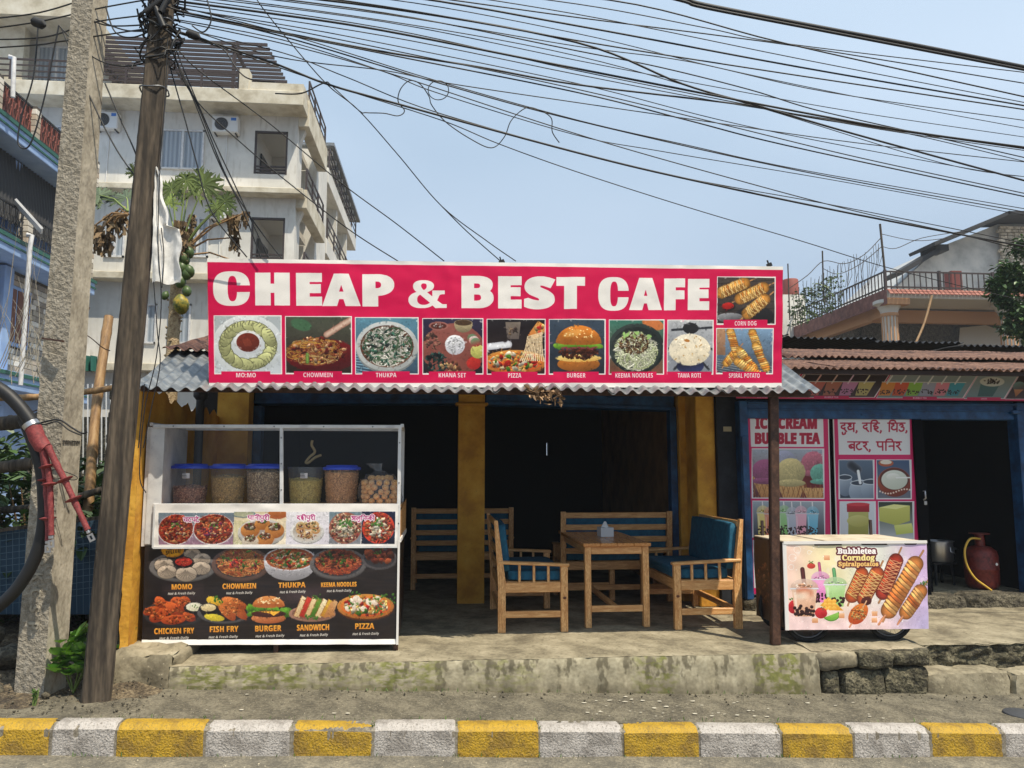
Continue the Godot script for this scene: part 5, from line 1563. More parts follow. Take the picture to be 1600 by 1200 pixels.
func build_sign() -> void:
	var c := thing("cafe_sign", "long pink cafe sign with white lettering and food photographs above the roof", "sign")
	var z := -5.93
	var a := at(326.5, 605, z)
	var b := at(1221.5, 605.5, z)
	var d := at(1223.5, 416.5, z)
	var e := at(324, 403.5, z)
	var n := FastNoiseLite.new()
	n.seed = 9
	n.frequency = 1.0
	var s := st()
	sheet(s, 160, 30, func(u, v):
		var p: Vector3 = a.lerp(b, u).lerp(e.lerp(d, u), v)
		var seam := 0.0
		for q in [0.22, 0.405, 0.62, 0.81]: seam = maxf(seam, 1.0 - absf(u - q) * 70.0)
		var edge: float = smoothstep(0.0, 0.03, v) * smoothstep(1.0, 0.97, v)
		return p + V(0, 0, (0.010 * n.get_noise_2d(u * 7, v * 2.5) + 0.004 * n.get_noise_2d(u * 26, v * 9) + 0.006 * seam) * edge))
	var m := mat(Color.WHITE, 0.6, {spec = 0.3})
	m.albedo_texture = print_banner()
	obj("printed_face", s, m, c)
	s = st()
	var back := V(0, 0, -0.09)
	face(s, [a, b, b + back, a + back], Vector3.DOWN)
	face(s, [e, d, d + back, e + back], Vector3.UP)
	face(s, [a, e, e + back, a + back], Vector3.LEFT)
	face(s, [b, d, d + back, b + back], Vector3.RIGHT)
	obj("folded_edge", s, M.vinyl, c)
	s = st()
	face(s, [a + back, b + back, d + back, e + back], Vector3.BACK * -1)
	for i in 6:
		var u := i / 5.0
		bar(s, a.lerp(b, u) + back * 1.2, e.lerp(d, u) + back * 1.2, 0.03, 0.03)
	obj("frame", s, M.brown_metal, c)
	for u in [0.02, 0.53, 0.97]:
		s = st()
		var p: Vector3 = a.lerp(b, u) + back * 1.3
		bar(s, p, p + V(0, 0.2, -0.45), 0.03, 0.03)
		obj("bracket", s, M.brown_metal, c)

# ---------------------------------------------------------------- the snack stall
func build_stall() -> void:
	var c := thing("snack_stall", "white framed snack stall with glass front and dark printed menu board", "food stall")
	var z := -6.1
	var s := st()
	for e in [[at(240, 666, z), at(628, 667, z), 0.028], [at(440, 668, z), at(440, 790, z), 0.026], [at(625, 667, z), at(622, 856, z), 0.026], [at(240, 790, z), at(624, 790, z), 0.03]]:
		s = st()
		bar(s, e[0], e[1], e[2], e[2], 0.003, V(0, 0, 1))
		var f := obj("frame_bar", s, M.white_metal, c)
		s = st()
		var num := 5 if e[2] == 0.028 else 3
		for i in num: lathe(s, [Vector2(0.006, 0), Vector2(0.005, 0.003), Vector2(0, 0.004)], 8, Transform3D(Basis.from_euler(V(PI / 2, 0, 0)), e[0].lerp(e[1], (i + 0.4) / num) + V(0, 0, e[2] / 2)))
		obj("screw", s, M.dull_steel, f)
	s = st()
	var q := [at(236, 668, z), at(258, 668, z), at(249, 850, z), at(226, 850, z)]
	face(s, [q[0] + V(0, 0, 0.004), q[1] + V(0, 0, 0.004), q[2] + V(0, 0, 0.004), q[3] + V(0, 0, 0.004)], Vector3.BACK)
	bx(s, -2.27, -2.16, 0.8, 1.70, z - 0.6, z - 0.004)
	obj("side_panel", s, M.white_metal, c)
	for e in [[258, 436], [443, 622]]:
		s = st()
		var g := [at(e[0], 670, z), at(e[1], 670, z), at(e[1] - 1, 789, z), at(e[0] - 5, 789, z)]
		face(s, g, Vector3.BACK)
		obj("pane", s, M.glass, c)
	s = st()
	bx(s, -2.2, -0.34, 1.075, 1.10, -6.75, z - 0.02)
	obj("shelf", s, M.wood_x, c)
	s = st()
	for x in [-2.2, -0.36]: bar(s, V(x, 1.1, -6.74), V(x, 1.72, -6.74), 0.025, 0.025)
	bar(s, V(-2.2, 1.72, -6.74), V(-0.36, 1.72, -6.74), 0.025, 0.025)
	bar(s, V(-2.2, 1.72, -6.74), V(-2.24, 1.72, z), 0.025, 0.025); bar(s, V(-0.36, 1.72, -6.74), V(-0.335, 1.72, z), 0.025, 0.025)
	obj("rear_frame", s, M.white_metal, c)
	# counter body and legs
	s = st()
	bx(s, -2.2, -0.37, 0.12, 1.07, -6.72, z - 0.03)
	obj("counter", s, M.brown_metal, c)
	for e in [[at(430, 1000, z), at(430, 1021, z)], [at(617, 1000, z), at(618, 1020, z)], [V(-0.38, 0.2, -6.7), V(-0.38, 0.0, -6.7)], [V(-2.1, 0.2, -6.7), V(-2.1, 0.0, -6.7)]]:
		s = st()
		bar(s, e[0] + V(0, 0.1, -0.03), V(e[1].x, 0.0, e[1].z - 0.03), 0.035, 0.035, 0.004, V(0, 0, 1))
		obj("leg", s, M.brown_metal, c)
	# boards: the menu below, the snack board proud of it above
	var n := FastNoiseLite.new()
	n.seed = 3
	n.frequency = 1.0
	var board := func(called: String, P: Array, t: Texture2D, hem: float):
		var sh := st()
		sheet(sh, 60, 16, func(u, v):
			var p: Vector3 = P[0].lerp(P[1], u).lerp(P[2].lerp(P[3], u), v)
			return p + V(0, 0, 0.008 * n.get_noise_2d(u * 5, v * 3 + hem * 100.0) + 0.004 * n.get_noise_2d(u * 19, v * 11) * (1.0 - v)))
		var m := mat(Color.WHITE, 0.38)
		m.albedo_texture = t
		var o := obj(called, sh, m, c)
		if hem > 0.0:
			sh = st()
			sheet(sh, 60, 2, func(u, v):
				var p: Vector3 = P[0].lerp(P[1], u)
				return p + V(0, -hem * (1.0 - v), 0.012 * (1.0 - v) + 0.01 * n.get_noise_2d(u * 7, 7.0) * (1.0 - v) + 0.008 * n.get_noise_2d(u * 5, hem * 100.0)), 0.002)
			obj("white_hem", sh, M.vinyl, o)
	board.call("menu_board", [at(222, 999.5, z), at(620.5, 998.5, z), at(226, 852, z), at(621, 850, z)], print_menu(), 0.036)
	board.call("snack_board", [at(238.5, 857, z + 0.03), at(620.5, 855.5, z + 0.03), at(242, 788, z + 0.03), at(622.5, 787, z + 0.03)], print_snacks(), 0.0)
	s = st()
	var p0 := at(239, 856, z + 0.028)
	var p1 := at(620.5, 854.5, z + 0.028)
	bar(s, p0, p1, 0.012, 0.014)
	bar(s, p0, at(242, 789, z + 0.028), 0.012, 0.014, 0.0, V(0, 0, 1))
	obj("board_trim", s, M.white_metal, c)
	# the right side: brown ply above, the wrapped print below
	s = st()
	face(s, [at(625, 800, z), V(-0.325, 1.13, -6.74), V(-0.325, 0.83, -6.74), V(-0.35, 0.80, z)], Vector3.RIGHT)
	obj("side_board", s, M.wood_z, c)
	s = st()
	sheet(s, 8, 8, func(u, v): return V(-0.352 + 0.014 * u + 0.004 * sin(v * 9 + u * 5), lerpf(0.06, 0.82, v) + 0.03 * u, z - 0.66 * u))
	var m2 := mat(g8(150, 130, 120), 0.4)
	m2.albedo_texture = print_side()
	obj("side_print", s, m2, c)
	s = st()
	bar(s, V(-0.345, 0.05, z), V(-0.345, 0.83, z), 0.016, 0.03, 0.0, V(0, 0, 1))
	bar(s, V(-0.335, 0.83, z + 0.0), V(-0.325, 0.86, -6.74), 0.012, 0.03)
	obj("side_hem", s, M.vinyl, c)
	# tubs, a bag and a strip behind the panes
	var kinds := [[296, 0.98, g8(120, 70, 60), g8(226, 180, 150), "maroon spice mix", 0.5, true, 1], [356, 1.0, g8(150, 120, 60), g8(214, 180, 110), "yellow crunchy noodles", 0.78, true, 0], [411, 1.02, g8(110, 84, 60), g8(226, 206, 170), "mottled brown puffed grain", 0.93, true, 0], [477, 0.95, g8(180, 160, 70), g8(206, 190, 110), "pale yellow fine noodles", 0.7, false, 1], [533, 0.97, g8(176, 120, 70), g8(226, 176, 120), "light brown puffed rice", 0.95, true, 0]]
	var where := ["leftmost tub in the stall, half full", "second tub from the left in the stall, filled", "tub just left of the middle bar of the stall, filled", "only tub in the stall without a lid, holding", "tub beside the bag of puri balls, filled"]
	for i in 5:
		var e: Array = kinds[i]
		var p := at(e[0], 786, -6.42)
		p.y = 1.10
		var t := thing("food_tub", "%s with %s" % [where[i], e[4]] if i != 3 else "only tub in the stall without a lid, holding pale yellow noodles", "tub", "plastic tubs on the stall shelf", p)
		var h: float = 0.295 if i < 4 else 0.285
		s = st()
		lathe(s, [Vector2(0.118, 0.004), Vector2(0.13, 0.1), Vector2(0.142, h - 0.012), Vector2(0.149, h - 0.012), Vector2(0.149, h)], 32)
		obj("tub_wall", s, M.plastic, t)
		s = st()
		var fill: float = h * e[5]
		lathe(s, [Vector2(0.0, 0.006), Vector2(0.115, 0.006), Vector2(0.115 + 0.02 * e[5], fill - 0.02), Vector2(0.08, fill + 0.004), Vector2(0.0, fill + 0.012)], 28)
		var body := obj("contents", s, mat(Color.WHITE, 0.9, {tex = mottle(e[2] * 0.5, e[2], e[3], 0.05, 0.8), scale = 5.0}), t)
		var xf := []
		var cols := []
		for k in 420:
			var a := rr(0, TAU)
			var y := rr(0.01, fill)
			xf.append(Transform3D(Basis.from_euler(V(rr(0, 6), rr(0, 6), rr(0, 6))), V(sin(a) * (0.115 + 0.02 * y / h), y, cos(a) * (0.115 + 0.02 * y / h))))
			cols.append(e[2].srgb_to_linear().lerp(e[3].srgb_to_linear(), rng.randf() ** 1.5) * rr(0.6, 1.2))
		s = st()
		box(s, Vector3.ZERO, V(0.012, 0.006, 0.005) if i != 3 else V(0.012, 0.003, 0.003))
		many("grains", s.commit(), M.dry, xf, body, cols)
		if e[6]:
			s = st()
			lathe(s, [Vector2(0.152, h - 0.012), Vector2(0.154, h + 0.004), Vector2(0.146, h + 0.012), Vector2(0.13, h + 0.014), Vector2(0.122, h + 0.026), Vector2(0.0, h + 0.028)], 32)
			obj("lid", s, mat(g8(30, 66, 190), 0.4), t)
		if e[7] == 1:
			s = st()
			for k in 4:
				var a0 := -0.2 + k * 0.1 + 0.05
				var a1 := a0 + 0.1
				face(s, [V(sin(a0) * 0.139, h * 0.7, cos(a0) * 0.139), V(sin(a1) * 0.139, h * 0.7, cos(a1) * 0.139), V(sin(a1) * 0.142, h * 0.84, cos(a1) * 0.142), V(sin(a0) * 0.142, h * 0.84, cos(a0) * 0.142)], V(sin(a0), 0, cos(a0)))
			obj("price_tag", s, mat(g8(206, 206, 210), 0.6), t)
			s = st()
			for k in 3: bx(s, -0.02, 0.018 - 0.004 * k, h * 0.73 + k * 0.012, h * 0.73 + k * 0.012 + 0.004, 0.1415, 0.144)
			obj("tag_print", s, M.cable, t)
	var bp := at(594, 786, -6.33)
	bp.y = 1.1
	var bag := thing("snack_bag", "clear plastic bag of round puri balls at stall's right end", "bag", "", bp)
	s = st()
	var nb := FastNoiseLite.new()
	nb.seed = 5
	nb.frequency = 6.0
	sheet(s, 36, 20, func(u, v):
		var a: float = u * TAU
		var prof := [0.02, 0.15, 0.168, 0.172, 0.17, 0.155, 0.10, 0.035, 0.03, 0.05, 0.06]
		var k: float = v * 10.0
		var r: float = lerpf(prof[int(minf(k, 9))], prof[int(minf(k, 9)) + 1], k - int(minf(k, 9)))
		var y: float = [0.0, 0.004, 0.05, 0.10, 0.15, 0.2, 0.24, 0.265, 0.285, 0.31, 0.325][int(minf(k, 10))]
		r *= 1.0 + 0.12 * nb.get_noise_3d(cos(a) * 0.3, y, sin(a) * 0.3) + (0.14 * sin(a * 7.0) if v > 0.55 else 0.03 * sin(a * 5 + y * 20))
		return V(sin(a) * r - (0.05 * smoothstep(0.6, 1.0, v)), y, cos(a) * r * 0.75))
	obj("plastic_bag", s, M.plastic, bag)
	s = st()
	lathe(s, [Vector2(0.0, -0.024), Vector2(0.016, -0.02), Vector2(0.025, -0.006), Vector2(0.025, 0.006), Vector2(0.016, 0.02), Vector2(0, 0.024)], 10)
	var ball := s.commit()
	var mp := mat(Color.WHITE, 0.7, {tex = mottle(g8(176, 120, 66), g8(216, 166, 104), g8(236, 200, 146), 0.3, 0.3), scale = 9.0})
	for j in 6:
		for i in 12:
			var a := TAU * (i + 0.5 * (j % 2)) / 12.0 + rr(-0.1, 0.1)
			if cos(a) < -0.3: continue
			var r := (0.132 if j > 0 else 0.122) - (0.05 if j == 5 else 0.0)
			var o := mi("puri_ball", ball, mp, bag)
			o.transform = Transform3D(Basis.from_euler(V(rr(0, 6), rr(0, 6), 0)).scaled(Vector3.ONE * rr(0.9, 1.12)), V(sin(a) * r, 0.026 + j * 0.036, cos(a) * r * 0.74))
	s = st()
	var sp := []
	for e in [[488, 688], [487, 696], [492, 706], [484, 714], [478, 722], [482, 723], [492, 715], [502, 711]]: sp.append(at(e[0], e[1], -6.65))
	tube(s, spline(sp, 5), 0.011, 6)  # a thin tan tube bent into a curl behind the pane
	tag(obj("curled_strip", s, mat(g8(170, 150, 110), 0.8)), "thin curled tan strip behind the stall's right pane", "strip")

# ---------------------------------------------------------------- furniture
func make_bench(label: String) -> Node3D:      # 1.2 m wide along x, the seat towards +z
	var c := thing("wooden_bench", label, "bench", "varnished pine benches with blue cushions")
	var W := 0.6
	for sx in [-1, 1]:
		var x: float = sx * (W - 0.03)
		var s := st()
		# rear post: straight to the seat, then leaning back and thinner
		for k in 2:
			var y0: float = [0.0, 0.42][k]
			var y1: float = [0.42, 0.94][k]
			var a: Array = [[-0.30, -0.235], [-0.30, -0.235]][k]
			var b: Array = [[-0.30, -0.235], [-0.335, -0.305]][k]
			for f in 4:
				var pts: Array
				match f:
					0: pts = [V(x - 0.027, y0, a[0]), V(x - 0.027, y0, a[1]), V(x - 0.027, y1, b[1]), V(x - 0.027, y1, b[0])]
					1: pts = [V(x + 0.027, y0, a[0]), V(x + 0.027, y0, a[1]), V(x + 0.027, y1, b[1]), V(x + 0.027, y1, b[0])]
					2: pts = [V(x - 0.027, y0, a[1]), V(x + 0.027, y0, a[1]), V(x + 0.027, y1, b[1]), V(x - 0.027, y1, b[1])]
					3: pts = [V(x - 0.027, y0, a[0]), V(x + 0.027, y0, a[0]), V(x + 0.027, y1, b[0]), V(x - 0.027, y1, b[0])]
				face(s, pts, [Vector3.LEFT, Vector3.RIGHT, Vector3.BACK, Vector3.FORWARD][f])
			if k == 1: face(s, [V(x - 0.027, y1, b[0]), V(x + 0.027, y1, b[0]), V(x + 0.027, y1, b[1]), V(x - 0.027, y1, b[1])], Vector3.UP)
		obj("rear_leg", s, M.wood_y, c)
		s = st()
		box(s, V(x, 0.28, 0.27), V(0.054, 0.56, 0.062), Basis(), 0.004)
		var fl := obj("front_leg", s, M.wood_y, c)
		s = st()
		lathe(s, [Vector2(0.012, 0), Vector2(0.0, 0.002)], 10, Transform3D(Basis.from_euler(V(0, 0, -PI / 2 * sx)).scaled(V(1, 1, 1.3)), V(x + sx * 0.0285, 0.285, 0.272)))
		obj("knot", s, M.knot, fl)
		s = st()
		box(s, V(x, 0.573, 0.005), V(0.07, 0.026, 0.62), Basis.from_euler(V(0.045, 0, 0)), 0.006)
		obj("armrest", s, M.wood_z, c)
		s = st()
		box(s, V(x, 0.375, 0.0), V(0.036, 0.085, 0.48), Basis(), 0.004)
		obj("side_rail", s, M.wood_z, c)
		s = st()
		box(s, V(x, 0.15, 0.0), V(0.036, 0.055, 0.48), Basis(), 0.004)
		obj("stretcher", s, M.wood_z, c)
		for k in 3:
			s = st()
			box(s, V(x, 0.49, -0.115 + k * 0.125), V(0.022, 0.15, 0.022), Basis(), 0.003)
			obj("spindle", s, M.wood_y, c)
	for e in [[0.90, -0.305], [0.775, -0.296], [0.65, -0.287], [0.53, -0.278]]:
		var s := st()
		box(s, V(0, e[0], e[1]), V(2 * W - 0.115, 0.058, 0.02), Basis.from_euler(V(-0.09, 0, 0)), 0.004)
		obj("back_slat", s, M.wood_x, c)
	for e in [[0.375, 0.272], [0.375, -0.268], [0.15, -0.268]]:
		var s := st()
		box(s, V(0, e[0], e[1]), V(2 * W - 0.115, 0.085 if e[0] > 0.2 else 0.055, 0.024), Basis(), 0.004)
		obj("seat_rail", s, M.wood_x, c)
	var s2 := st()
	box(s2, V(0, 0.412, 0.0), V(2 * W - 0.11, 0.016, 0.5))
	obj("seat_board", s2, M.wood_x, c)
	for e in [[V(0, 0.468, 0.03), V(2 * W - 0.12, 0.095, 0.5), 0.0], [V(0, 0.70, -0.245), V(2 * W - 0.12, 0.42, 0.075), -0.11]]:
		s2 = st()
		pillow(s2, e[0], e[1], e[2])
		var cu := obj("seat_cushion" if e[2] == 0.0 else "back_cushion", s2, M.cushion, c)
		s2 = st()
		var sz: Vector3 = e[1]
		if e[2] == 0.0: tube(s2, [e[0] + V(-sz.x / 2, 0, sz.z / 2 + 0.002), e[0] + V(sz.x / 2, 0, sz.z / 2 + 0.002)], 0.005, 6)
		else: tube(s2, [e[0] + V(-sz.x / 2, sz.y / 2 - 0.01, 0.02 - 0.02), e[0] + V(sz.x / 2, sz.y / 2 - 0.01, 0.0)], 0.005, 6)
		obj("piping", s2, M.cushion, cu)
	return c

func pillow(s: SurfaceTool, c: Vector3, sz: Vector3, lean: float) -> void:
	var B := Basis.from_euler(V(lean, 0, 0))
	var n := FastNoiseLite.new()
	n.seed = 77
	n.frequency = 4.0
	var h := sz / 2
	for ax in 3:
		for sg in [-1, 1]:
			sheet(s, 14, 10, func(u, v):
				var q := Vector3()
				q[ax] = sg
				q[(ax + 1) % 3] = (2.0 * u - 1.0) * sg
				q[(ax + 2) % 3] = 2.0 * v - 1.0
				var r := q / pow(pow(absf(q.x), 12.0) + pow(absf(q.y), 12.0) + pow(absf(q.z), 12.0), 1.0 / 12.0)
				var p := r * h
				return c + B * (p + r * 0.006 * n.get_noise_3dv(p)))

func make_table(label: String, where: Vector3, turn: float, W: float, L: float) -> Node3D:    # long along z
	var c := thing("wooden_table", label, "table", "", where, turn)
	var s := st()
	for i in 4:
		s = st()
		box(s, V((i - 1.5) * W / 4.0, 0.715, 0), V(W / 4.0 - 0.002, 0.03, L), Basis(), 0.004)
		obj("tabletop_plank", s, M.top, c)
	for sx in [-1, 1]:
		for sz in [-1, 1]:
			s = st()
			box(s, V(sx * (W / 2 - 0.045), 0.35, sz * (L / 2 - 0.05)), V(0.056, 0.70, 0.056), Basis(), 0.004)
			obj("leg", s, M.wood_y, c)
		s = st()
		box(s, V(sx * (W / 2 - 0.045), 0.665, 0), V(0.024, 0.07, L - 0.16), Basis(), 0.003)
		obj("apron", s, M.wood_z, c)
	for sz in [-1, 1]:
		s = st()
		box(s, V(0, 0.665, sz * (L / 2 - 0.05)), V(W - 0.15, 0.065, 0.026), Basis(), 0.003)
		obj("apron", s, M.wood_x, c)
		s = st()
		box(s, V(0, 0.16, sz * (L / 2 - 0.05)), V(W - 0.15, 0.055, 0.03), Basis(), 0.003)
		obj("stretcher", s, M.wood_x, c)
	s = st()
	box(s, V(0, 0.16, 0), V(0.055, 0.03, L - 0.14), Basis(), 0.003)
	obj("stretcher", s, M.wood_z, c)
	return c

func build_furniture() -> void:
	var b := make_bench("pine bench left of the table, blue seat towards the table")
	b.position = V(0.765, 0, -7.27)
	b.rotation.y = PI / 2
	dup(b, "pine bench right of the table with sunlit right end", V(2.30, 0, -7.27), -PI / 2)
	dup(b, "pine bench seen from behind, right behind the table", V(1.82, 0, -8.42), PI)
	dup(b, "pine bench in the dark behind the yellow pillar, seen from behind", V(0.22, 0, -9.45), PI)
	make_table("pine table with white tissue box between two facing benches", V(1.53, 0, -7.55), 0.0, 0.61, 1.5)
	var p := V(1.57, 0.731, -7.5)
	var t := thing("tissue_box", "small white cardboard tissue box standing on the pine table", "tissue box", "", p, 0.1)
	var s := st()
	box(s, V(0, 0.045, 0), V(0.13, 0.09, 0.13), Basis(), 0.003)
	obj("carton", s, mat(g8(206, 206, 206), 0.7), t)
	s = st()
	sheet(s, 14, 6, func(u, v):
		var a: float = u * TAU
		var r: float = lerpf(0.035, 0.008, v) * (1.0 + 0.3 * sin(a * 3.0))
		return V(sin(a) * r, 0.09 + 0.055 * v, cos(a) * r * 0.5))
	obj("tissue", s, M.cloth, t)

# ---------------------------------------------------------------- the cart
func build_cart() -> void:
	var c := thing("food_cart", "small food cart with bubble tea and corn dog picture on front", "cart")
	var z := -6.0
	var P := [at(1232, 984.5, z), at(1451, 982.5, z), at(1227.5, 848, z), at(1447.5, 846.5, z)]
	var s := st()
	var n := FastNoiseLite.new()
	n.seed = 31
	n.frequency = 1.0
	sheet(s, 50, 24, func(u, v):
		var p: Vector3 = P[0].lerp(P[1], u).lerp(P[2].lerp(P[3], u), v)
		return p + V(0, 0, 0.008 * n.get_noise_2d(u * 4, v * 3) + 0.006 * n.get_noise_2d(u * 16, v * 8) * (1 - v)))
	var m := mat(Color.WHITE, 0.4)
	m.albedo_texture = print_cart()
	obj("front_print", s, m, c)
	s = st()
	bar(s, P[2] + V(-0.02, 0.0, 0.004), P[3] + V(0, 0.0, 0.004), 0.012, 0.022)
	bar(s, P[0] + V(-0.012, 0, 0.002), P[2] + V(-0.012, 0, 0.002), 0.03, 0.01, 0.0, V(0, 0, 1))
	obj("white_edge", s, M.vinyl, c)
	s = st()
	bx(s, 2.745, 3.87, 0.13, 0.775, -6.68, -6.02)
	obj("body", s, M.dark, c)
	s = st()
	sheet(s, 10, 10, func(u, v): return V(2.735 + 0.004 * sin(u * 9 + v * 7), lerpf(0.11, 0.79, v), lerpf(-6.70, -6.015, u)))
	var m2 := mat(Color.WHITE, 0.45)
	m2.albedo_texture = print_side()
	obj("side_print", s, m2, c)
	for e in [[2.74, 3.06], [3.10, 3.88]]:
		s = st()
		bx(s, e[0], e[1], 0.785, 0.80, -6.70, -6.0, 0.004)
		obj("top_panel", s, mat(Color.WHITE, 0.6, {tex = mottle(g8(176, 160, 136), g8(204, 190, 166), g8(214, 204, 184), 0.6, 0.15), scale = 1.0, world = true}), c)
	s = st()
	bx(s, 2.735, 3.885, 0.772, 0.784, -6.705, -6.0)
	obj("top_frame", s, M.dark_brown, c)
	for e in [[2.80, -6.66], [3.80, -6.66]]:
		s = st()
		bar(s, V(e[0], 0.8, e[1]), V(e[0], 0.93, e[1]), 0.02, 0.02)
		obj("peg", s, M.dark_brown, c)
	# four bicycle wheels, their axles across the street
	s = st()
	var ring := []
	for k in 37: ring.append(V(cos(TAU * k / 36.0) * 0.185, sin(TAU * k / 36.0) * 0.185, 0))
	tube(s, ring, 0.020, 8, false)
	var tyre := s.commit()
	s = st()
	ring = []
	for k in 37: ring.append(V(cos(TAU * k / 36.0) * 0.163, sin(TAU * k / 36.0) * 0.163, 0))
	tube(s, ring, 0.009, 6, false)
	var rim := s.commit()
	s = st()
	for k in 20:
		var a := TAU * k / 20.0
		tube(s, [V(cos(a + 0.3) * 0.02, sin(a + 0.3) * 0.02, 0.025 if k % 2 else -0.025), V(cos(a) * 0.16, sin(a) * 0.16, 0)], 0.0016, 4, false)
	var spokes := s.commit()
	s = st()
	tube(s, [V(0, 0, -0.06), V(0, 0, 0.06)], 0.016, 8)
	var hub := s.commit()
	for e in [[2.91, -6.10], [3.60, -6.10], [2.91, -6.58], [3.60, -6.58]]:
		var w := mi("wheel", tyre, M.rubber, c)
		w.position = V(e[0], 0.205, e[1])
		mi("rim", rim, M.dull_steel, w)
		mi("spokes", spokes, M.dull_steel, w)
		mi("hub", hub, M.dull_steel, w)

# ---------------------------------------------------------------- the shop on the right
func build_shop() -> void:
	var c := thing("shop_building", "blue framed dairy shop under a rusty corrugated roof", "shop")
	var s := st()
	bx(s, 2.99, 3.08, 0.1, 2.08, -7.72, -7.58, 0.006)
	bx(s, 3.0, 3.06, 0.1, 1.72, -7.575, -7.56, 0.004)
	obj("door_post", s, M.blue, c)
	s = st()
	bx(s, 5.99, 6.12, 0.1, 2.08, -7.72, -7.56, 0.006)
	bx(s, 5.93, 6.18, 1.96, 2.0, -7.74, -7.54, 0.006)
	obj("door_post", s, M.blue, c)
	s = st()
	bx(s, 3.081, 5.989, 1.9, 2.09, -7.74, -7.6, 0.008)
	bx(s, 3.081, 5.989, 1.985, 2.0, -7.6, -7.575, 0.004); bx(s, 3.081, 5.989, 2.05, 2.07, -7.6, -7.57, 0.004); bx(s, 4.3, 4.7, 1.94, 1.955, -7.6, -7.585); bx(s, 3.3, 3.42, 1.945, 1.955, -7.6, -7.585)
	obj("shutter_box", s, M.blue, c)
	s = st()
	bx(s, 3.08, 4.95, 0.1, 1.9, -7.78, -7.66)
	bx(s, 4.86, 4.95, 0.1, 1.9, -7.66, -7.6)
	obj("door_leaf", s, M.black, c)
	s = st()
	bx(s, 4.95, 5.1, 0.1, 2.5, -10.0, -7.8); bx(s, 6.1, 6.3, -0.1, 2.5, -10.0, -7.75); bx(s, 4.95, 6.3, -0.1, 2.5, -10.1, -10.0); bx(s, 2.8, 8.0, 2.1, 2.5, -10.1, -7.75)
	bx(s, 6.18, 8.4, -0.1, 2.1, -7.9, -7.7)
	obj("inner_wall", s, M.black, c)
	s = st()
	bx(s, 5.0, 6.1, 0.0, 0.115, -10.0, -7.84)
	obj("shop_floor", s, M.floor, c)
	s = st()
	var hp := at(1443, 775, -7.58)
	tube(s, [hp + V(0, 0.05, 0), hp + V(0, 0.05, 0.03), hp + V(0.0, -0.02, 0.035), hp + V(0, -0.04, 0.0)], 0.008, 6)
	box(s, hp + V(0.005, -0.07, 0.02), V(0.03, 0.04, 0.012), Basis(), 0.004)
	obj("padlock", s, M.steel, c)
	# roof sheets: two rusty courses and a dark one higher up behind
	for i in 6:
		s = st()
		var x := 2.75 + i * 0.98
		tin_sheet(s, x, x + 1.02, Vector2(-6.92, 2.335 + 0.006 * (i % 2)), Vector2(-8.1, 2.585), 0.076, 0.013, 0.0, 140 + i, 0.012)
		obj("rusty_sheet", s, M.rust, c)
		s = st()
		tin_sheet(s, x, x + 1.02, Vector2(-7.95, 2.60 + 0.006 * (i % 2)), Vector2(-9.3, 2.90), 0.076, 0.013, 0.0, 150 + i, 0.012)
		obj("rusty_sheet", s, M.rust, c)
		s = st()
		var dy := 3.13 - i * 0.035
		tin_sheet(s, 3.2 + i * 1.2, 3.2 + i * 1.2 + 1.25, Vector2(-9.5, dy), Vector2(-11.5, dy + 0.05), 0.09, 0.016, 0.0, 160 + i, 0.02)
		obj("dark_sheet", s, M.dark_tin, c)
	s = st()
	bx(s, 2.8, 8.6, 2.2, 2.28, -7.6, -7.5); bar(s, V(2.76, 2.31, -7.02), V(8.6, 2.31, -7.02), 0.05, 0.04)
	bx(s, 3.2, 10.4, 2.3, 2.95, -11.6, -11.5)
	obj("roof_batten", s, M.dark_brown, c)
	# the slanting strip sign under the eave
	var sg := thing("shop_sign", "narrow pink shop sign with slanted drink pictures under rusty roof", "sign")
	s = st()
	var z := -7.42
	var a := at(1150, 622.4, z)
	var b := at(1600, 626.5, z)
	var d := at(1600, 580.4, z)
	var e := at(1153, 580.4, z)
	var dir := (b - a) / 1500.0 * 2200.0
	sheet(s, 60, 4, func(u, v): return (a + dir * u).lerp(e + dir * u, v))
	var m := mat(Color.WHITE, 0.45)
	m.albedo_texture = print_strip()
	obj("printed_face", s, m, sg)
	s = st()
	box(s, (a + e + dir) / 2 + V(0, 0, -0.024), V(dir.x, 0.27, 0.04))
	obj("frame", s, M.dark_brown, sg)
	# the two tall posters on the door leaves
	var post := func(called: String, label: String, t: Texture2D, P: Array):
		var o := thing(called, label, "poster")
		var sh := st()
		sheet(sh, 6, 20, func(u, v): return P[0].lerp(P[1], u).lerp(P[2].lerp(P[3], u), v) + V(0, 0, 0.003 * sin(v * 17.0 + u * 4.0)))
		var mm := mat(Color.WHITE, 0.5)
		mm.albedo_texture = t
		obj("printed_sheet", sh, mm, o)
		sh = st()
		face(sh, [P[0] + V(-0.01, -0.01, -0.006), P[1] + V(0.01, -0.01, -0.006), P[3] + V(0.01, 0.01, -0.006), P[2] + V(-0.01, 0.01, -0.006)], Vector3.BACK)
		bar(sh, P[0] + V(-0.006, 0, -0.004), P[2] + V(-0.006, 0, -0.004), 0.01, 0.012, 0.0, V(0, 0, 1)); bar(sh, P[1] + V(0.006, 0, -0.004), P[3] + V(0.006, 0, -0.004), 0.01, 0.012, 0.0, V(0, 0, 1))
		obj("backing", sh, M.vinyl, o)
	z = -7.63
	post.call("ice_cream_poster", "tall pink and white ice cream and bubble tea poster on shop door", print_ice(), [at(1171.5, 928, z), at(1300, 930, z), at(1164.5, 653.3, z), at(1293.3, 653.3, z)])
	post.call("dairy_poster", "tall pink and white dairy poster with dark red Nepali words", print_milk(), [at(1311, 928, z), at(1438, 928, z), at(1303, 654, z), at(1428, 654, z)])
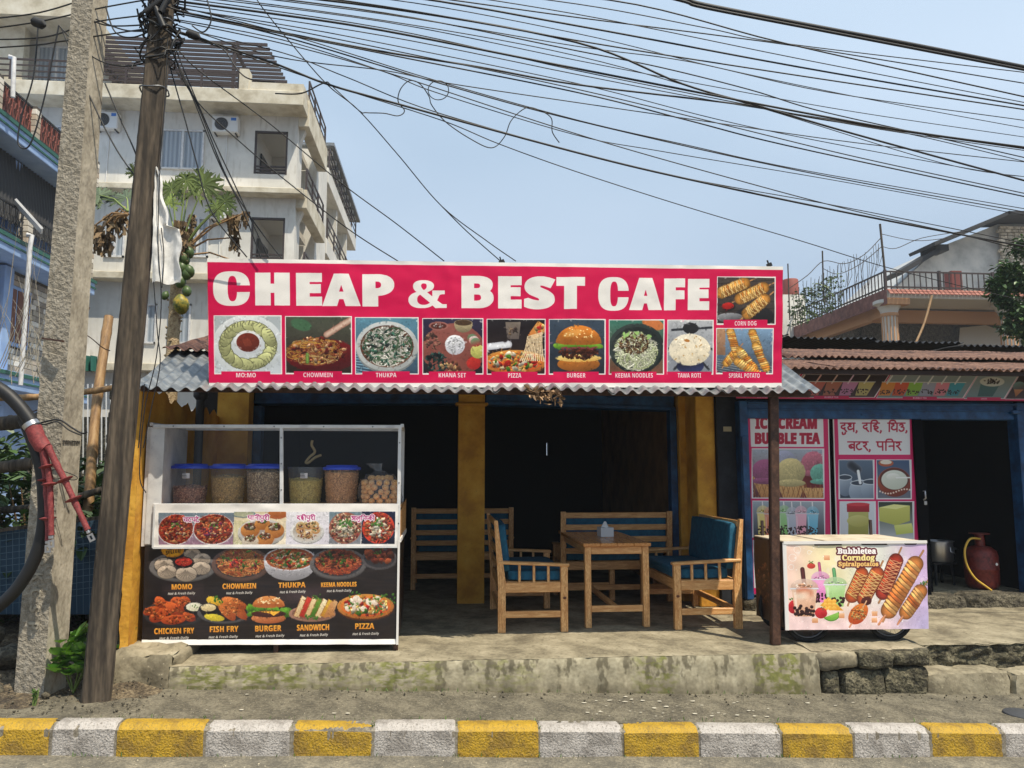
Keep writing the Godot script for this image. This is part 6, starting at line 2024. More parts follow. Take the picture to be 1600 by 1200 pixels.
	# inside the door: gas bottle, pot on a stand, a small box on the wall
	var gp := at(1536, 922, -7.95)
	gp.y = 0.116
	var g := thing("gas_cylinder", "red gas cylinder standing in the dark shop doorway", "gas cylinder", "", gp)
	s = st()
	lathe(s, [Vector2(0.10, 0.0), Vector2(0.14, 0.01), Vector2(0.158, 0.05), Vector2(0.165, 0.1), Vector2(0.165, 0.2), Vector2(0.168, 0.205), Vector2(0.168, 0.22), Vector2(0.165, 0.225), Vector2(0.165, 0.34), Vector2(0.15, 0.40), Vector2(0.10, 0.44), Vector2(0.04, 0.455), Vector2(0, 0.457)], 32)
	obj("tank", s, M.gas_red, g)
	s = st()
	lathe(s, [Vector2(0.05, 0.44), Vector2(0.045, 0.57), Vector2(0.10, 0.575), Vector2(0.10, 0.585), Vector2(0.0, 0.585)], 20)
	obj("collar", s, M.gas_red, g)
	s = st()
	lathe(s, [Vector2(0.016, 0), Vector2(0.014, 0.004), Vector2(0, 0.005)], 12, Transform3D(Basis.from_euler(V(PI / 2, 0, 0)), V(0.06, 0.27, 0.154)))
	obj("round_sticker", s, M.vinyl, g)
	s = st()
	var hs := []
	for q in [[1531, 842], [1516, 842], [1508, 856], [1508, 872], [1513, 888], [1524, 904], [1540, 916], [1549, 922.5]]: hs.append(at(q[0], q[1], -7.72 if q[0] != 1531 else -7.9))
	tube(s, spline(hs, 6), 0.011, 8)
	tag(obj("gas_hose", s, M.hose), "yellow rubber hose looping from top of the red cylinder", "hose")
	var pp := at(1466, 886, -8.3)
	var pot := thing("cooking_pot", "dull aluminium cooking pot on a stand inside the shop door", "pot", "", V(pp.x, 0.36, pp.z))
	s = st()
	lathe(s, [Vector2(0, 0), Vector2(0.14, 0.0), Vector2(0.16, 0.02), Vector2(0.16, 0.22), Vector2(0.172, 0.225), Vector2(0.172, 0.232), Vector2(0.155, 0.23), Vector2(0.15, 0.03), Vector2(0, 0.02)], 28)
	obj("pot_body", s, M.steel, pot)
	s = st()
	for sx in [-1, 1]: tube(s, [V(0.16 * sx, 0.14, 0.04), V(0.21 * sx, 0.14, 0.03), V(0.21 * sx, 0.14, -0.03), V(0.16 * sx, 0.14, -0.04)], 0.007, 6)
	tube(s, [V(0.05, 0.17, 0.16), V(0.03, 0.13, 0.185), V(0.08, 0.11, 0.18), V(0.1, 0.15, 0.14)], 0.006, 6)
	obj("handle", s, M.steel, pot)
	var stnd := thing("iron_stand", "low dark iron stand under the aluminium cooking pot", "stand", "", V(pp.x, 0.117, pp.z))
	for k in 4:
		s = st()
		var ang := PI / 4 + k * PI / 2
		bar(s, V(cos(ang) * 0.15, 0, sin(ang) * 0.15), V(cos(ang) * 0.13, 0.235, sin(ang) * 0.13), 0.02, 0.02)
		obj("leg", s, M.cable, stnd)
	s = st()
	bx(s, -0.14, 0.14, 0.225, 0.243, -0.14, 0.14)
	obj("grate", s, M.cable, stnd)
	s = st()
	var ep := at(1545, 689, -9.98)
	box(s, ep, V(0.17, 0.11, 0.06), Basis(), 0.006)
	tag(obj("switch_box", s, mat(g8(120, 110, 92), 0.7)), "small grey switch box on dark wall inside the shop", "switch box")

# ---------------------------------------------------------------- poles and cables
func build_poles() -> void:
	# concrete pole: tapering, its two faces meeting at an arris towards the street
	var c := thing("concrete_pole", "pale grey tapering concrete utility pole with rough left face", "utility pole")
	var b0 := at(62, 1085, -5.62)
	b0.y = -0.25
	var t0 := at(141, 0, -5.62)
	var up := (t0 - b0) / (t0.y - b0.y)
	var top := b0 + up * 7.5
	var n := FastNoiseLite.new()
	n.seed = 51
	n.frequency = 1.0
	var corner := func(k: int, y: float) -> Vector3:
		var w: float = lerpf(0.150, 0.10, y / 7.5)
		var a: float = [-0.62, PI / 2 - 0.45, PI - 0.62, 3 * PI / 2 - 0.45][k]      # the arris is turned to the street, to the right
		return b0 + up * y + V(-sin(a), 0, cos(a)) * w * (0.8 if k % 2 == 0 else 1.0)
	for k in 4:
		var s := st()
		sheet(s, 6, 120, func(u, v):
			var p: Vector3 = (corner.call((k + 1) % 4, v * 7.5) as Vector3).lerp(corner.call(k, v * 7.5), u) if true else Vector3.ZERO
			var e: float = sin(u * PI) * (0.007 if k == 0 else 0.003)
			return p + V(0.5, 0, 0.85).normalized() * (n.get_noise_2d(u * 4 + k * 20, v * 60) * e))
		obj("rough_face" if k == 0 else "smooth_face", s, M.pole_rough if k == 0 else M.pole, c)
	var s := st()
	face(s, [corner.call(0, 7.5), corner.call(1, 7.5), corner.call(2, 7.5), corner.call(3, 7.5)], Vector3.UP)
	obj("pole_top", s, M.pole, c)
	s = st()
	var band := [at(68, 529, -5.50), at(82, 532, -5.46), at(98, 533, -5.45)]
	bar(s, band[0], band[2], 0.03, 0.012)
	obj("iron_step", s, M.brown_metal, c)
	# numbers stencilled and cast into the pole
	var ink := mat(g8(70, 66, 60), 0.9)
	var txt := func(t: String, y: float, t_along: float, right: bool, size: float, m: Material, called: String, spin := 0.0):
		var tm := TextMesh.new()
		var f := SystemFont.new()
		f.font_names = PackedStringArray(["Droid Sans"])
		f.font_weight = 700
		tm.font = f
		tm.text = t
		tm.font_size = 32
		tm.pixel_size = size / 32.0 * 1.38
		tm.depth = 0.006
		var p: Vector3 = corner.call(0, y)
		var q: Vector3 = corner.call(3 if right else 1, y)
		var x := (q - p).normalized() * (1.0 if right else -1.0)
		var yy := (up - x * up.dot(x)).normalized()
		var o := mi(called, tm, m, c)
		o.transform = Transform3D(Basis(x, yy, x.cross(yy)).rotated(x.cross(yy), spin), p.lerp(q, t_along) + x.cross(yy) * 0.004)
	txt.call("20862201", at(107, 690, -5.49).y + 0.25, 0.5, true, 0.024, ink, "stencilled_number")
	var j := 0
	for ch in ["P", "S", "C", "K", "N"]:
		txt.call(ch, at(46, 980 - j * 26, -5.475).y + 0.25, 0.5, false, 0.075, M.pole, "cast_letter", -PI / 2)
		j += 1
	# the dark pole, leaning right
	var d := thing("leaning_pole", "dark weathered utility pole leaning right, crowded with cables at its top", "utility pole")
	var p0 := at(150, 1087, -5.5)
	p0.y = -0.25
	var p1 := at(255, 0, -5.5)
	var ud := (p1 - p0) / (p1.y - p0.y)
	for k in 4:
		var s2 := st()
		sheet(s2, 8, 120, func(u, v):
			var y: float = v * 7.0
			var w: float = lerpf(0.090, 0.074, v)
			var a: float = -PI / 4 + (k + u) * PI / 2 + 0.35
			var dirv := V(sin(a), 0, cos(a))
			var m: float = pow(pow(absf(sin(a - 0.35)), 6.0) + pow(absf(cos(a - 0.35)), 6.0), -1.0 / 6.0)
			return p0 + ud * y + dirv * w * m * (1.0 + 0.05 * n.get_noise_2d(u * 8 + k * 9, v * 50) - (0.12 * exp(-pow((u - 0.62) * 12.0, 2.0)) if k == 0 else 0.0)))
		obj("shaft_face", s2, M.pole_dark, d)
	s = st()
	face(s, [p0 + ud * 7 + V(-0.07, 0, -0.07), p0 + ud * 7 + V(0.07, 0, -0.07), p0 + ud * 7 + V(0.07, 0, 0.07), p0 + ud * 7 + V(-0.07, 0, 0.07)], Vector3.UP)
	obj("pole_top", s, M.pole_dark, d)
	for y in [4.62, 4.8, 4.1, 5.1]:
		s = st()
		var q: Vector3 = p0 + ud * (y + 0.25)
		var ring := []
		for k in 21: ring.append(q + V(cos(TAU * k / 20.0) * 0.098, 0.01 * sin(k * 0.9), sin(TAU * k / 20.0) * 0.098))
		tube(s, ring, 0.006, 5, false)
		obj("wire_band", s, M.dull_steel, d)
	# a knot of cable ends and loops round its top
	s = st()
	for i in 80:
		var y := rr(4.3, 5.6) if i % 2 else rr(4.5, 5.3)
		var q: Vector3 = p0 + ud * (y + 0.25)
		var a := rr(0, TAU)
		var r := rr(0.085, 0.13)
		var pts := []
		var up2 := rr(-0.3, 0.3)
		for k in 5:
			var b := a + k * rr(0.4, 0.8)
			pts.append(q + V(cos(b) * r * rr(0.9, 1.5), up2 * k * 0.25 + rr(-0.04, 0.04), sin(b) * r))
		tube(s, spline(pts, 5), rr(0.004, 0.009), 5, false)
	for i in 10:
		var q := p0 + ud * rr(4.7, 5.6)
		tube(s, [q + V(rr(-0.12, 0.12), 0, 0.12), q + V(rr(-0.12, 0.12), rr(-0.12, -0.2), 0.13)], 0.022, 8)
	stuff(tag(obj("cable_tangle", s, M.cable), "black tangle of cable loops and splices round the leaning pole's top", "cable tangle"))
	# the white cloth on its right side
	var cl := st()
	sheet(cl, 16, 40, func(u, v):
		var p := at(lerpf(238, 243, v), lerpf(442, 262, v), -5.44)
		var w: float = (0.19 if v < 0.5 else lerpf(0.11, 0.02, (v - 0.5) / 0.5)) + 0.01 * sin(v * 23.0)
		return p + V(u * w, 0.008 * sin(u * 9 + v * 4), 0.02 * sin(u * 7.0 + v * 3.0) * (1.0 - v * 0.4) + 0.012 * n.get_noise_2d(u * 4, v * 6)), 0.003)
	tag(obj("hanging_cloth", cl, M.cloth), "torn white plastic sheet hanging down the leaning pole's right side", "plastic sheet")

	# thick black underground cable with its red sleeves, coming up beside the pole
	var z := -5.30
	s = st()
	var pa := []
	for e in [[-60, 575], [0, 608], [26, 630], [46, 655], [54, 668]]: pa.append(at(e[0], e[1], z))
	tube(s, spline(pa, 8), 0.043, 14)
	tag(obj("thick_cable", s, M.cable), "thick black cable curving in from left to the red sleeve", "cable")
	s = st()
	pa = []
	for e in [[38, 655], [52, 690], [64, 730], [69, 775], [68, 820], [59, 860], [40, 900], [12, 935], [-40, 975]]: pa.append(at(e[0], e[1], z - 0.09))
	tube(s, spline(pa, 8), 0.040, 14)
	tag(obj("thick_cable", s, M.cable), "thick black cable bowing down behind the red legs to the left edge", "cable")
	var r := thing("cable_termination", "red heat-shrunk cable end splitting into three legs with metal lugs", "cable end")
	s = st()
	tube(s, [at(49, 664, z), at(53, 670, z), at(58, 684, z), at(66, 697, z), at(72, 701, z)], [0.046, 0.05, 0.05, 0.05, 0.04], 14)
	obj("sleeve", s, M.red, r)
	s = st()
	tube(s, [at(47, 661, z), at(51, 667, z)], 0.053, 14)
	obj("metal_collar", s, M.steel, r)
	for e in [[[[66, 698], [72, 720], [77, 745], [79, 780], [80, 836]], [0.36, 0.62], z + 0.01], [[[75, 697], [88, 725], [101, 750], [117, 785], [137, 828]], [0.50, 0.72], z + 0.03], [[[66, 698], [70, 730], [73, 770], [75, 810], [75, 844]], [0.4, 0.75], z - 0.035]]:
		s = st()
		pa = []
		for q in e[0]: pa.append(at(q[0], q[1], e[2]))
		var sp := spline(pa, 8)
		var rad := []
		for i in sp.size(): rad.append(0.021 + (0.0025 if (i / 2) % 4 == 0 else 0.0) - 0.004 * i / sp.size())
		tube(s, sp, rad, 12)
		var leg := obj("leg", s, M.red, r)
		for t in e[1]:
			s = st()
			var i := int(t * (sp.size() - 1))
			var ax: Vector3 = (sp[i + 1] - sp[i - 1]).normalized()
			var x := ax.cross(V(0, 0, 1)).normalized()
			lathe(s, [Vector2(0.02, -0.012), Vector2(0.05, 0.0), Vector2(0.051, 0.004), Vector2(0.02, 0.012)], 18, Transform3D(Basis(x, -ax, x.cross(-ax)), sp[i]))
			obj("rain_shed", s, M.red, leg)
		s = st()
		var end: Vector3 = sp[-1]
		var ax2: Vector3 = (sp[-1] - sp[-3]).normalized()
		bar(s, end, end + ax2 * 0.025, 0.03, 0.022, 0.004)
		var pl := end + ax2 * 0.055
		var xx := ax2.cross(V(0, 0, 1)).normalized()
		for sg in [-1, 1]:
			box(s, pl + xx * sg * 0.013, V(0.012, 0.05, 0.006), Basis(xx, -ax2, xx.cross(-ax2)))
			box(s, pl + ax2 * sg * 0.019, V(0.014, 0.012, 0.006), Basis(xx, -ax2, xx.cross(-ax2)))
		obj("metal_lug", s, M.steel, leg)
	# binding wires round the pole
	s = st()
	pa = []
	for e in [[50, 664], [66, 660], [92, 656], [112, 668], [128, 677], [136, 675]]: pa.append(at(e[0], e[1], -5.40))
	tube(s, spline(pa, 6), 0.006, 6)
	pa = []
	for e in [[50, 662], [70, 663], [90, 659], [108, 672], [127, 680]]: pa.append(at(e[0], e[1], -5.39))
	tube(s, spline(pa, 6), 0.005, 6)
	pa = []
	for e in [[60, 745], [84, 734], [104, 738], [120, 745], [116, 750], [90, 747]]: pa.append(at(e[0], e[1], -5.40))
	tube(s, spline(pa, 6), 0.003, 5)
	tag(obj("tie_wire", s, M.cable), "black tie wires strapping the red sleeve to the concrete pole", "wire")
	for e in [[[84, 540], [110, 530], [133, 523], [160, 543], [172, 548]], [[20, 640], [60, 640], [100, 600], [140, 480]]]:
		s = st()
		pa = []
		for q in e: pa.append(at(q[0], q[1], -5.55 - 0.5 * (q[0] / 172.0)))
		tube(s, spline(pa, 6), 0.004, 5)
		tag(obj("rusty_wire", s, M.brown_metal), "thin rusty wire tied from concrete pole towards the bamboo" if e[0][0] == 84 else "thin rusty wire running up beside the concrete pole's left face", "wire")

func cable(pts: Array, r: float, z0: float, z1: float, label: String, group := "", run_on := true) -> void:
	var sp := spline(pts, 7)
	var P := []
	for q in sp: P.append(at(q.x, q.y, lerpf(z0, z1, clampf((q.x - 255.0) / 1345.0, -0.3, 1.2))))
	if run_on and pts[-1].x > 1590:
		var d: Vector3 = P[-1] - P[-3]
		d = d.normalized()
		for k in 9: P.append(P[-1] + d * 1.8 + V(0, 0.09 * (k + 1), 0))
	var s := st()
	tube(s, P, r, 6)
	tag(obj("overhead_cable", s, M.cable), label, "cable", group)

func build_cables() -> void:
	var fan := "fan of overhead cables from the leaning pole"
	var A := func(t: String) -> Array:
		var out := []
		for e in t.split(" "):
			var q: PackedStringArray = e.split(",")
			out.append(Vector2(float(q[0]), float(q[1])))
		return out
	var i := 0
	var list := ["262,-62 600,-22 952,0 1228,68 1600,151", "262,-66 600,-30 900,6 1105,44 1228,68 1600,113", "262,-50 600,-22 900,22 1250,92 1600,160", "262,-52 600,-14 900,27 1127,56 1276,77 1600,130", "262,-36 600,-10 900,40 1250,105 1600,165", "262,-30 600,-2 900,52 1119,105 1337,151 1600,200",
			"262,-34 600,10 900,63 1162,105 1600,171", "262,-26 600,12 900,66 1066,131 1180,164 1337,210 1600,282", "262,-20 600,22 900,72 1075,96 1294,144 1600,188", "262,-22 600,20 900,79 1031,105 1171,140 1272,171 1425,206 1600,246", "262,-14 600,32 900,87 1180,166 1469,254 1600,276", "262,-10 600,34 900,94 1119,136 1337,175 1600,214",
			"262,0 430,22 600,48 900,107 1250,175 1425,206 1600,230", "262,-6 600,44 900,110 1206,171 1381,203 1600,235", "262,4 600,56 900,116 1119,158 1381,201 1600,252", "262,14 457,54 600,81 750,105 900,132 1162,164 1294,188 1600,232", "262,10 450,40 600,68 900,130 1119,186 1294,223 1534,267 1600,276", "262,8 600,76 900,139 1140,197 1337,245 1600,302",
			"262,18 600,84 900,144 1075,188 1228,227 1600,307", "262,34 430,88 600,110 700,130 900,160 1119,192 1337,223 1600,253", "262,6 457,56 675,124 900,187 1075,227 1250,265 1600,326", "262,12 460,62 680,128 900,188 1250,267 1600,331", "262,28 440,62 600,112 680,144 900,211 1031,236 1294,280 1600,336", "262,30 450,70 620,118 913,213 1162,284 1337,330 1504,367 1600,392",
			"262,44 420,96 510,131 620,162 900,238 1075,280 1337,335 1600,385", "262,40 440,82 540,120 690,178 1009,265 1294,319 1508,361 1600,380", "262,46 420,100 532,138 690,188 780,225 900,268 1075,324 1250,376 1394,420 1600,470"]
	for e in list:
		var thick := i in [4, 7, 12, 15, 24]
		var rank := 1
		for o in list:
			if float(o.split(",")[-1]) < float(e.split(",")[-1]) or o != e and o.split(",")[-1] == e.split(",")[-1] and list.find(o) < list.find(e): rank += 1
		var label := "%s cable of the sky fan, %s from the top at the right edge" % ["thick" if thick else "thin", ORD[rank - 1]]
		if i == 26: label = "lowest long cable, sagging past the sign's right end to the balcony house"
		cable(A.call(e), 0.009 if thick else (0.0045 if i % 3 else 0.006), -5.6, -5.8 - (i * 37 % 17) * 0.17, label, fan if i != 26 else "")
		i += 1
	cable(A.call("262,-190 600,-110 900,-40 1060,-4 1100,8 1280,43 1430,71 1600,105"), 0.024, -5.6, -7.6, "thickest black cable bundle crossing the top right corner of sky")
	cable(A.call("262,-186 600,-106 900,-38 1060,0 1100,12 1280,47 1430,76 1600,109"), 0.014, -5.58, -7.55, "black cable twisted along the underside of the thickest bundle")
	# steep drops to the roofs
	var dg := "steep cables dropping to roofs"
	var drops := ["396,-10 410,12 450,62 510,131 560,172 622,242 690,322 760,376 806,408", "690,322 730,362 782,408", "262,50 300,101 420,192 532,285 620,350 694,408", "262,58 300,148 380,226 469,300 550,362 622,408", "262,66 300,150 340,250 380,330 408,404", "264,70 310,168 352,272 392,340 440,404", "258,76 270,120 290,190 306,250 330,330 386,402", "268,60 292,120 330,210 372,300 420,404"]
	for e in drops:
		var rank := 1
		for o in drops:
			if float(o.split(" ")[-1].split(",")[0]) < float(e.split(" ")[-1].split(",")[0]): rank += 1
		cable(A.call(e), 0.005, -5.6, -8.2, "steep thin cable from the leaning pole, %s from the left above the sign" % ORD[rank - 1], dg, false)
	# wires on the left of the pole
	var lg := "cables slung between the two poles"
	var slack := ["-40,48 60,34 160,12 262,-6", "-40,62 70,58 150,34 262,20", "-30,76 60,70 100,64 262,40", "-40,32 60,20 140,-4", "60,36 52,120 34,180 28,222 40,232 52,214 70,150 84,80 92,40", "92,40 130,78 170,100 220,100 262,70", "150,30 200,48 262,46", "110,-10 130,20 170,40 262,36", "96,44 140,150 180,230 220,290 250,350", "164,130 190,190 212,240 232,300 262,400 272,440", "165,10 180,50 210,58 250,40", "300,40 318,50 330,30 322,-6", "310,58 330,66 352,80 372,110 392,124 430,128", "430,146 470,146 500,132 512,128"]
	var words := ["topmost slack cable from the left edge to the leaning pole's top", "second slack cable from the left edge to the leaning pole", "lowest slack cable from the left edge to the leaning pole", "short cable at the top left corner ending at the concrete pole", "long cable loop hanging left of the concrete pole before the blue balcony", "cable running from that left loop across the concrete pole to the leaning pole", "short cable between the poles near the picture's top", "cable dipping between the poles from the concrete pole's top", "cable slanting down across both poles to the papaya leaves", "cable hanging from the concrete pole down to the white plastic sheet", "short cable curl between the two poles near the top", "thick cable hook just right of the leaning pole's top", "wavy cable above the roof pergola right of the leaning pole", "short curved cable over the apartment block's roof corner"]
	for i2 in slack.size(): cable(A.call(slack[i2]), 0.0055, -5.55, -5.3, words[i2], lg, false)
	var loose := ["240,440 246,520 250,570 236,640 224,700", "252,356 256,400 253,450", "262,60 258,150 250,260 247,380 252,470 244,560 226,640 218,740 228,770", "226,600 222,640 216,700"]
	for i2 in 4: cable(A.call(loose[i2]), 0.0035, -5.42, -5.3, ["thin wire curving from the plastic sheet's foot to the yellow wall end", "short thin wire end below the white plastic sheet", "longest thin wire hanging down the leaning pole's right side", "thin wire end hanging before the yellow wall end"][i2], "loose wires beside the leaning pole", false)
	cable(A.call("512,128 560,172 572,176 600,177 622,181 632,173 622,158 626,139 640,126 656,131 670,150 675,165 697,191 735,217 768,231 788,214 799,188 821,169 840,171 861,184 863,206 874,223"), 0.0045, -5.6, -7.4, "single curly loose wire looping under the fan of cables", "", false)
	var ring := []
	for k in 25: ring.append(Vector2(685 + 16 * cos(TAU * k / 24.0), 141 + 15 * sin(TAU * k / 24.0)))
	cable(ring, 0.004, -5.6, -7.4, "small round loop of wire in the curly loose wire", "", false)
	var s := st()
	for e in [[302, 55, 0.03], [60, 36, 0.035]]:
		var p := at(e[0], e[1], -5.5)
		s = st()
		tube(s, [p + V(-0.05, 0.02, 0), p + V(-0.03, 0.01, 0), p + V(0.03, -0.01, 0), p + V(0.05, -0.02, 0)], [0.01, e[2], e[2], 0.01], 8)
		tag(obj("cable_joint", s, M.cable), "black lump of cable joint just right of the leaning pole" if e[0] == 302 else "black cable clamp left of the concrete pole", "cable joint")

# ---------------------------------------------------------------- plants and clutter on the left
func build_left_plants() -> void:
	var c := thing("papaya_tree", "papaya tree with green fruit and dead hanging leaves between pole and sign", "papaya tree")
	var z := -8.5
	var base := at(258, 740, z)
	var crown := at(278, 400, z)
	var s := st()
	var n := FastNoiseLite.new()
	n.seed = 71
	n.frequency = 1.0
	base.y = -0.1
	sheet(s, 14, 90, func(u, v):
		var a: float = u * TAU
		var p := base.lerp(crown, v)
		var r: float = lerpf(0.10, 0.055, v) * (1.0 + 0.10 * sin(v * 150.0) * n.get_noise_2d(a, v * 20) + 0.06 * n.get_noise_3d(cos(a), sin(a), v * 30))
		return p + V(sin(a) * r, 0, cos(a) * r))
	var trunk := obj("trunk", s, M.papaya_bark, c)
	s = st()
	for i in 60:
		var a := rr(0, TAU)
		var p := base.lerp(crown, 0.4 + i / 100.0) + V(sin(a), 0, cos(a)) * 0.075
		box(s, p, V(0.035, 0.02, 0.02), Basis.from_euler(V(rr(-0.4, 0.4), a, 0.3)), 0.006)
	stuff(obj("leaf_scars", s, M.papaya_bark, trunk))
	# fruit
	var k := 0
	for e in [[272, 388, 0.055], [288, 405, 0.06], [284, 418, 0.06], [296, 395, 0.05], [292, 428, 0.055], [275, 432, 0.055], [282, 440, 0.06], [296, 424, 0.055], [270, 404, 0.05], [292, 455, 0.05], [283, 476, 0.085], [266, 420, 0.045], [258, 462, 0.04]]:
		s = st()
		var r: float = e[2]
		lathe(s, [Vector2(0, -r * 1.3), Vector2(r * 0.45, -r * 1.12), Vector2(r * 0.85, -r * 0.6), Vector2(r, 0), Vector2(r * 0.85, r * 0.7), Vector2(r * 0.4, r * 1.2), Vector2(0.01, r * 1.35)], 14)
		var m: Material = mat(Color.WHITE, 0.5, {tex = mottle(g8(60, 76, 20), g8(140, 128, 40), g8(196, 158, 50), 0.6, 0.1), scale = 4.0}) if k == 10 else M.fruit
		var o := obj("fruit", s, m, c)
		o.position = at(e[0], e[1], z + 0.12)
		o.rotation = V(rr(-0.3, 0.3), 0, rr(-0.3, 0.3))
		k += 1
	# leaves: each a palm of lobes on a long stalk
	var stalk := mat(g8(120, 136, 70), 0.5)
	for e in [[318, 290, 0.34, 0.3, 1.0, 0.5], [298, 285, 0.3, -0.1, 1.1, 1.0], [268, 295, 0.28, -0.7, 0.9, 0.7], [338, 325, 0.26, 0.9, 0.9, 0.4], [352, 315, 0.2, 1.2, 0.7, 0.5], [262, 318, 0.24, -1.0, 0.8, 0.5], [212, 270, 0.14, -1.2, 0.9, 0.2], [290, 282, 0.24, 0.1, 1.2, 0.9]]:
		var tip := at(e[0], e[1], z + 0.25 * sin(e[0] * 1.7))
		leaf_palm(c, crown, tip, e[2], e[3], e[5], Color(0.17, 0.23, 0.05) * rr(0.5, 1.35), M.leaf, stalk)
	for e in [[365, 350, 0.20, 1.2], [368, 385, 0.14, 1.6], [295, 372, 0.16, 0.4], [282, 360, 0.2, -0.2], [285, 380, 0.2, 0.1], [270, 372, 0.15, -0.4], [385, 345, 0.14, 1.5], [300, 350, 0.12, 0.6], [376, 425, 0.14, 1.3]]:
		var tip := at(e[0], e[1] - 14, z + 0.2 * sin(e[0] * 2.3))
		withered(c, crown, tip, e[2])
	for e in ["-20", "grey"]:
		var tip := at(176 if e == "grey" else 168, 318 if e == "grey" else 345, -8.9)
		var d := thing("dead_leaf_bunch", "grey-green drooping leaf bunch between the two poles" if e == "grey" else "brown withered leaf bunch hanging between the two poles", "withered leaves", "", Vector3.ZERO)
		if e == "grey":
			for k2 in 3: leaf_palm(d, at(200, 330, -8.7), tip + V(rr(-0.15, 0.15), rr(-0.1, 0.1), 0), 0.3, -0.9, 0.1, Color(0.09, 0.12, 0.06), M.leaf, stalk)
		else:
			for k2 in 5: withered(d, at(200, 335, -8.7), tip + V(rr(-0.12, 0.16), rr(-0.2, 0.1), rr(-0.1, 0.1)), 0.2)
	# dark growth behind the poles: shrub clumps, each with its stems and leaves
	for e in [[-3.7, -7.4, 1.6, 0.7, 1300, "dark shrub behind concrete pole with grass-like hanging leaves"], [-4.6, -7.8, 1.8, 0.8, 1300, "tall dark shrub at the left edge behind the thick cable"], [-3.05, -8.0, 1.5, 0.55, 900, "dark shrub seen between the two poles"], [-5.6, -8.6, 2.1, 0.8, 900, "far left leafy shrub in front of the blue house"], [-3.35, -7.15, 1.35, 0.5, 1100, "dark low shrub right behind the concrete pole"], [-4.0, -7.1, 1.3, 0.6, 1100, "dark low shrub by the red cable sleeve's left side"], [-2.95, -7.3, 1.2, 0.4, 900, "dark low shrub low between the two poles"]]:
		shrub(V(e[0], 0.0, e[1]), e[2], e[3], e[4], e[5])
	# the broad-leaved plant between the poles, and a small one by the wall
	broad_plant(V(-2.47, -0.02, -5.60), 0.24, 70, "bright green broad-leaved plant growing between the two poles")
	broad_plant(V(-2.36, 0.05, -6.1), 0.14, 7, "small green seedling by the rough wall end")
	broad_plant(V(-2.60, -0.08, -5.35), 0.05, 8, "tiny weed at concrete pole's foot")
	# bamboo: two rails and a leaning stake
	for e in [[[170, 495, -7.6], [150, 640, -7.3], [138, 800, -7.0], [128, 960, -6.8], 0.043, "split-topped bamboo stake leaning between the two poles"], [[-30, 622, -6.9], [60, 620, -6.9], [150, 610, -6.9], [215, 600, -6.9], 0.028, "upper bamboo rail crossing behind the poles"], [[-40, 664, -6.6], [0, 662, -6.6], [40, 658, -6.6], [70, 655, -6.6], 0.06, "dark thick bamboo rail at left edge"], [[-60, 737, -6.7], [-20, 733, -6.7], [20, 728, -6.7], [52, 724, -6.7], 0.05, "middle dark bamboo rail behind the thick cable"], [[-40, 800, -6.9], [30, 795, -6.9], [90, 785, -6.9], [160, 765, -6.9], 0.03, "lowest thin bamboo rail above the blue mesh fence"]]:
		s = st()
		var pts := []
		for q in e.slice(0, 4): pts.append(at(q[0], q[1], q[2]))
		var sp := spline(pts, 12)
		var rad := []
		for i in sp.size(): rad.append(e[4] * (1.12 if i % 7 == 3 else 1.0))
		tube(s, sp, rad, 10)
		tag(obj("bamboo_pole", s, M.bamboo if e[0][0] in [170, -30] else M.pole_dark), e[5], "bamboo")
	# blue mesh fence low down
	var f := thing("mesh_fence", "low blue mesh fence in shade behind the poles", "fence")
	s = st()
	sheet(s, 20, 6, func(u, v): return at(lerpf(-60, 195, u), lerpf(960, lerpf(838, 806, u), v), -6.62 + 0.03 * sin(u * 14)), 0.004)
	obj("backing_sheet", s, M.tarp, f)
	s = st()
	for i in 26: bar(s, at(-60 + i * 10, 960, -6.58), at(-60 + i * 10, lerpf(838, 806, i / 25.0), -6.58), 0.004, 0.004)
	for i in 12: bar(s, at(-60, 842 + i * 10, -6.58), at(195, 812 + i * 10, -6.58), 0.004, 0.004)
	stuff(obj("mesh_wires", s, mat(g8(70, 96, 112), 0.6), f))
	s = st()
	bar(s, at(-60, 836, -6.57), at(195, 804, -6.57), 0.05, 0.03)
	obj("top_rail", s, M.pole_dark, f)
	# dry thin twigs at far left
	s = st()
	for i in 26:
		var p := at(rr(-30, 90), rr(560, 610), -9.5)
		var d := V(rr(-0.5, 0.5), rr(0.6, 1.6), rr(-0.2, 0.2))
		tube(s, [p, p + d * 0.5 + V(0.06, 0, 0), p + d], [0.005, 0.003, 0.0015], 4, false)
	stuff(tag(obj("bare_twigs", s, M.pole), "bare dry twigs standing in front of the blue house wall", "twigs"))
	s = st()
	sheet(s, 10, 14, func(u, v): return at(lerpf(134, 150, u), lerpf(580, 556, v), -9.0) + V(0, 0, 0.05 * sin(u * 12)), 0.003)
	tag(obj("green_cloth", s, M.teal), "small dark green cloth hung up between the two poles", "cloth")
	# a grey wall with a grating behind the poles
	s = st()
	bx(s, -6.4, -3.3, 0.2, 2.2, -12.6, -12.4)
	tag(obj("block_wall", s, M.rubble), "grey block wall behind the shrubs left of the cafe", "wall")
	var gr := thing("window_grating", "pale iron window grating seen between the two poles", "grating")
	for i in 14:
		s = st()
		bar(s, at(130 + i * 7.2, 740, -12.2), at(130 + i * 7.2, 600, -12.2), 0.014, 0.014)
		obj("bar", s, mat(g8(190, 190, 186), 0.6) if i == 0 else M.white_metal, gr)

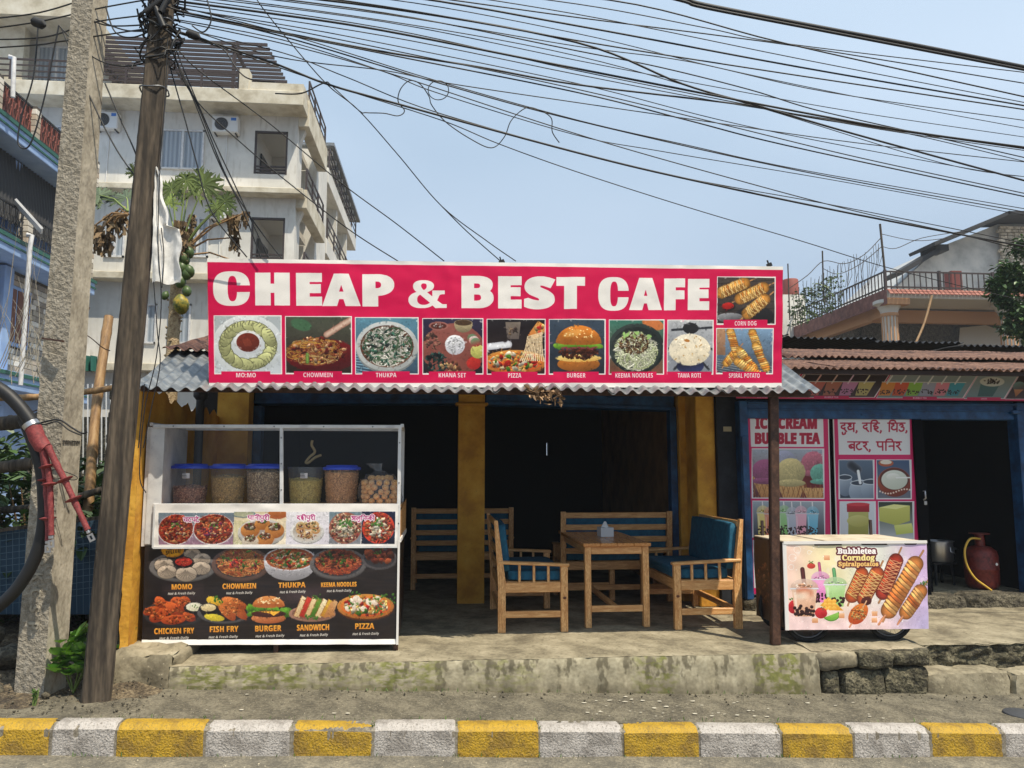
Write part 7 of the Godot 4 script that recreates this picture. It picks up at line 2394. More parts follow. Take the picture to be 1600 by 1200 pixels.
func leaf_palm(parent: Node, from: Vector3, tip: Vector3, size: float, lean: float, droop: float, col: Color, m: Material, stalk: Material) -> void:
	var s := st()
	var out := (tip - from).normalized()
	var nrm := V(lean * 0.3, 0.65 - droop * 0.3, 0.75).normalized()
	var x := out.cross(nrm).normalized()
	nrm = x.cross(out).normalized()
	for i in 9:
		var a := -2.2 + i * 0.55
		var l: float = size * (0.5 + 0.5 * cos(a * 0.6)) * rr(0.65, 1.15)
		var d := (out * cos(a) + x * sin(a))
		var side := d.cross(nrm).normalized()
		var c := col * rr(0.75, 1.25)
		# each lobe: a jagged blade folded along its rib
		var rib := []
		for k in 6:
			var t := k / 5.0
			rib.append(tip + d * l * t - V(0, 1, 0) * droop * l * t * t * 0.9 - nrm * 0.0)
		for k in 5:
			var w0: float = l * [0.04, 0.055, 0.12, 0.07, 0.08, 0.0][k]
			var w1: float = l * [0.04, 0.055, 0.12, 0.07, 0.08, 0.0][k + 1]
			for sg in [-1, 1]:
				var f := nrm * -0.25
				s.set_color(c * (1.08 if sg == 1 else 0.95))
				face(s, [rib[k], rib[k + 1], rib[k + 1] + (side * sg + f) * w1, rib[k] + (side * sg + f) * w0], nrm)
				if k in [1, 2, 3]:
					s.set_color(c)
					face(s, [rib[k] + (side * sg + f) * w0 * 0.6, rib[k + 1] + (side * sg + f) * w1 * 0.5, rib[k + 1] + (side * sg * 2.6 + f) * w1 + d * l * 0.12], nrm)
	var o := obj("leaf", s, m, parent)
	s = st()
	tube(s, [from, from.lerp(tip, 0.5) + V(0, 0.05, 0), tip], [0.012, 0.009, 0.006], 6)
	obj("stalk", s, stalk, o)

func withered(parent: Node, from: Vector3, tip: Vector3, size: float) -> void:
	var s := st()
	for i in 16:
		var a := rr(0, TAU)
		var p := tip + V(cos(a), 0, sin(a)) * size * 0.15
		var l := size * rr(0.7, 1.7)
		var prev := p
		var w := size * rr(0.12, 0.25)
		for k in 4:
			var q := prev + V(rr(-0.25, 0.25), -0.5, rr(-0.25, 0.25)) * l * 0.45
			var side := V(cos(a + k), rr(-0.3, 0.3), sin(a + k)) * w * (1.0 - k * 0.15)
			s.set_color(Color(0.19, 0.13, 0.07) * rr(0.35, 1.5))
			face(s, [prev - side, q - side * 0.8, q + side * 0.8, prev + side], V(0, 0, 1))
			prev = q
	var o := obj("withered_leaf", s, M.dry, parent)
	s = st()
	tube(s, [from, from.lerp(tip, 0.5) + V(0, 0.08, 0), tip], [0.014, 0.011, 0.008], 6)
	obj("stalk", s, M.bamboo, o)

func shrub(p: Vector3, h: float, r: float, count: int, label: String) -> void:
	var c := thing("shrub", label, "shrub", "dark shrubs behind the poles", p)
	var s := st()
	for i in 12:
		var a := rr(0, TAU)
		var e := V(cos(a) * r * rr(0.2, 0.8), h * rr(0.5, 0.95), sin(a) * r * rr(0.2, 0.8))
		tube(s, [V(cos(a) * 0.05, -0.2, sin(a) * 0.05), e * 0.5 + V(0.03, 0.05, 0), e], [0.018, 0.012, 0.005], 5, false)
	obj("stems", s, M.bark, c)
	var xf := []
	var cols := []
	var clump := []
	for i in 14: clump.append(V(rr(-r, r), rr(0.1, 1.0) * h, rr(-r, r) * 0.7))
	for i in count:
		var q: Vector3 = clump[rng.randi() % clump.size()] + V(rr(-1, 1), rr(-0.8, 0.8), rr(-1, 1)) * r * 0.36
		xf.append(Transform3D(Basis.from_euler(V(rr(0.6, 2.4), rr(0, TAU), rr(-0.6, 0.6))).scaled(Vector3.ONE * rr(0.6, 1.6)), q))
		cols.append(Color(0.045, 0.085, 0.02) * rr(0.5, 1.5))
	many("foliage", leaf_mesh(0.028, 0.13), M.leaf, xf, c, cols)

func broad_plant(p: Vector3, r: float, count: int, label: String) -> void:
	var c := thing("leafy_plant", label, "plant", "", p)
	var s := st()
	for i in 5: tube(s, [V(0, -0.1, 0), V(rr(-0.5, 0.5) * r, r * 0.5, rr(-0.3, 0.3) * r), V(rr(-0.7, 0.7) * r, r * 1.1, rr(-0.5, 0.5) * r)], [0.006, 0.005, 0.003], 5)
	obj("stem", s, mat(g8(90, 110, 50), 0.6), c)
	for i in count:
		s = st()
		var l := r * rr(0.28, 0.5)
		var col := Color(0.085, 0.19, 0.035) * rr(0.6, 1.4)
		sheet(s, 4, 6, func(u, v):
			var w: float = l * 0.46 * pow(sin(PI * pow(v, 0.75)), 0.8)
			return V((u - 0.5) * 2.0 * w, l * v, -absf(u - 0.5) * w * 0.9 - l * 0.45 * v * v + 0.02 * l * sin(u * 12 + v * 9)))
		var m := mat(col.linear_to_srgb(), 0.42, {back = Color(0.3, 0.45, 0.1)})
		var o := obj("leaf", s, m, c)
		var a := rr(0, TAU)
		var t := rr(0.1, 1.0)
		o.transform = Transform3D(Basis.from_euler(V(rr(0.8, 2.0), a * 0.5 - 0.8 + rr(-0.6, 0.6), rr(-0.9, 0.9))), V(cos(a) * r * 0.55 * t, r * rr(0.1, 1.15), absf(sin(a)) * r * 0.4 * t))

# ---------------------------------------------------------------- the white apartment block behind
func window_part(parent: Node, x0: float, x1: float, y0: float, y1: float, z: float, sashes := 2) -> void:
	var s := st()
	for e in [[x0, x0 + 0.06, y0, y1], [x1 - 0.06, x1, y0, y1], [x0, x1, y0 - 0.0, y0 + 0.06], [x0, x1, y1 - 0.06, y1]]: bx(s, e[0], e[1], e[2], e[3], z - 0.02, z + 0.07)
	for i in range(1, sashes): bx(s, lerpf(x0, x1, i / float(sashes)) - 0.04, lerpf(x0, x1, i / float(sashes)) + 0.04, y0 + 0.06, y1 - 0.06, z, z + 0.06)
	var w := obj("window", s, M.white_metal, parent)
	s = st()
	sheet(s, 60, 1, func(u, v): return V(lerpf(x0 + 0.06, x1 - 0.06, u), lerpf(y0 + 0.06, y1 - 0.06, v), z + 0.012 + 0.008 * sin(u * 90)))
	obj("curtain", s, M.curtain, w)
	for i in sashes:
		s = st()
		flat(s, V(lerpf(x0, x1, i / float(sashes)) + 0.05, y0 + 0.06, z + 0.045), V(lerpf(x0, x1, (i + 1) / float(sashes)) - 0.05, y0 + 0.06, z + 0.045), V(lerpf(x0, x1, (i + 1) / float(sashes)) - 0.05, y1 - 0.06, z + 0.045), V(lerpf(x0, x1, i / float(sashes)) + 0.05, y1 - 0.06, z + 0.045))
		obj("pane", s, M.glass, w)

func railing(parent: Node, a: Vector3, b: Vector3, h: float, rails: int, posts: int, m: Material) -> void:
	var r := Node3D.new()
	r.name = "railing" if not parent.has_node("railing") else "railing_%03d" % parent.get_child_count()
	parent.add_child(r)
	for i in rails:
		var s := st()
		var y := h * (i + 1) / float(rails)
		bar(s, a + V(0, y, 0), b + V(0, y, 0), 0.05, 0.06 if i == rails - 1 else 0.04)
		obj("rail", s, m, r)
	for i in posts:
		var s := st()
		var p := a.lerp(b, i / float(posts - 1))
		bar(s, p, p + V(0, h, 0), 0.07, 0.07)
		obj("post", s, m, r)

func build_hotel() -> void:
	var c := thing("apartment_block", "white four-storey apartment block with beige ledges and roof pergola", "building")
	var z := -28.0
	var X := func(u: float, zz: float) -> float: return at(u, 300, zz).x
	var Y := func(v: float, zz: float, u := 350.0) -> float: return at(u, v, zz).y
	var xr := -5.57
	var s := st()
	var o1 := [X.call(395, z), X.call(447, z), Y.call(272, z, 420), Y.call(205, z, 420)]
	var o2 := [o1[0], o1[1], Y.call(410, z, 416), Y.call(340, z, 416)]
	var o3 := [o1[0], o1[1], Y.call(548, z, 416), Y.call(480, z, 416)]
	var y_top: float = Y.call(152, z)
	bx(s, -22, o1[0], -1, y_top, z - 0.3, z)
	bx(s, o1[1], xr, -1, y_top, z - 0.9, z)
	var ys := [-1.0, o3[2], o3[3], o2[2], o2[3], o1[2], o1[3], y_top]
	for i in [0, 2, 4, 6]: bx(s, o1[0], o1[1], ys[i], ys[i + 1], z - 0.3, z - 0.002)
	bx(s, -22, -21.7, -1, y_top, -40, z - 0.3)
	bx(s, -9.5, xr - 0.02, -1, y_top, -35.2, -32.4)
	obj("wall", s, M.wall_white, c)
	s = st()
	for o in [o1, o2, o3]:
		bx(s, o[0] - 0.3, xr - 0.35, o[2] - 0.4, o[2] - 0.1, -32.3, z - 0.31)
		bx(s, o[0] - 0.2, xr - 0.4, o[3] + 0.25, o[3] + 0.5, -32.3, z - 0.31)
		bx(s, o[0] - 0.25, o[0] - 0.05, o[2] - 0.1, o[3] + 0.25, -32.3, z - 0.31)
		bx(s, o[0] - 0.05, xr - 1.0, o[2] - 0.1, o[3] + 0.25, -32.3, -31.0)
	obj("balcony_recess", s, M.soffit, c)
	for o in [o1, o2, o3]:
		s = st()
		for e in [[o[0], o[0] + 0.06, o[2], o[3]], [o[1] - 0.06, o[1], o[2], o[3]], [o[0], o[1], o[3] - 0.07, o[3]]]: bx(s, e[0], e[1], e[2], e[3], z - 0.1, z + 0.01)
		for k in 3: bx(s, o[0], o[1], o[2] + 0.04 + k * 0.12, o[2] + 0.09 + k * 0.12, z - 0.08, z - 0.02)
		obj("balcony_rail", s, M.dark_brown, c)
		s = st()
		bx(s, o[0] - 0.02, o[0] + 0.03, o[2], o[2] + 1.2, -30.6, -29.0)
		obj("balcony_door", s, M.dark_glass, c)
	# ledges
	for e in [[138.0, 160.0, -27.0, 367.0], [290.0, 299.0, -27.45, 350.0], [426.0, 437.0, -27.45, 300.0], [568.0, 580.0, -27.45, 300.0]]:
		s = st()
		var y1: float = Y.call(e[0], e[2], e[3])
		var y0: float = Y.call(e[1], e[2], e[3])
		bx(s, -23, xr + 0.35, y0, y1, z, e[2], 0.02)
		bx(s, xr + 0.002, xr + 0.4, y0 - 0.35, y1 + 0.15, -32.4, z - 0.002, 0.02)
		obj("ledge", s, M.wall_beige, c)
		railing(c, V(xr + 0.3, y1 + 0.15, z - 0.4), V(xr + 0.3, y1 + 0.15, -32.3), 0.95, 3, 4, M.dark_brown)
		s = st()
		var tri := [V(xr + 0.001, y0 - 0.9, z - 0.3), V(xr + 0.35, y0 - 0.02, z - 0.3), V(xr + 0.001, y0 - 0.02, z - 0.3)]
		face(s, tri, Vector3.BACK)
		for k in 3: face(s, [tri[k], tri[(k + 1) % 3], tri[(k + 1) % 3] + V(0, 0, -0.3), tri[k] + V(0, 0, -0.3)], tri[k] + tri[(k + 1) % 3] - tri[(k + 2) % 3] * 2)
		obj("bracket", s, M.wall_white, c)
	# windows and air conditioners on the facade
	for e in [[248, 316, 202, 264], [60, 104, 196, 250], [296, 330, 340, 402], [170, 200, 345, 402], [274, 308, 475, 537], [226, 256, 475, 537]]:
		window_part(c, X.call(e[0], z), X.call(e[1], z), Y.call(e[3], z, e[0]), Y.call(e[2], z, e[0]), z)
	for e in [[335, 372, 187, 212, "right upper"], [153, 184, 180, 206, "left upper"], [330, 362, 322, 346, "lower"]]:
		var p := at(e[0], e[3], z)
		var w: float = X.call(e[1], z) - p.x
		var hgt: float = Y.call(e[2], z, e[0]) - p.y
		var a := thing("air_conditioner", "%s white air conditioner unit on the apartment block's wall" % e[4], "air conditioner", "", p + V(0, 0, 0.2))
		s = st()
		box(s, V(w / 2, hgt / 2, 0), V(w, hgt, 0.32), Basis(), 0.03)
		obj("casing", s, M.ac_white, a)
		s = st()
		lathe(s, [Vector2(0.24, 0), Vector2(0.24, 0.015), Vector2(0.22, 0.02), Vector2(0, 0.02)], 24, Transform3D(Basis.from_euler(V(PI / 2, 0, 0)), V(w * 0.36, hgt / 2, 0.16)))
		var fan := obj("fan_grille", s, M.cable_grey, a)
		s = st()
		for k in 4:
			var ring := []
			for q in 25: ring.append(V(w * 0.36 + cos(TAU * q / 24.0) * 0.055 * (k + 1), hgt / 2 + sin(TAU * q / 24.0) * 0.055 * (k + 1), 0.19))
			tube(s, ring, 0.006, 4, false)
		obj("guard_ring", s, M.dull_steel, fan)
		s = st()
		bx(s, w * 0.72, w * 0.92, hgt * 0.72, hgt * 0.9, 0.162, 0.166)
		obj("blue_badge", s, mat(g8(40, 110, 190), 0.5), a)
		s = st()
		for x in [0.1, w - 0.1]: bar(s, V(x, -0.02, 0.12), V(x, -0.02, -0.2), 0.04, 0.04)
		obj("bracket", s, M.cable_grey, a)
		s = st()
		tube(s, [V(w * 0.5, 0, -0.15), V(w * 0.5, -0.4, -0.18), V(w * 0.47, -2.2, -0.18)], 0.02, 5)
		obj("drain_pipe", s, M.ac_white, a)
	# roof terrace: railing, penthouse, parapet, pergola
	var yt: float = Y.call(138, -27.0, 367)
	railing(c, V(-22, yt, -27.2), V(X.call(366, -27.2), yt, -27.2), 0.85, 4, 12, M.dark_brown)
	s = st()
	bx(s, X.call(367, -27.1), X.call(382, -27.1), yt, Y.call(106, -27.0, 375), -27.5, -27.05)
	bx(s, X.call(382, -27.1), xr + 0.33, yt, Y.call(127, -27.0, 420), -27.4, -27.1)
	bx(s, xr + 0.05, xr + 0.33, yt, yt + 0.35, -32.4, -27.4)
	obj("parapet", s, M.wall_beige, c)
	s = st()
	bx(s, -22, X.call(112, -30.0), yt - 0.3, Y.call(22, -30.0, 60), -34, -30)
	obj("penthouse_wall", s, M.wall_white, c)
	window_part(c, X.call(44, -30.0), X.call(106, -30.0), yt, Y.call(72, -30.0, 60), -30.0)
	s = st()
	bx(s, -24, X.call(112, -28.2), Y.call(24, -28.2, 60), Y.call(24, -28.2, 60) + 0.7, -34, -28.2)
	bx(s, -24, X.call(20, -29.0), yt, Y.call(24, -28.2, 60), -29.4, -29.0)
	obj("penthouse_roof", s, M.wall_beige, c)
	var py := at(410, 70, -27.6).y
	var pg := Node3D.new()
	pg.name = "pergola"
	c.add_child(pg)
	for i in 13:
		s = st()
		var zz := -27.6 - i * 0.30
		bar(s, V(-13.6, py, zz), V(-6.7 + 0.02 * i, py, zz), 0.06, 0.11)
		obj("slat", s, M.dark_brown, pg)
	for x in [-13.2, -10.6, -7.9]:
		s = st()
		bar(s, V(x, py - 0.12, -27.4), V(x, py - 0.12, -31.6), 0.09, 0.14)
		obj("beam", s, M.dark_brown, pg)
		for zz in [-27.7, -31.4]:
			s = st()
			bar(s, V(x, yt - 0.2, zz), V(x, py - 0.1, zz), 0.12, 0.12)
			obj("post", s, M.dark_brown, pg)
	s = st()
	for i in 12: bar(s, V(-13.4 + 0.0 * i, py + 0.3 - i * 0.11, -28.2 - i * 0.3), V(-10.4, py + 0.3 - i * 0.11, -28.2 - i * 0.3), 0.05, 0.07)
	# the far wing along the side street
	s = st()
	bx(s, -9, xr - 1.2, -1, 15.8, -47, -35.2)
	obj("far_wing_wall", s, M.wall_beige, c)
	for e in [15.3, 11.9, 8.5, 5.1]:
		s = st()
		bx(s, xr - 1.2, xr + 0.02, e - 0.5, e + 0.25, -46.5, -35.3, 0.02)
		obj("far_ledge", s, M.wall_white, c)
		railing(c, V(xr, e + 0.25, -35.5), V(xr, e + 0.25, -46.4), 1.0, 3, 6, M.dark_brown)
		for zz in [-39.0, -43.0]:
			s = st()
			bx(s, xr - 1.2, xr - 0.1, e - 3.0, e - 0.5, zz - 0.3, zz)
			obj("pier", s, M.wall_white, c)
	s = st()
	bx(s, xr - 2.5, xr + 0.2, 16.75, 16.9, -47, -35.6)
	obj("canopy", s, M.tin, c)
	for i in 9:
		s = st()
		bar(s, V(xr - 2.0, 16.62, -36.2 - i * 1.2), V(xr + 0.05, 16.62, -36.2 - i * 1.2), 0.14, 0.2)
		obj("canopy_slat", s, M.wall_white, c)
	for zz in [-36.0, -41.0, -46.0]:
		s = st()
		bar(s, V(xr - 0.9, 15.5, zz), V(xr - 0.9, 16.75, zz), 0.3, 0.3)
		obj("canopy_post", s, M.wall_white, c)
	s = st()
	bx(s, xr + 0.3, xr + 1.7, -1, 8.6, -60, -49)
	tag(obj("brown_house", s, M.maroon), "brown house edge far off behind the apartment block", "building")

# ---------------------------------------------------------------- the blue house at the left edge
func build_blue_house() -> void:
	var c := thing("blue_house", "pale blue house with brick facing and green trimmed balconies", "house")
	var X := -11.4
	var yl := [4.0, 7.55, 10.58]
	var s := st()
	bx(s, -20, -12.3, -0.5, 10.5, -25.2, -14)
	obj("wall", s, M.pale_blue, c)
	for e in [-25.1, -21.9, -18.6]:
		for k in 3:
			s = st()
			bx(s, -12.3, -12.02, [0.2, yl[0], yl[1]][k], [yl[0], yl[1], yl[2]][k] - 0.55, e - 0.22, e + 0.22, 0.02)
			obj("corner_post", s, M.pale_blue, c)
	s = st()
	bx(s, -12.3, -11.45, yl[1] + 0.1, yl[2] - 0.5, -19.2, -18.95, 0.02)
	obj("bracket_beam", s, M.pale_blue, c)
	for i in 3:
		s = st()
		bx(s, -13, X, yl[i] - 0.5, yl[i], -25.6, -14, 0.02)
		var sl := obj("balcony_slab", s, M.pale_blue, c)
		s = st()
		bx(s, X, X + 0.04, yl[i] - 0.12, yl[i] - 0.02, -25.64, -14); bx(s, -13, X + 0.04, yl[i] - 0.12, yl[i] - 0.02, -25.64, -25.6)
		bx(s, X, X + 0.03, yl[i] - 0.30, yl[i] - 0.25, -25.63, -14)
		obj("green_trim", s, M.teal, sl)
	# brick facing between the posts, brick by brick
	s = st()
	box(s, Vector3.ZERO, V(0.07, 0.148, 0.385), Basis(), 0.01)
	var brick := s.commit()
	s = st()
	box(s, Vector3.ZERO, V(0.26, 0.15, 0.26), Basis(), 0.01)
	var block := s.commit()
	var tones := []
	for e in [[170, 160, 144], [204, 196, 182], [226, 220, 208], [186, 170, 150], [150, 140, 128]]: tones.append(mat(g8(e[0], e[1], e[2]), 0.9, {bump = M.fine, scale = 2.0, deep = 0.6}))
	s = st()
	bx(s, -12.31, -12.29, yl[0], yl[1] - 0.5, -25.2, -14)
	var facing := obj("brick_facing", s, M.joint, c)
	for j in 18:
		for i in 17:
			var zz := -25.0 + i * 0.4 + (0.2 if j % 2 else 0.0)
			var yy: float = yl[0] + 0.1 + j * 0.163
			if zz > -23.5 and zz < -21.0 and yy > 4.85 and yy < 6.65: continue
			var o := mi("brick", brick, tones[rng.randi() % 5], facing)
			o.position = V(-12.27 + rr(-0.01, 0.01), yy, zz)
	s = st()
	bx(s, -12.31, -12.2, 4.9, 6.6, -23.4, -21.2)
	obj("window_frame", s, M.pale_blue, c)
	for i in 3:
		s = st()
		bx(s, -12.25, -12.18, 5.0, 6.5, -23.3 + i * 0.7, -22.68 + i * 0.7)
		obj("window_shutter", s, mat(g8(110, 62, 46), 0.6), c)
	# upper veranda: dark ribbed tin blind, balcony rails with brick posts
	s = st()
	tin_sheet(s, -25.4, -14.5, Vector2(0, 0), Vector2(1.0, 0), 0.16, 0.03)
	var bl := obj("tin_blind", s, M.dark_tin, c)
	bl.transform = Transform3D(Basis(V(0, 0, 1), V(1, 0, 0), V(-0.3, 2.0, 0)), V(-11.75, yl[1] + 0.5, 0))
	for e in [[yl[1], -25.3, "dark"], [yl[2], -25.3, "red"]]:
		for i in 6:
			s = st()
			var zz: float = e[1] + i * 1.85
			bx(s, X - 0.26, X - 0.02, e[0], e[0] + 0.9, zz - 0.12, zz + 0.12)
			var p := obj("brick_post", s, M.joint, c)
			for k in 5:
				var o := mi("brick", block, tones[rng.randi() % 4], p)
				o.position = V(X - 0.14, e[0] + 0.085 + k * 0.165, zz)
		s = st()
		bar(s, V(X - 0.14, e[0] + 0.86, -25.3), V(X - 0.14, e[0] + 0.86, -14.2), 0.05, 0.05)
		bar(s, V(X - 0.14, e[0] + 0.12, -25.3), V(X - 0.14, e[0] + 0.12, -14.2), 0.04, 0.04)
		obj("rail", s, M.cable_grey, c)
		s = st()
		for i in 75:
			var zz := -25.1 + i * 0.145
			bar(s, V(X - 0.14, e[0] + 0.12, zz), V(X - 0.14, e[0] + 0.86, zz + (0.14 if i % 2 else -0.14)), 0.02, 0.02)
			var ring := []
			for q in 9: ring.append(V(X - 0.14, e[0] + 0.5 + 0.1 * sin(TAU * q / 8.0), zz + 0.07 * cos(TAU * q / 8.0)))
			tube(s, ring, 0.012, 4, false)
		stuff(obj("railing_scrolls", s, mat(g8(132, 72, 60), 0.7) if e[2] == "red" else M.cable_grey, c))
		if e[2] == "red":
			s = st()
			bx(s, X - 0.2, X - 0.18, e[0] + 0.14, e[0] + 0.84, -25.2, -14.2)
			obj("red_panel", s, mat(g8(96, 58, 50), 0.9), c)
	for e in [[[50, 368], [47, 385], [32, 602], "white drain pipe running down beside the blue house wall"], [[22, 90], [21, 120], [20, 152], "short white pipe standing above the blue house's top balcony"]]:
		s = st()
		var pts := []
		for k in 3: pts.append(at(e[k][0], e[k][1], -19.8))
		tube(s, [pts[0] + V(-0.12, 0.02, 0), pts[0], pts[1], pts[2]], 0.055, 8)
		tag(obj("drain_pipe", s, M.white_metal), e[3], "pipe")
	s = st()
	var a := at(28, 318, -21.0)
	box(s, a + V(0.3, -0.35, 0), V(0.06, 0.95, 0.5), Basis.from_euler(V(0, 0.5, 0.75)))
	tag(obj("solar_panel", s, M.white_metal), "thin white panel tilted out over the blue house balcony", "panel")

# ---------------------------------------------------------------- the balcony house on the right
func build_right_house() -> void:
	var c := thing("balcony_house", "house with curved terracotta-edged balcony, columns and grey gable, far right", "house")
	var z := -30.0
	var P := func(u: float, v: float, dz := 0.0) -> Vector3: return at(u, v, z + dz)
	var cor: Vector3 = P.call(1385, 452)
	var X1 := cor.x
	var yb := cor.y
	var xe := 34.0
	var s := st()
	# floor slab, soffit, beams
	bx(s, X1, xe, yb - 0.36, yb, -42, z, 0.02)
	obj("balcony_slab", s, M.soffit, c)
	s = st()
	bx(s, X1 - 0.03, X1, yb - 0.62, yb + 0.02, -42, z + 0.01)
	obj("side_fascia", s, M.maroon, c)
	s = st()
	for i in 60:
		for j in 2: box(s, V(X1 + 0.1 + i * 0.19, yb - 0.05 - j * 0.13, z + 0.06 + j * 0.12), V(0.17, 0.16, 0.05), Basis.from_euler(V(-0.75, 0, rr(-0.04, 0.04))), 0.02)
	stuff(obj("tile_skirt", s, M.terracotta, c))
	s = st()
	bx(s, X1 - 0.0, X1 + 1.0, yb - 0.62, yb - 0.362, z - 0.5, z + 0.02)
	bx(s, X1 + 0.4, xe, yb - 1.0, yb - 0.45, -32.2, -31.9)
	bx(s, X1 + 0.4, X1 + 0.75, yb - 0.95, yb - 0.37, -42, -30.6)
	obj("beam", s, M.orange, c)
	s = st()
	bx(s, X1 + 1.0, xe, -1.5, yb - 0.37, -34.4, -34)
	bx(s, X1 + 0.75, X1 + 1.1, -1.5, yb - 0.37, -42, -34)
	obj("lower_wall", s, M.rubble, c)
	s = st()
	var sl := [P.call(1497, 545, -3.6), P.call(1600, 545, -3.6), P.call(1600, 528, -3.6), P.call(1540, 508, -3.6), P.call(1500, 512, -3.6)]
	face(s, sl, Vector3.BACK)
	obj("stair_panel", s, M.soffit, c)
	for e in [[1390, 28], [1575, 28]]:
		var p: Vector3 = P.call(e[0], 500, -0.6)
		s = st()
		lathe(s, [Vector2(0.30, -6.0), Vector2(0.30, -0.55), Vector2(0.34, -0.5), Vector2(0.34, -0.42)], 20, Transform3D(Basis(), V(p.x, yb - 0.45, p.z)))
		var col := obj("column", s, M.wall_white, c)
		s = st()
		for k in 14:
			var a := TAU * k / 14.0
			bar(s, V(p.x + sin(a) * 0.305, yb - 6, p.z + cos(a) * 0.305), V(p.x + sin(a) * 0.305, yb - 1.05, p.z + cos(a) * 0.305), 0.045, 0.03)
		lathe(s, [Vector2(0.345, -0.58), Vector2(0.36, -0.54), Vector2(0.36, -0.44), Vector2(0.33, -0.43)], 20, Transform3D(Basis(), V(p.x, yb - 0.47, p.z)))
		obj("orange_flute", s, M.orange, col)
		s = st()
		lathe(s, [Vector2(0.34, -0.43), Vector2(0.38, -0.3), Vector2(0.5, -0.12), Vector2(0.62, -0.06), Vector2(0.62, 0.08)], 20, Transform3D(Basis(), V(p.x, yb - 0.45, p.z)))
		obj("capital", s, M.wall_white, col)
	# railing
	var r := Node3D.new()
	r.name = "railing"
	c.add_child(r)
	for e in [[V(X1, yb, z - 0.05), V(xe, yb, z - 0.05)], [V(X1, yb, z - 0.05), V(X1, yb, -42)]]:
		for h in [0.12, 0.78]:
			s = st()
			bar(s, e[0] + V(0, h, 0), e[1] + V(0, h, 0), 0.06, 0.06)
			obj("rail", s, M.dark_brown, r)
	s = st()
	bar(s, V(0, 0, 0), V(0, 0.78, 0), 0.035, 0.035)
	var bal := s.commit()
	for i in 44:
		var o := mi("baluster", bal, M.dark_brown, r)
		o.position = V(X1 + 0.25 + i * 0.26, yb, z - 0.05)
	for i in 44:
		var o := mi("baluster", bal, M.dark_brown, r)
		o.position = V(X1, yb, z - 0.3 - i * 0.26)
	for i in 5:
		s = st()
		bar(s, V(X1 + i * 2.4, yb, z - 0.05), V(X1 + i * 2.4, yb + 0.85, z - 0.05), 0.1, 0.1)
		obj("newel", s, M.dark_brown, r)
	# the gabled upper floor behind the balcony
	var zz := -4.5
	s = st()
	var w := [P.call(1398, 450, zz), P.call(1700, 450, zz), P.call(1700, 350, zz), P.call(1560, 350, zz), P.call(1468, 386, zz), P.call(1410, 440, zz)]
	face(s, w, Vector3.BACK)
	var e0 := V(0, 0, -6)
	for k in w.size(): face(s, [w[k], w[(k + 1) % w.size()], w[(k + 1) % w.size()] + e0, w[k] + e0], w[k] + w[(k + 1) % w.size()] - (w[0] + w[2]))
	obj("gable_wall", s, mat(Color.WHITE, 0.9, {tex = mottle(g8(150, 152, 154), g8(178, 180, 180), g8(194, 194, 192), 0.8, 0.1), scale = 0.2, world = true}), c)
	s = st()
	bar(s, P.call(1440, 390, zz + 0.5), P.call(1556, 342, zz + 0.5), 2.0, 0.16)
	bar(s, P.call(1552, 343, zz + 0.5), P.call(1720, 341, zz + 0.5), 2.0, 0.16)
	bar(s, P.call(1394, 432, zz + 0.3), P.call(1455, 396, zz + 0.3), 1.2, 0.22)
	bar(s, P.call(1450, 392, zz + 0.3), P.call(1470, 392, zz + 0.3), 1.2, 0.3)
	obj("roof", s, M.dark_tin, c)
	s = st()
	var yk := yb
	while yk < P.call(1570, 352, zz + 0.2).y:
		var xk: float = P.call(1566, 400, zz + 0.2).x + (0.12 if int(yk * 8) % 2 else 0.0)
		while xk < xe:
			s.set_color(Color(1, 0.97, 0.92) * rr(0.45, 0.95))
			box(s, V(xk, yk, z + zz + 0.2), V(0.32, 0.13, 0.16))
			xk += 0.36
		yk += 0.165
	stuff(obj("brick_facing", s, M.brick_pale, c))
	s = st()
	bx(s, P.call(1487, 430, -1.0).x, P.call(1503, 430, -1.0).x, yb, yb + 1.15, z - 1.5, z - 1.0)
	obj("maroon_pier", s, mat(g8(110, 50, 44), 0.8), c)
	# trellis of sticks and wire on the side, with climbing plants
	var t := thing("stick_trellis", "trellis of thin sticks and sagging wires on the balcony house's side", "trellis")
	for e in [[1375, 350, 1384, 440, 0.05], [1285, 392, 1287, 470, 0.035], [1231, 412, 1234, 500, 0.03]]:
		s = st()
		tube(s, [P.call(e[2], e[3], -3.0), P.call(e[0], e[1], -3.0)], e[4], 6)
		obj("pole", s, M.pole_dark, t)
	s = st()
	for e in [[[1231, 452], [1262, 430], [1287, 408], [1320, 412], [1350, 398], [1376, 372]], [[1287, 420], [1310, 428], [1345, 412], [1378, 385]], [[1375, 365], [1430, 376], [1480, 372]], [[1378, 385], [1400, 388], [1440, 372], [1500, 362]]]:
		var pts := []
		for q in e: pts.append(P.call(q[0], q[1], -3.0))
		tube(s, spline(pts, 5), 0.018, 4)
	for i in 44:
		var u := 1240 + i * 3.2
		var v0: float = lerpf(452, 380, (u - 1240) / 140.0) + rr(-8, 10)
		tube(s, [P.call(u + rr(-6, 6), v0 + rr(40, 60), -3.0), P.call(u + rr(-4, 4), v0 + 25, -3.0), P.call(u + rr(-2, 2), v0, -3.0)], 0.014, 4, false)
	stuff(obj("sticks_and_wires", s, M.pole_dark, t))
	var xf := []
	var cols := []
	for i in 700:
		var u := 1240 + absf(rr(-1, 1)) * 70 + rr(-12, 12)
		var v := 490 - (u - 1240) * 0.45 + rr(-32, 22)
		xf.append(Transform3D(Basis.from_euler(V(rr(0, 3), rr(0, 6), rr(0, 6))).scaled(Vector3.ONE * rr(0.6, 1.4)), P.call(u, v, -3.2 + rr(-0.5, 0.5))))
		cols.append(Color(0.08, 0.12, 0.04) * rr(0.5, 1.5))
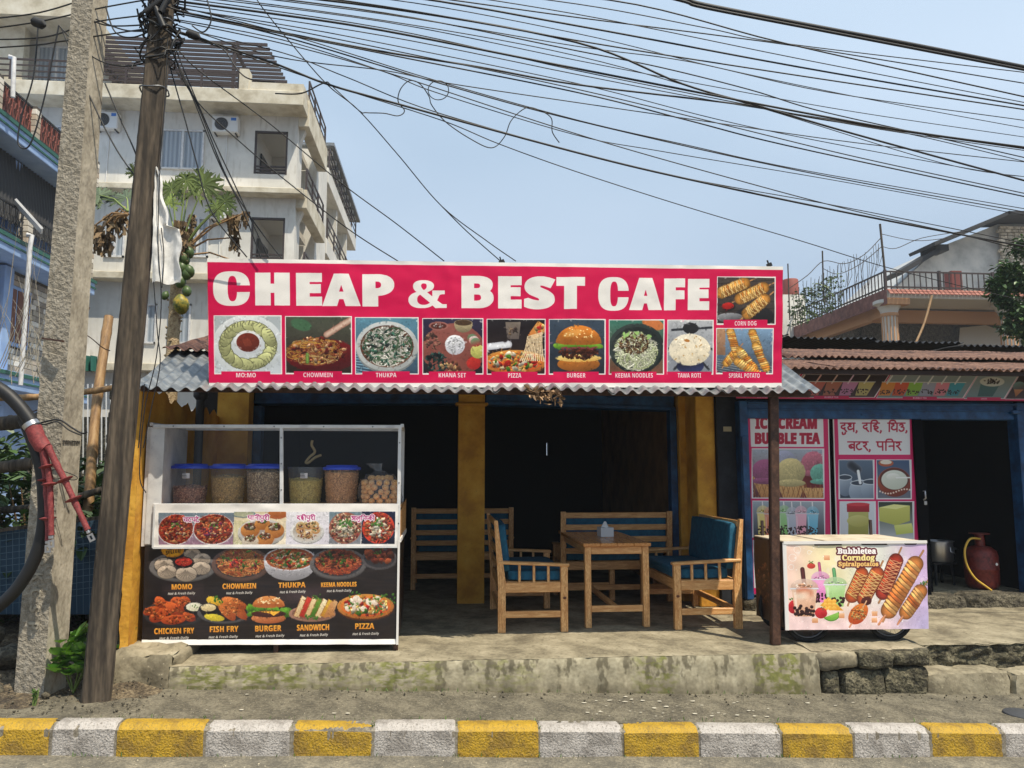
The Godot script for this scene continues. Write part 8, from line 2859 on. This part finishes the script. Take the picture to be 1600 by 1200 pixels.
	many("climber", leaf_mesh(0.05, 0.14), M.leaf, xf, t, cols)
	s = st()
	var tk: Vector3 = P.call(1235, 450, -9.0)
	lathe(s, [Vector2(0, -0.45), Vector2(0.42, -0.45), Vector2(0.42, 0.4), Vector2(0.38, 0.45), Vector2(0, 0.46)], 20, Transform3D(Basis(), tk))
	tag(obj("water_tank", s, mat(g8(130, 62, 50), 0.7)), "dull red water tank just behind the sign's right end", "tank")
	s = st()
	bx(s, tk.x - 3.2, tk.x + 0.6, -1, tk.y - 0.46, -41, -38.6)
	tag(obj("white_house", s, M.wall_white), "white house corner under the red water tank", "building")
	s = st()
	tube(s, spline([P.call(1429, 540, 1.2), P.call(1444, 505, 1.0), P.call(1456, 462, 0.8)], 6), 0.05, 6)
	tag(obj("bamboo_stick", s, M.bamboo), "bent pale bamboo stick leaning up against the balcony edge", "stick")
	# bird-like tin scraps on top of the sign are bolts of its frame
	s = st()
	for e in [[784, 409], [1202, 414]]:
		var p := at(e[0], e[1], -5.97)
		box(s, p, V(0.035, 0.03, 0.03), Basis.from_euler(V(0, 0.4, 0.5)))
		box(s, p + V(-0.01, 0.02, 0), V(0.01, 0.04, 0.01), Basis.from_euler(V(0, 0, 0.3)))
	tag(obj("wire_knot", s, M.cable), "dark knots of wire on the sign's top edge", "wire knots")

func build_right_tree() -> void:
	var c := thing("leafy_tree", "dark green leafy tree at the right edge before the balcony house", "tree")
	var z := -14.0
	var base := at(1680, 700, z)
	base.y = -0.8
	var s := st()
	var hub := at(1660, 470, z)
	tube(s, [base, base.lerp(hub, 0.5) + V(0.08, 0, 0), hub], [0.16, 0.12, 0.09], 10)
	obj("trunk", s, M.bark, c)
	var xf := []
	var cols := []
	for e in [[1600, 388, 18], [1578, 425, 18], [1592, 442, 24], [1562, 456, 13], [1590, 486, 22], [1580, 512, 13], [1606, 516, 18], [1655, 460, 44], [1670, 415, 30], [1554, 442, 7], [1570, 470, 10]]:
		s = st()
		var q := at(e[0], e[1], z)
		tube(s, [hub, hub.lerp(q, 0.5) + V(0, 0.1, 0), q], [0.04, 0.025, 0.01], 5, false)
		obj("limb", s, M.bark, c)
		var r: float = e[2] / 1200.0 * 15.0
		for i in int(150 + e[2] * 16):
			var d := V(rng.randfn(), rng.randfn() * 0.8, rng.randfn()) * r * 0.48
			xf.append(Transform3D(Basis.from_euler(V(rr(0.8, 2.6), rr(0, 6), rr(-0.7, 0.7))).scaled(Vector3.ONE * rr(0.6, 1.4)), q + d))
			cols.append(Color(0.06, 0.11, 0.035) * rr(0.45, 1.7))
	many("crown", leaf_mesh(0.03, 0.12), M.leaf, xf, c, cols)

# faint high haze, the same all round
func haze_image(n: FastNoiseLite) -> Image:
	var im := Image.create(512, 256, false, Image.FORMAT_RGBA8)
	for y in 256:
		for x in 512:
			var a := TAU * x / 512.0
			var b := PI * y / 256.0
			var t := n.get_noise_3d(cos(a) * sin(b) * 110.0, cos(b) * 300.0, sin(a) * sin(b) * 110.0)
			im.set_pixel(x, y, Color(1, 1, 1, clampf(0.05 + t * 0.16, 0.0, 0.16)))
	return im

func _ready() -> void:
	rng.seed = 20240611
	# camera
	var cam := Camera3D.new()
	cam.name = "camera"
	cam.position = V(0, 1.36, 0)
	cam.rotation = Vector3(deg_to_rad(6.5), deg_to_rad(-5.0), 0)
	cam.fov = rad_to_deg(2.0 * atan(0.5))
	cam.far = 600.0
	add_child(cam)
	# sky and sun
	var env := Environment.new()
	env.background_mode = Environment.BG_SKY
	env.tonemap_mode = Environment.TONE_MAPPER_LINEAR
	env.tonemap_exposure = 1.22
	env.fog_enabled = true
	env.fog_density = 0.0011
	env.fog_light_color = g8(214, 222, 232)
	env.sdfgi_enabled = true
	env.ssao_enabled = true
	env.ssil_enabled = true
	var sky := ProceduralSkyMaterial.new()
	sky.sky_top_color = g8(178, 201, 224)
	sky.sky_horizon_color = g8(154, 170, 190)
	sky.sky_curve = 0.28
	sky.ground_horizon_color = g8(170, 172, 170)
	sky.ground_bottom_color = g8(120, 112, 100)
	var haze := FastNoiseLite.new()
	haze.seed = 5
	haze.frequency = 0.006
	haze.fractal_octaves = 4
	sky.sky_cover = ImageTexture.create_from_image(haze_image(haze))
	sky.sky_cover_modulate = Color(1, 1, 1, 1)
	env.sky = Sky.new()
	env.sky.sky_material = sky
	var we := WorldEnvironment.new()
	we.name = "world_environment"
	we.environment = env
	add_child(we)
	var sun := DirectionalLight3D.new()
	sun.name = "sun"
	sun.light_energy = 1.45
	sun.light_color = Color(1.0, 0.955, 0.87)
	sun.light_angular_distance = 0.5
	sun.shadow_enabled = true
	add_child(sun)
	sun.look_at_from_position(V(3.4, 10.0, 4.1), Vector3.ZERO)

	make_noises()
	make_materials()
	build_ground()
	build_platform()
	build_hotel()
	build_blue_house()
	build_right_house()
	build_cafe()
	build_shop()
	build_sign()
	build_stall()
	build_furniture()
	build_cart()
	build_poles()
	build_cables()
	build_left_plants()
	build_right_tree()
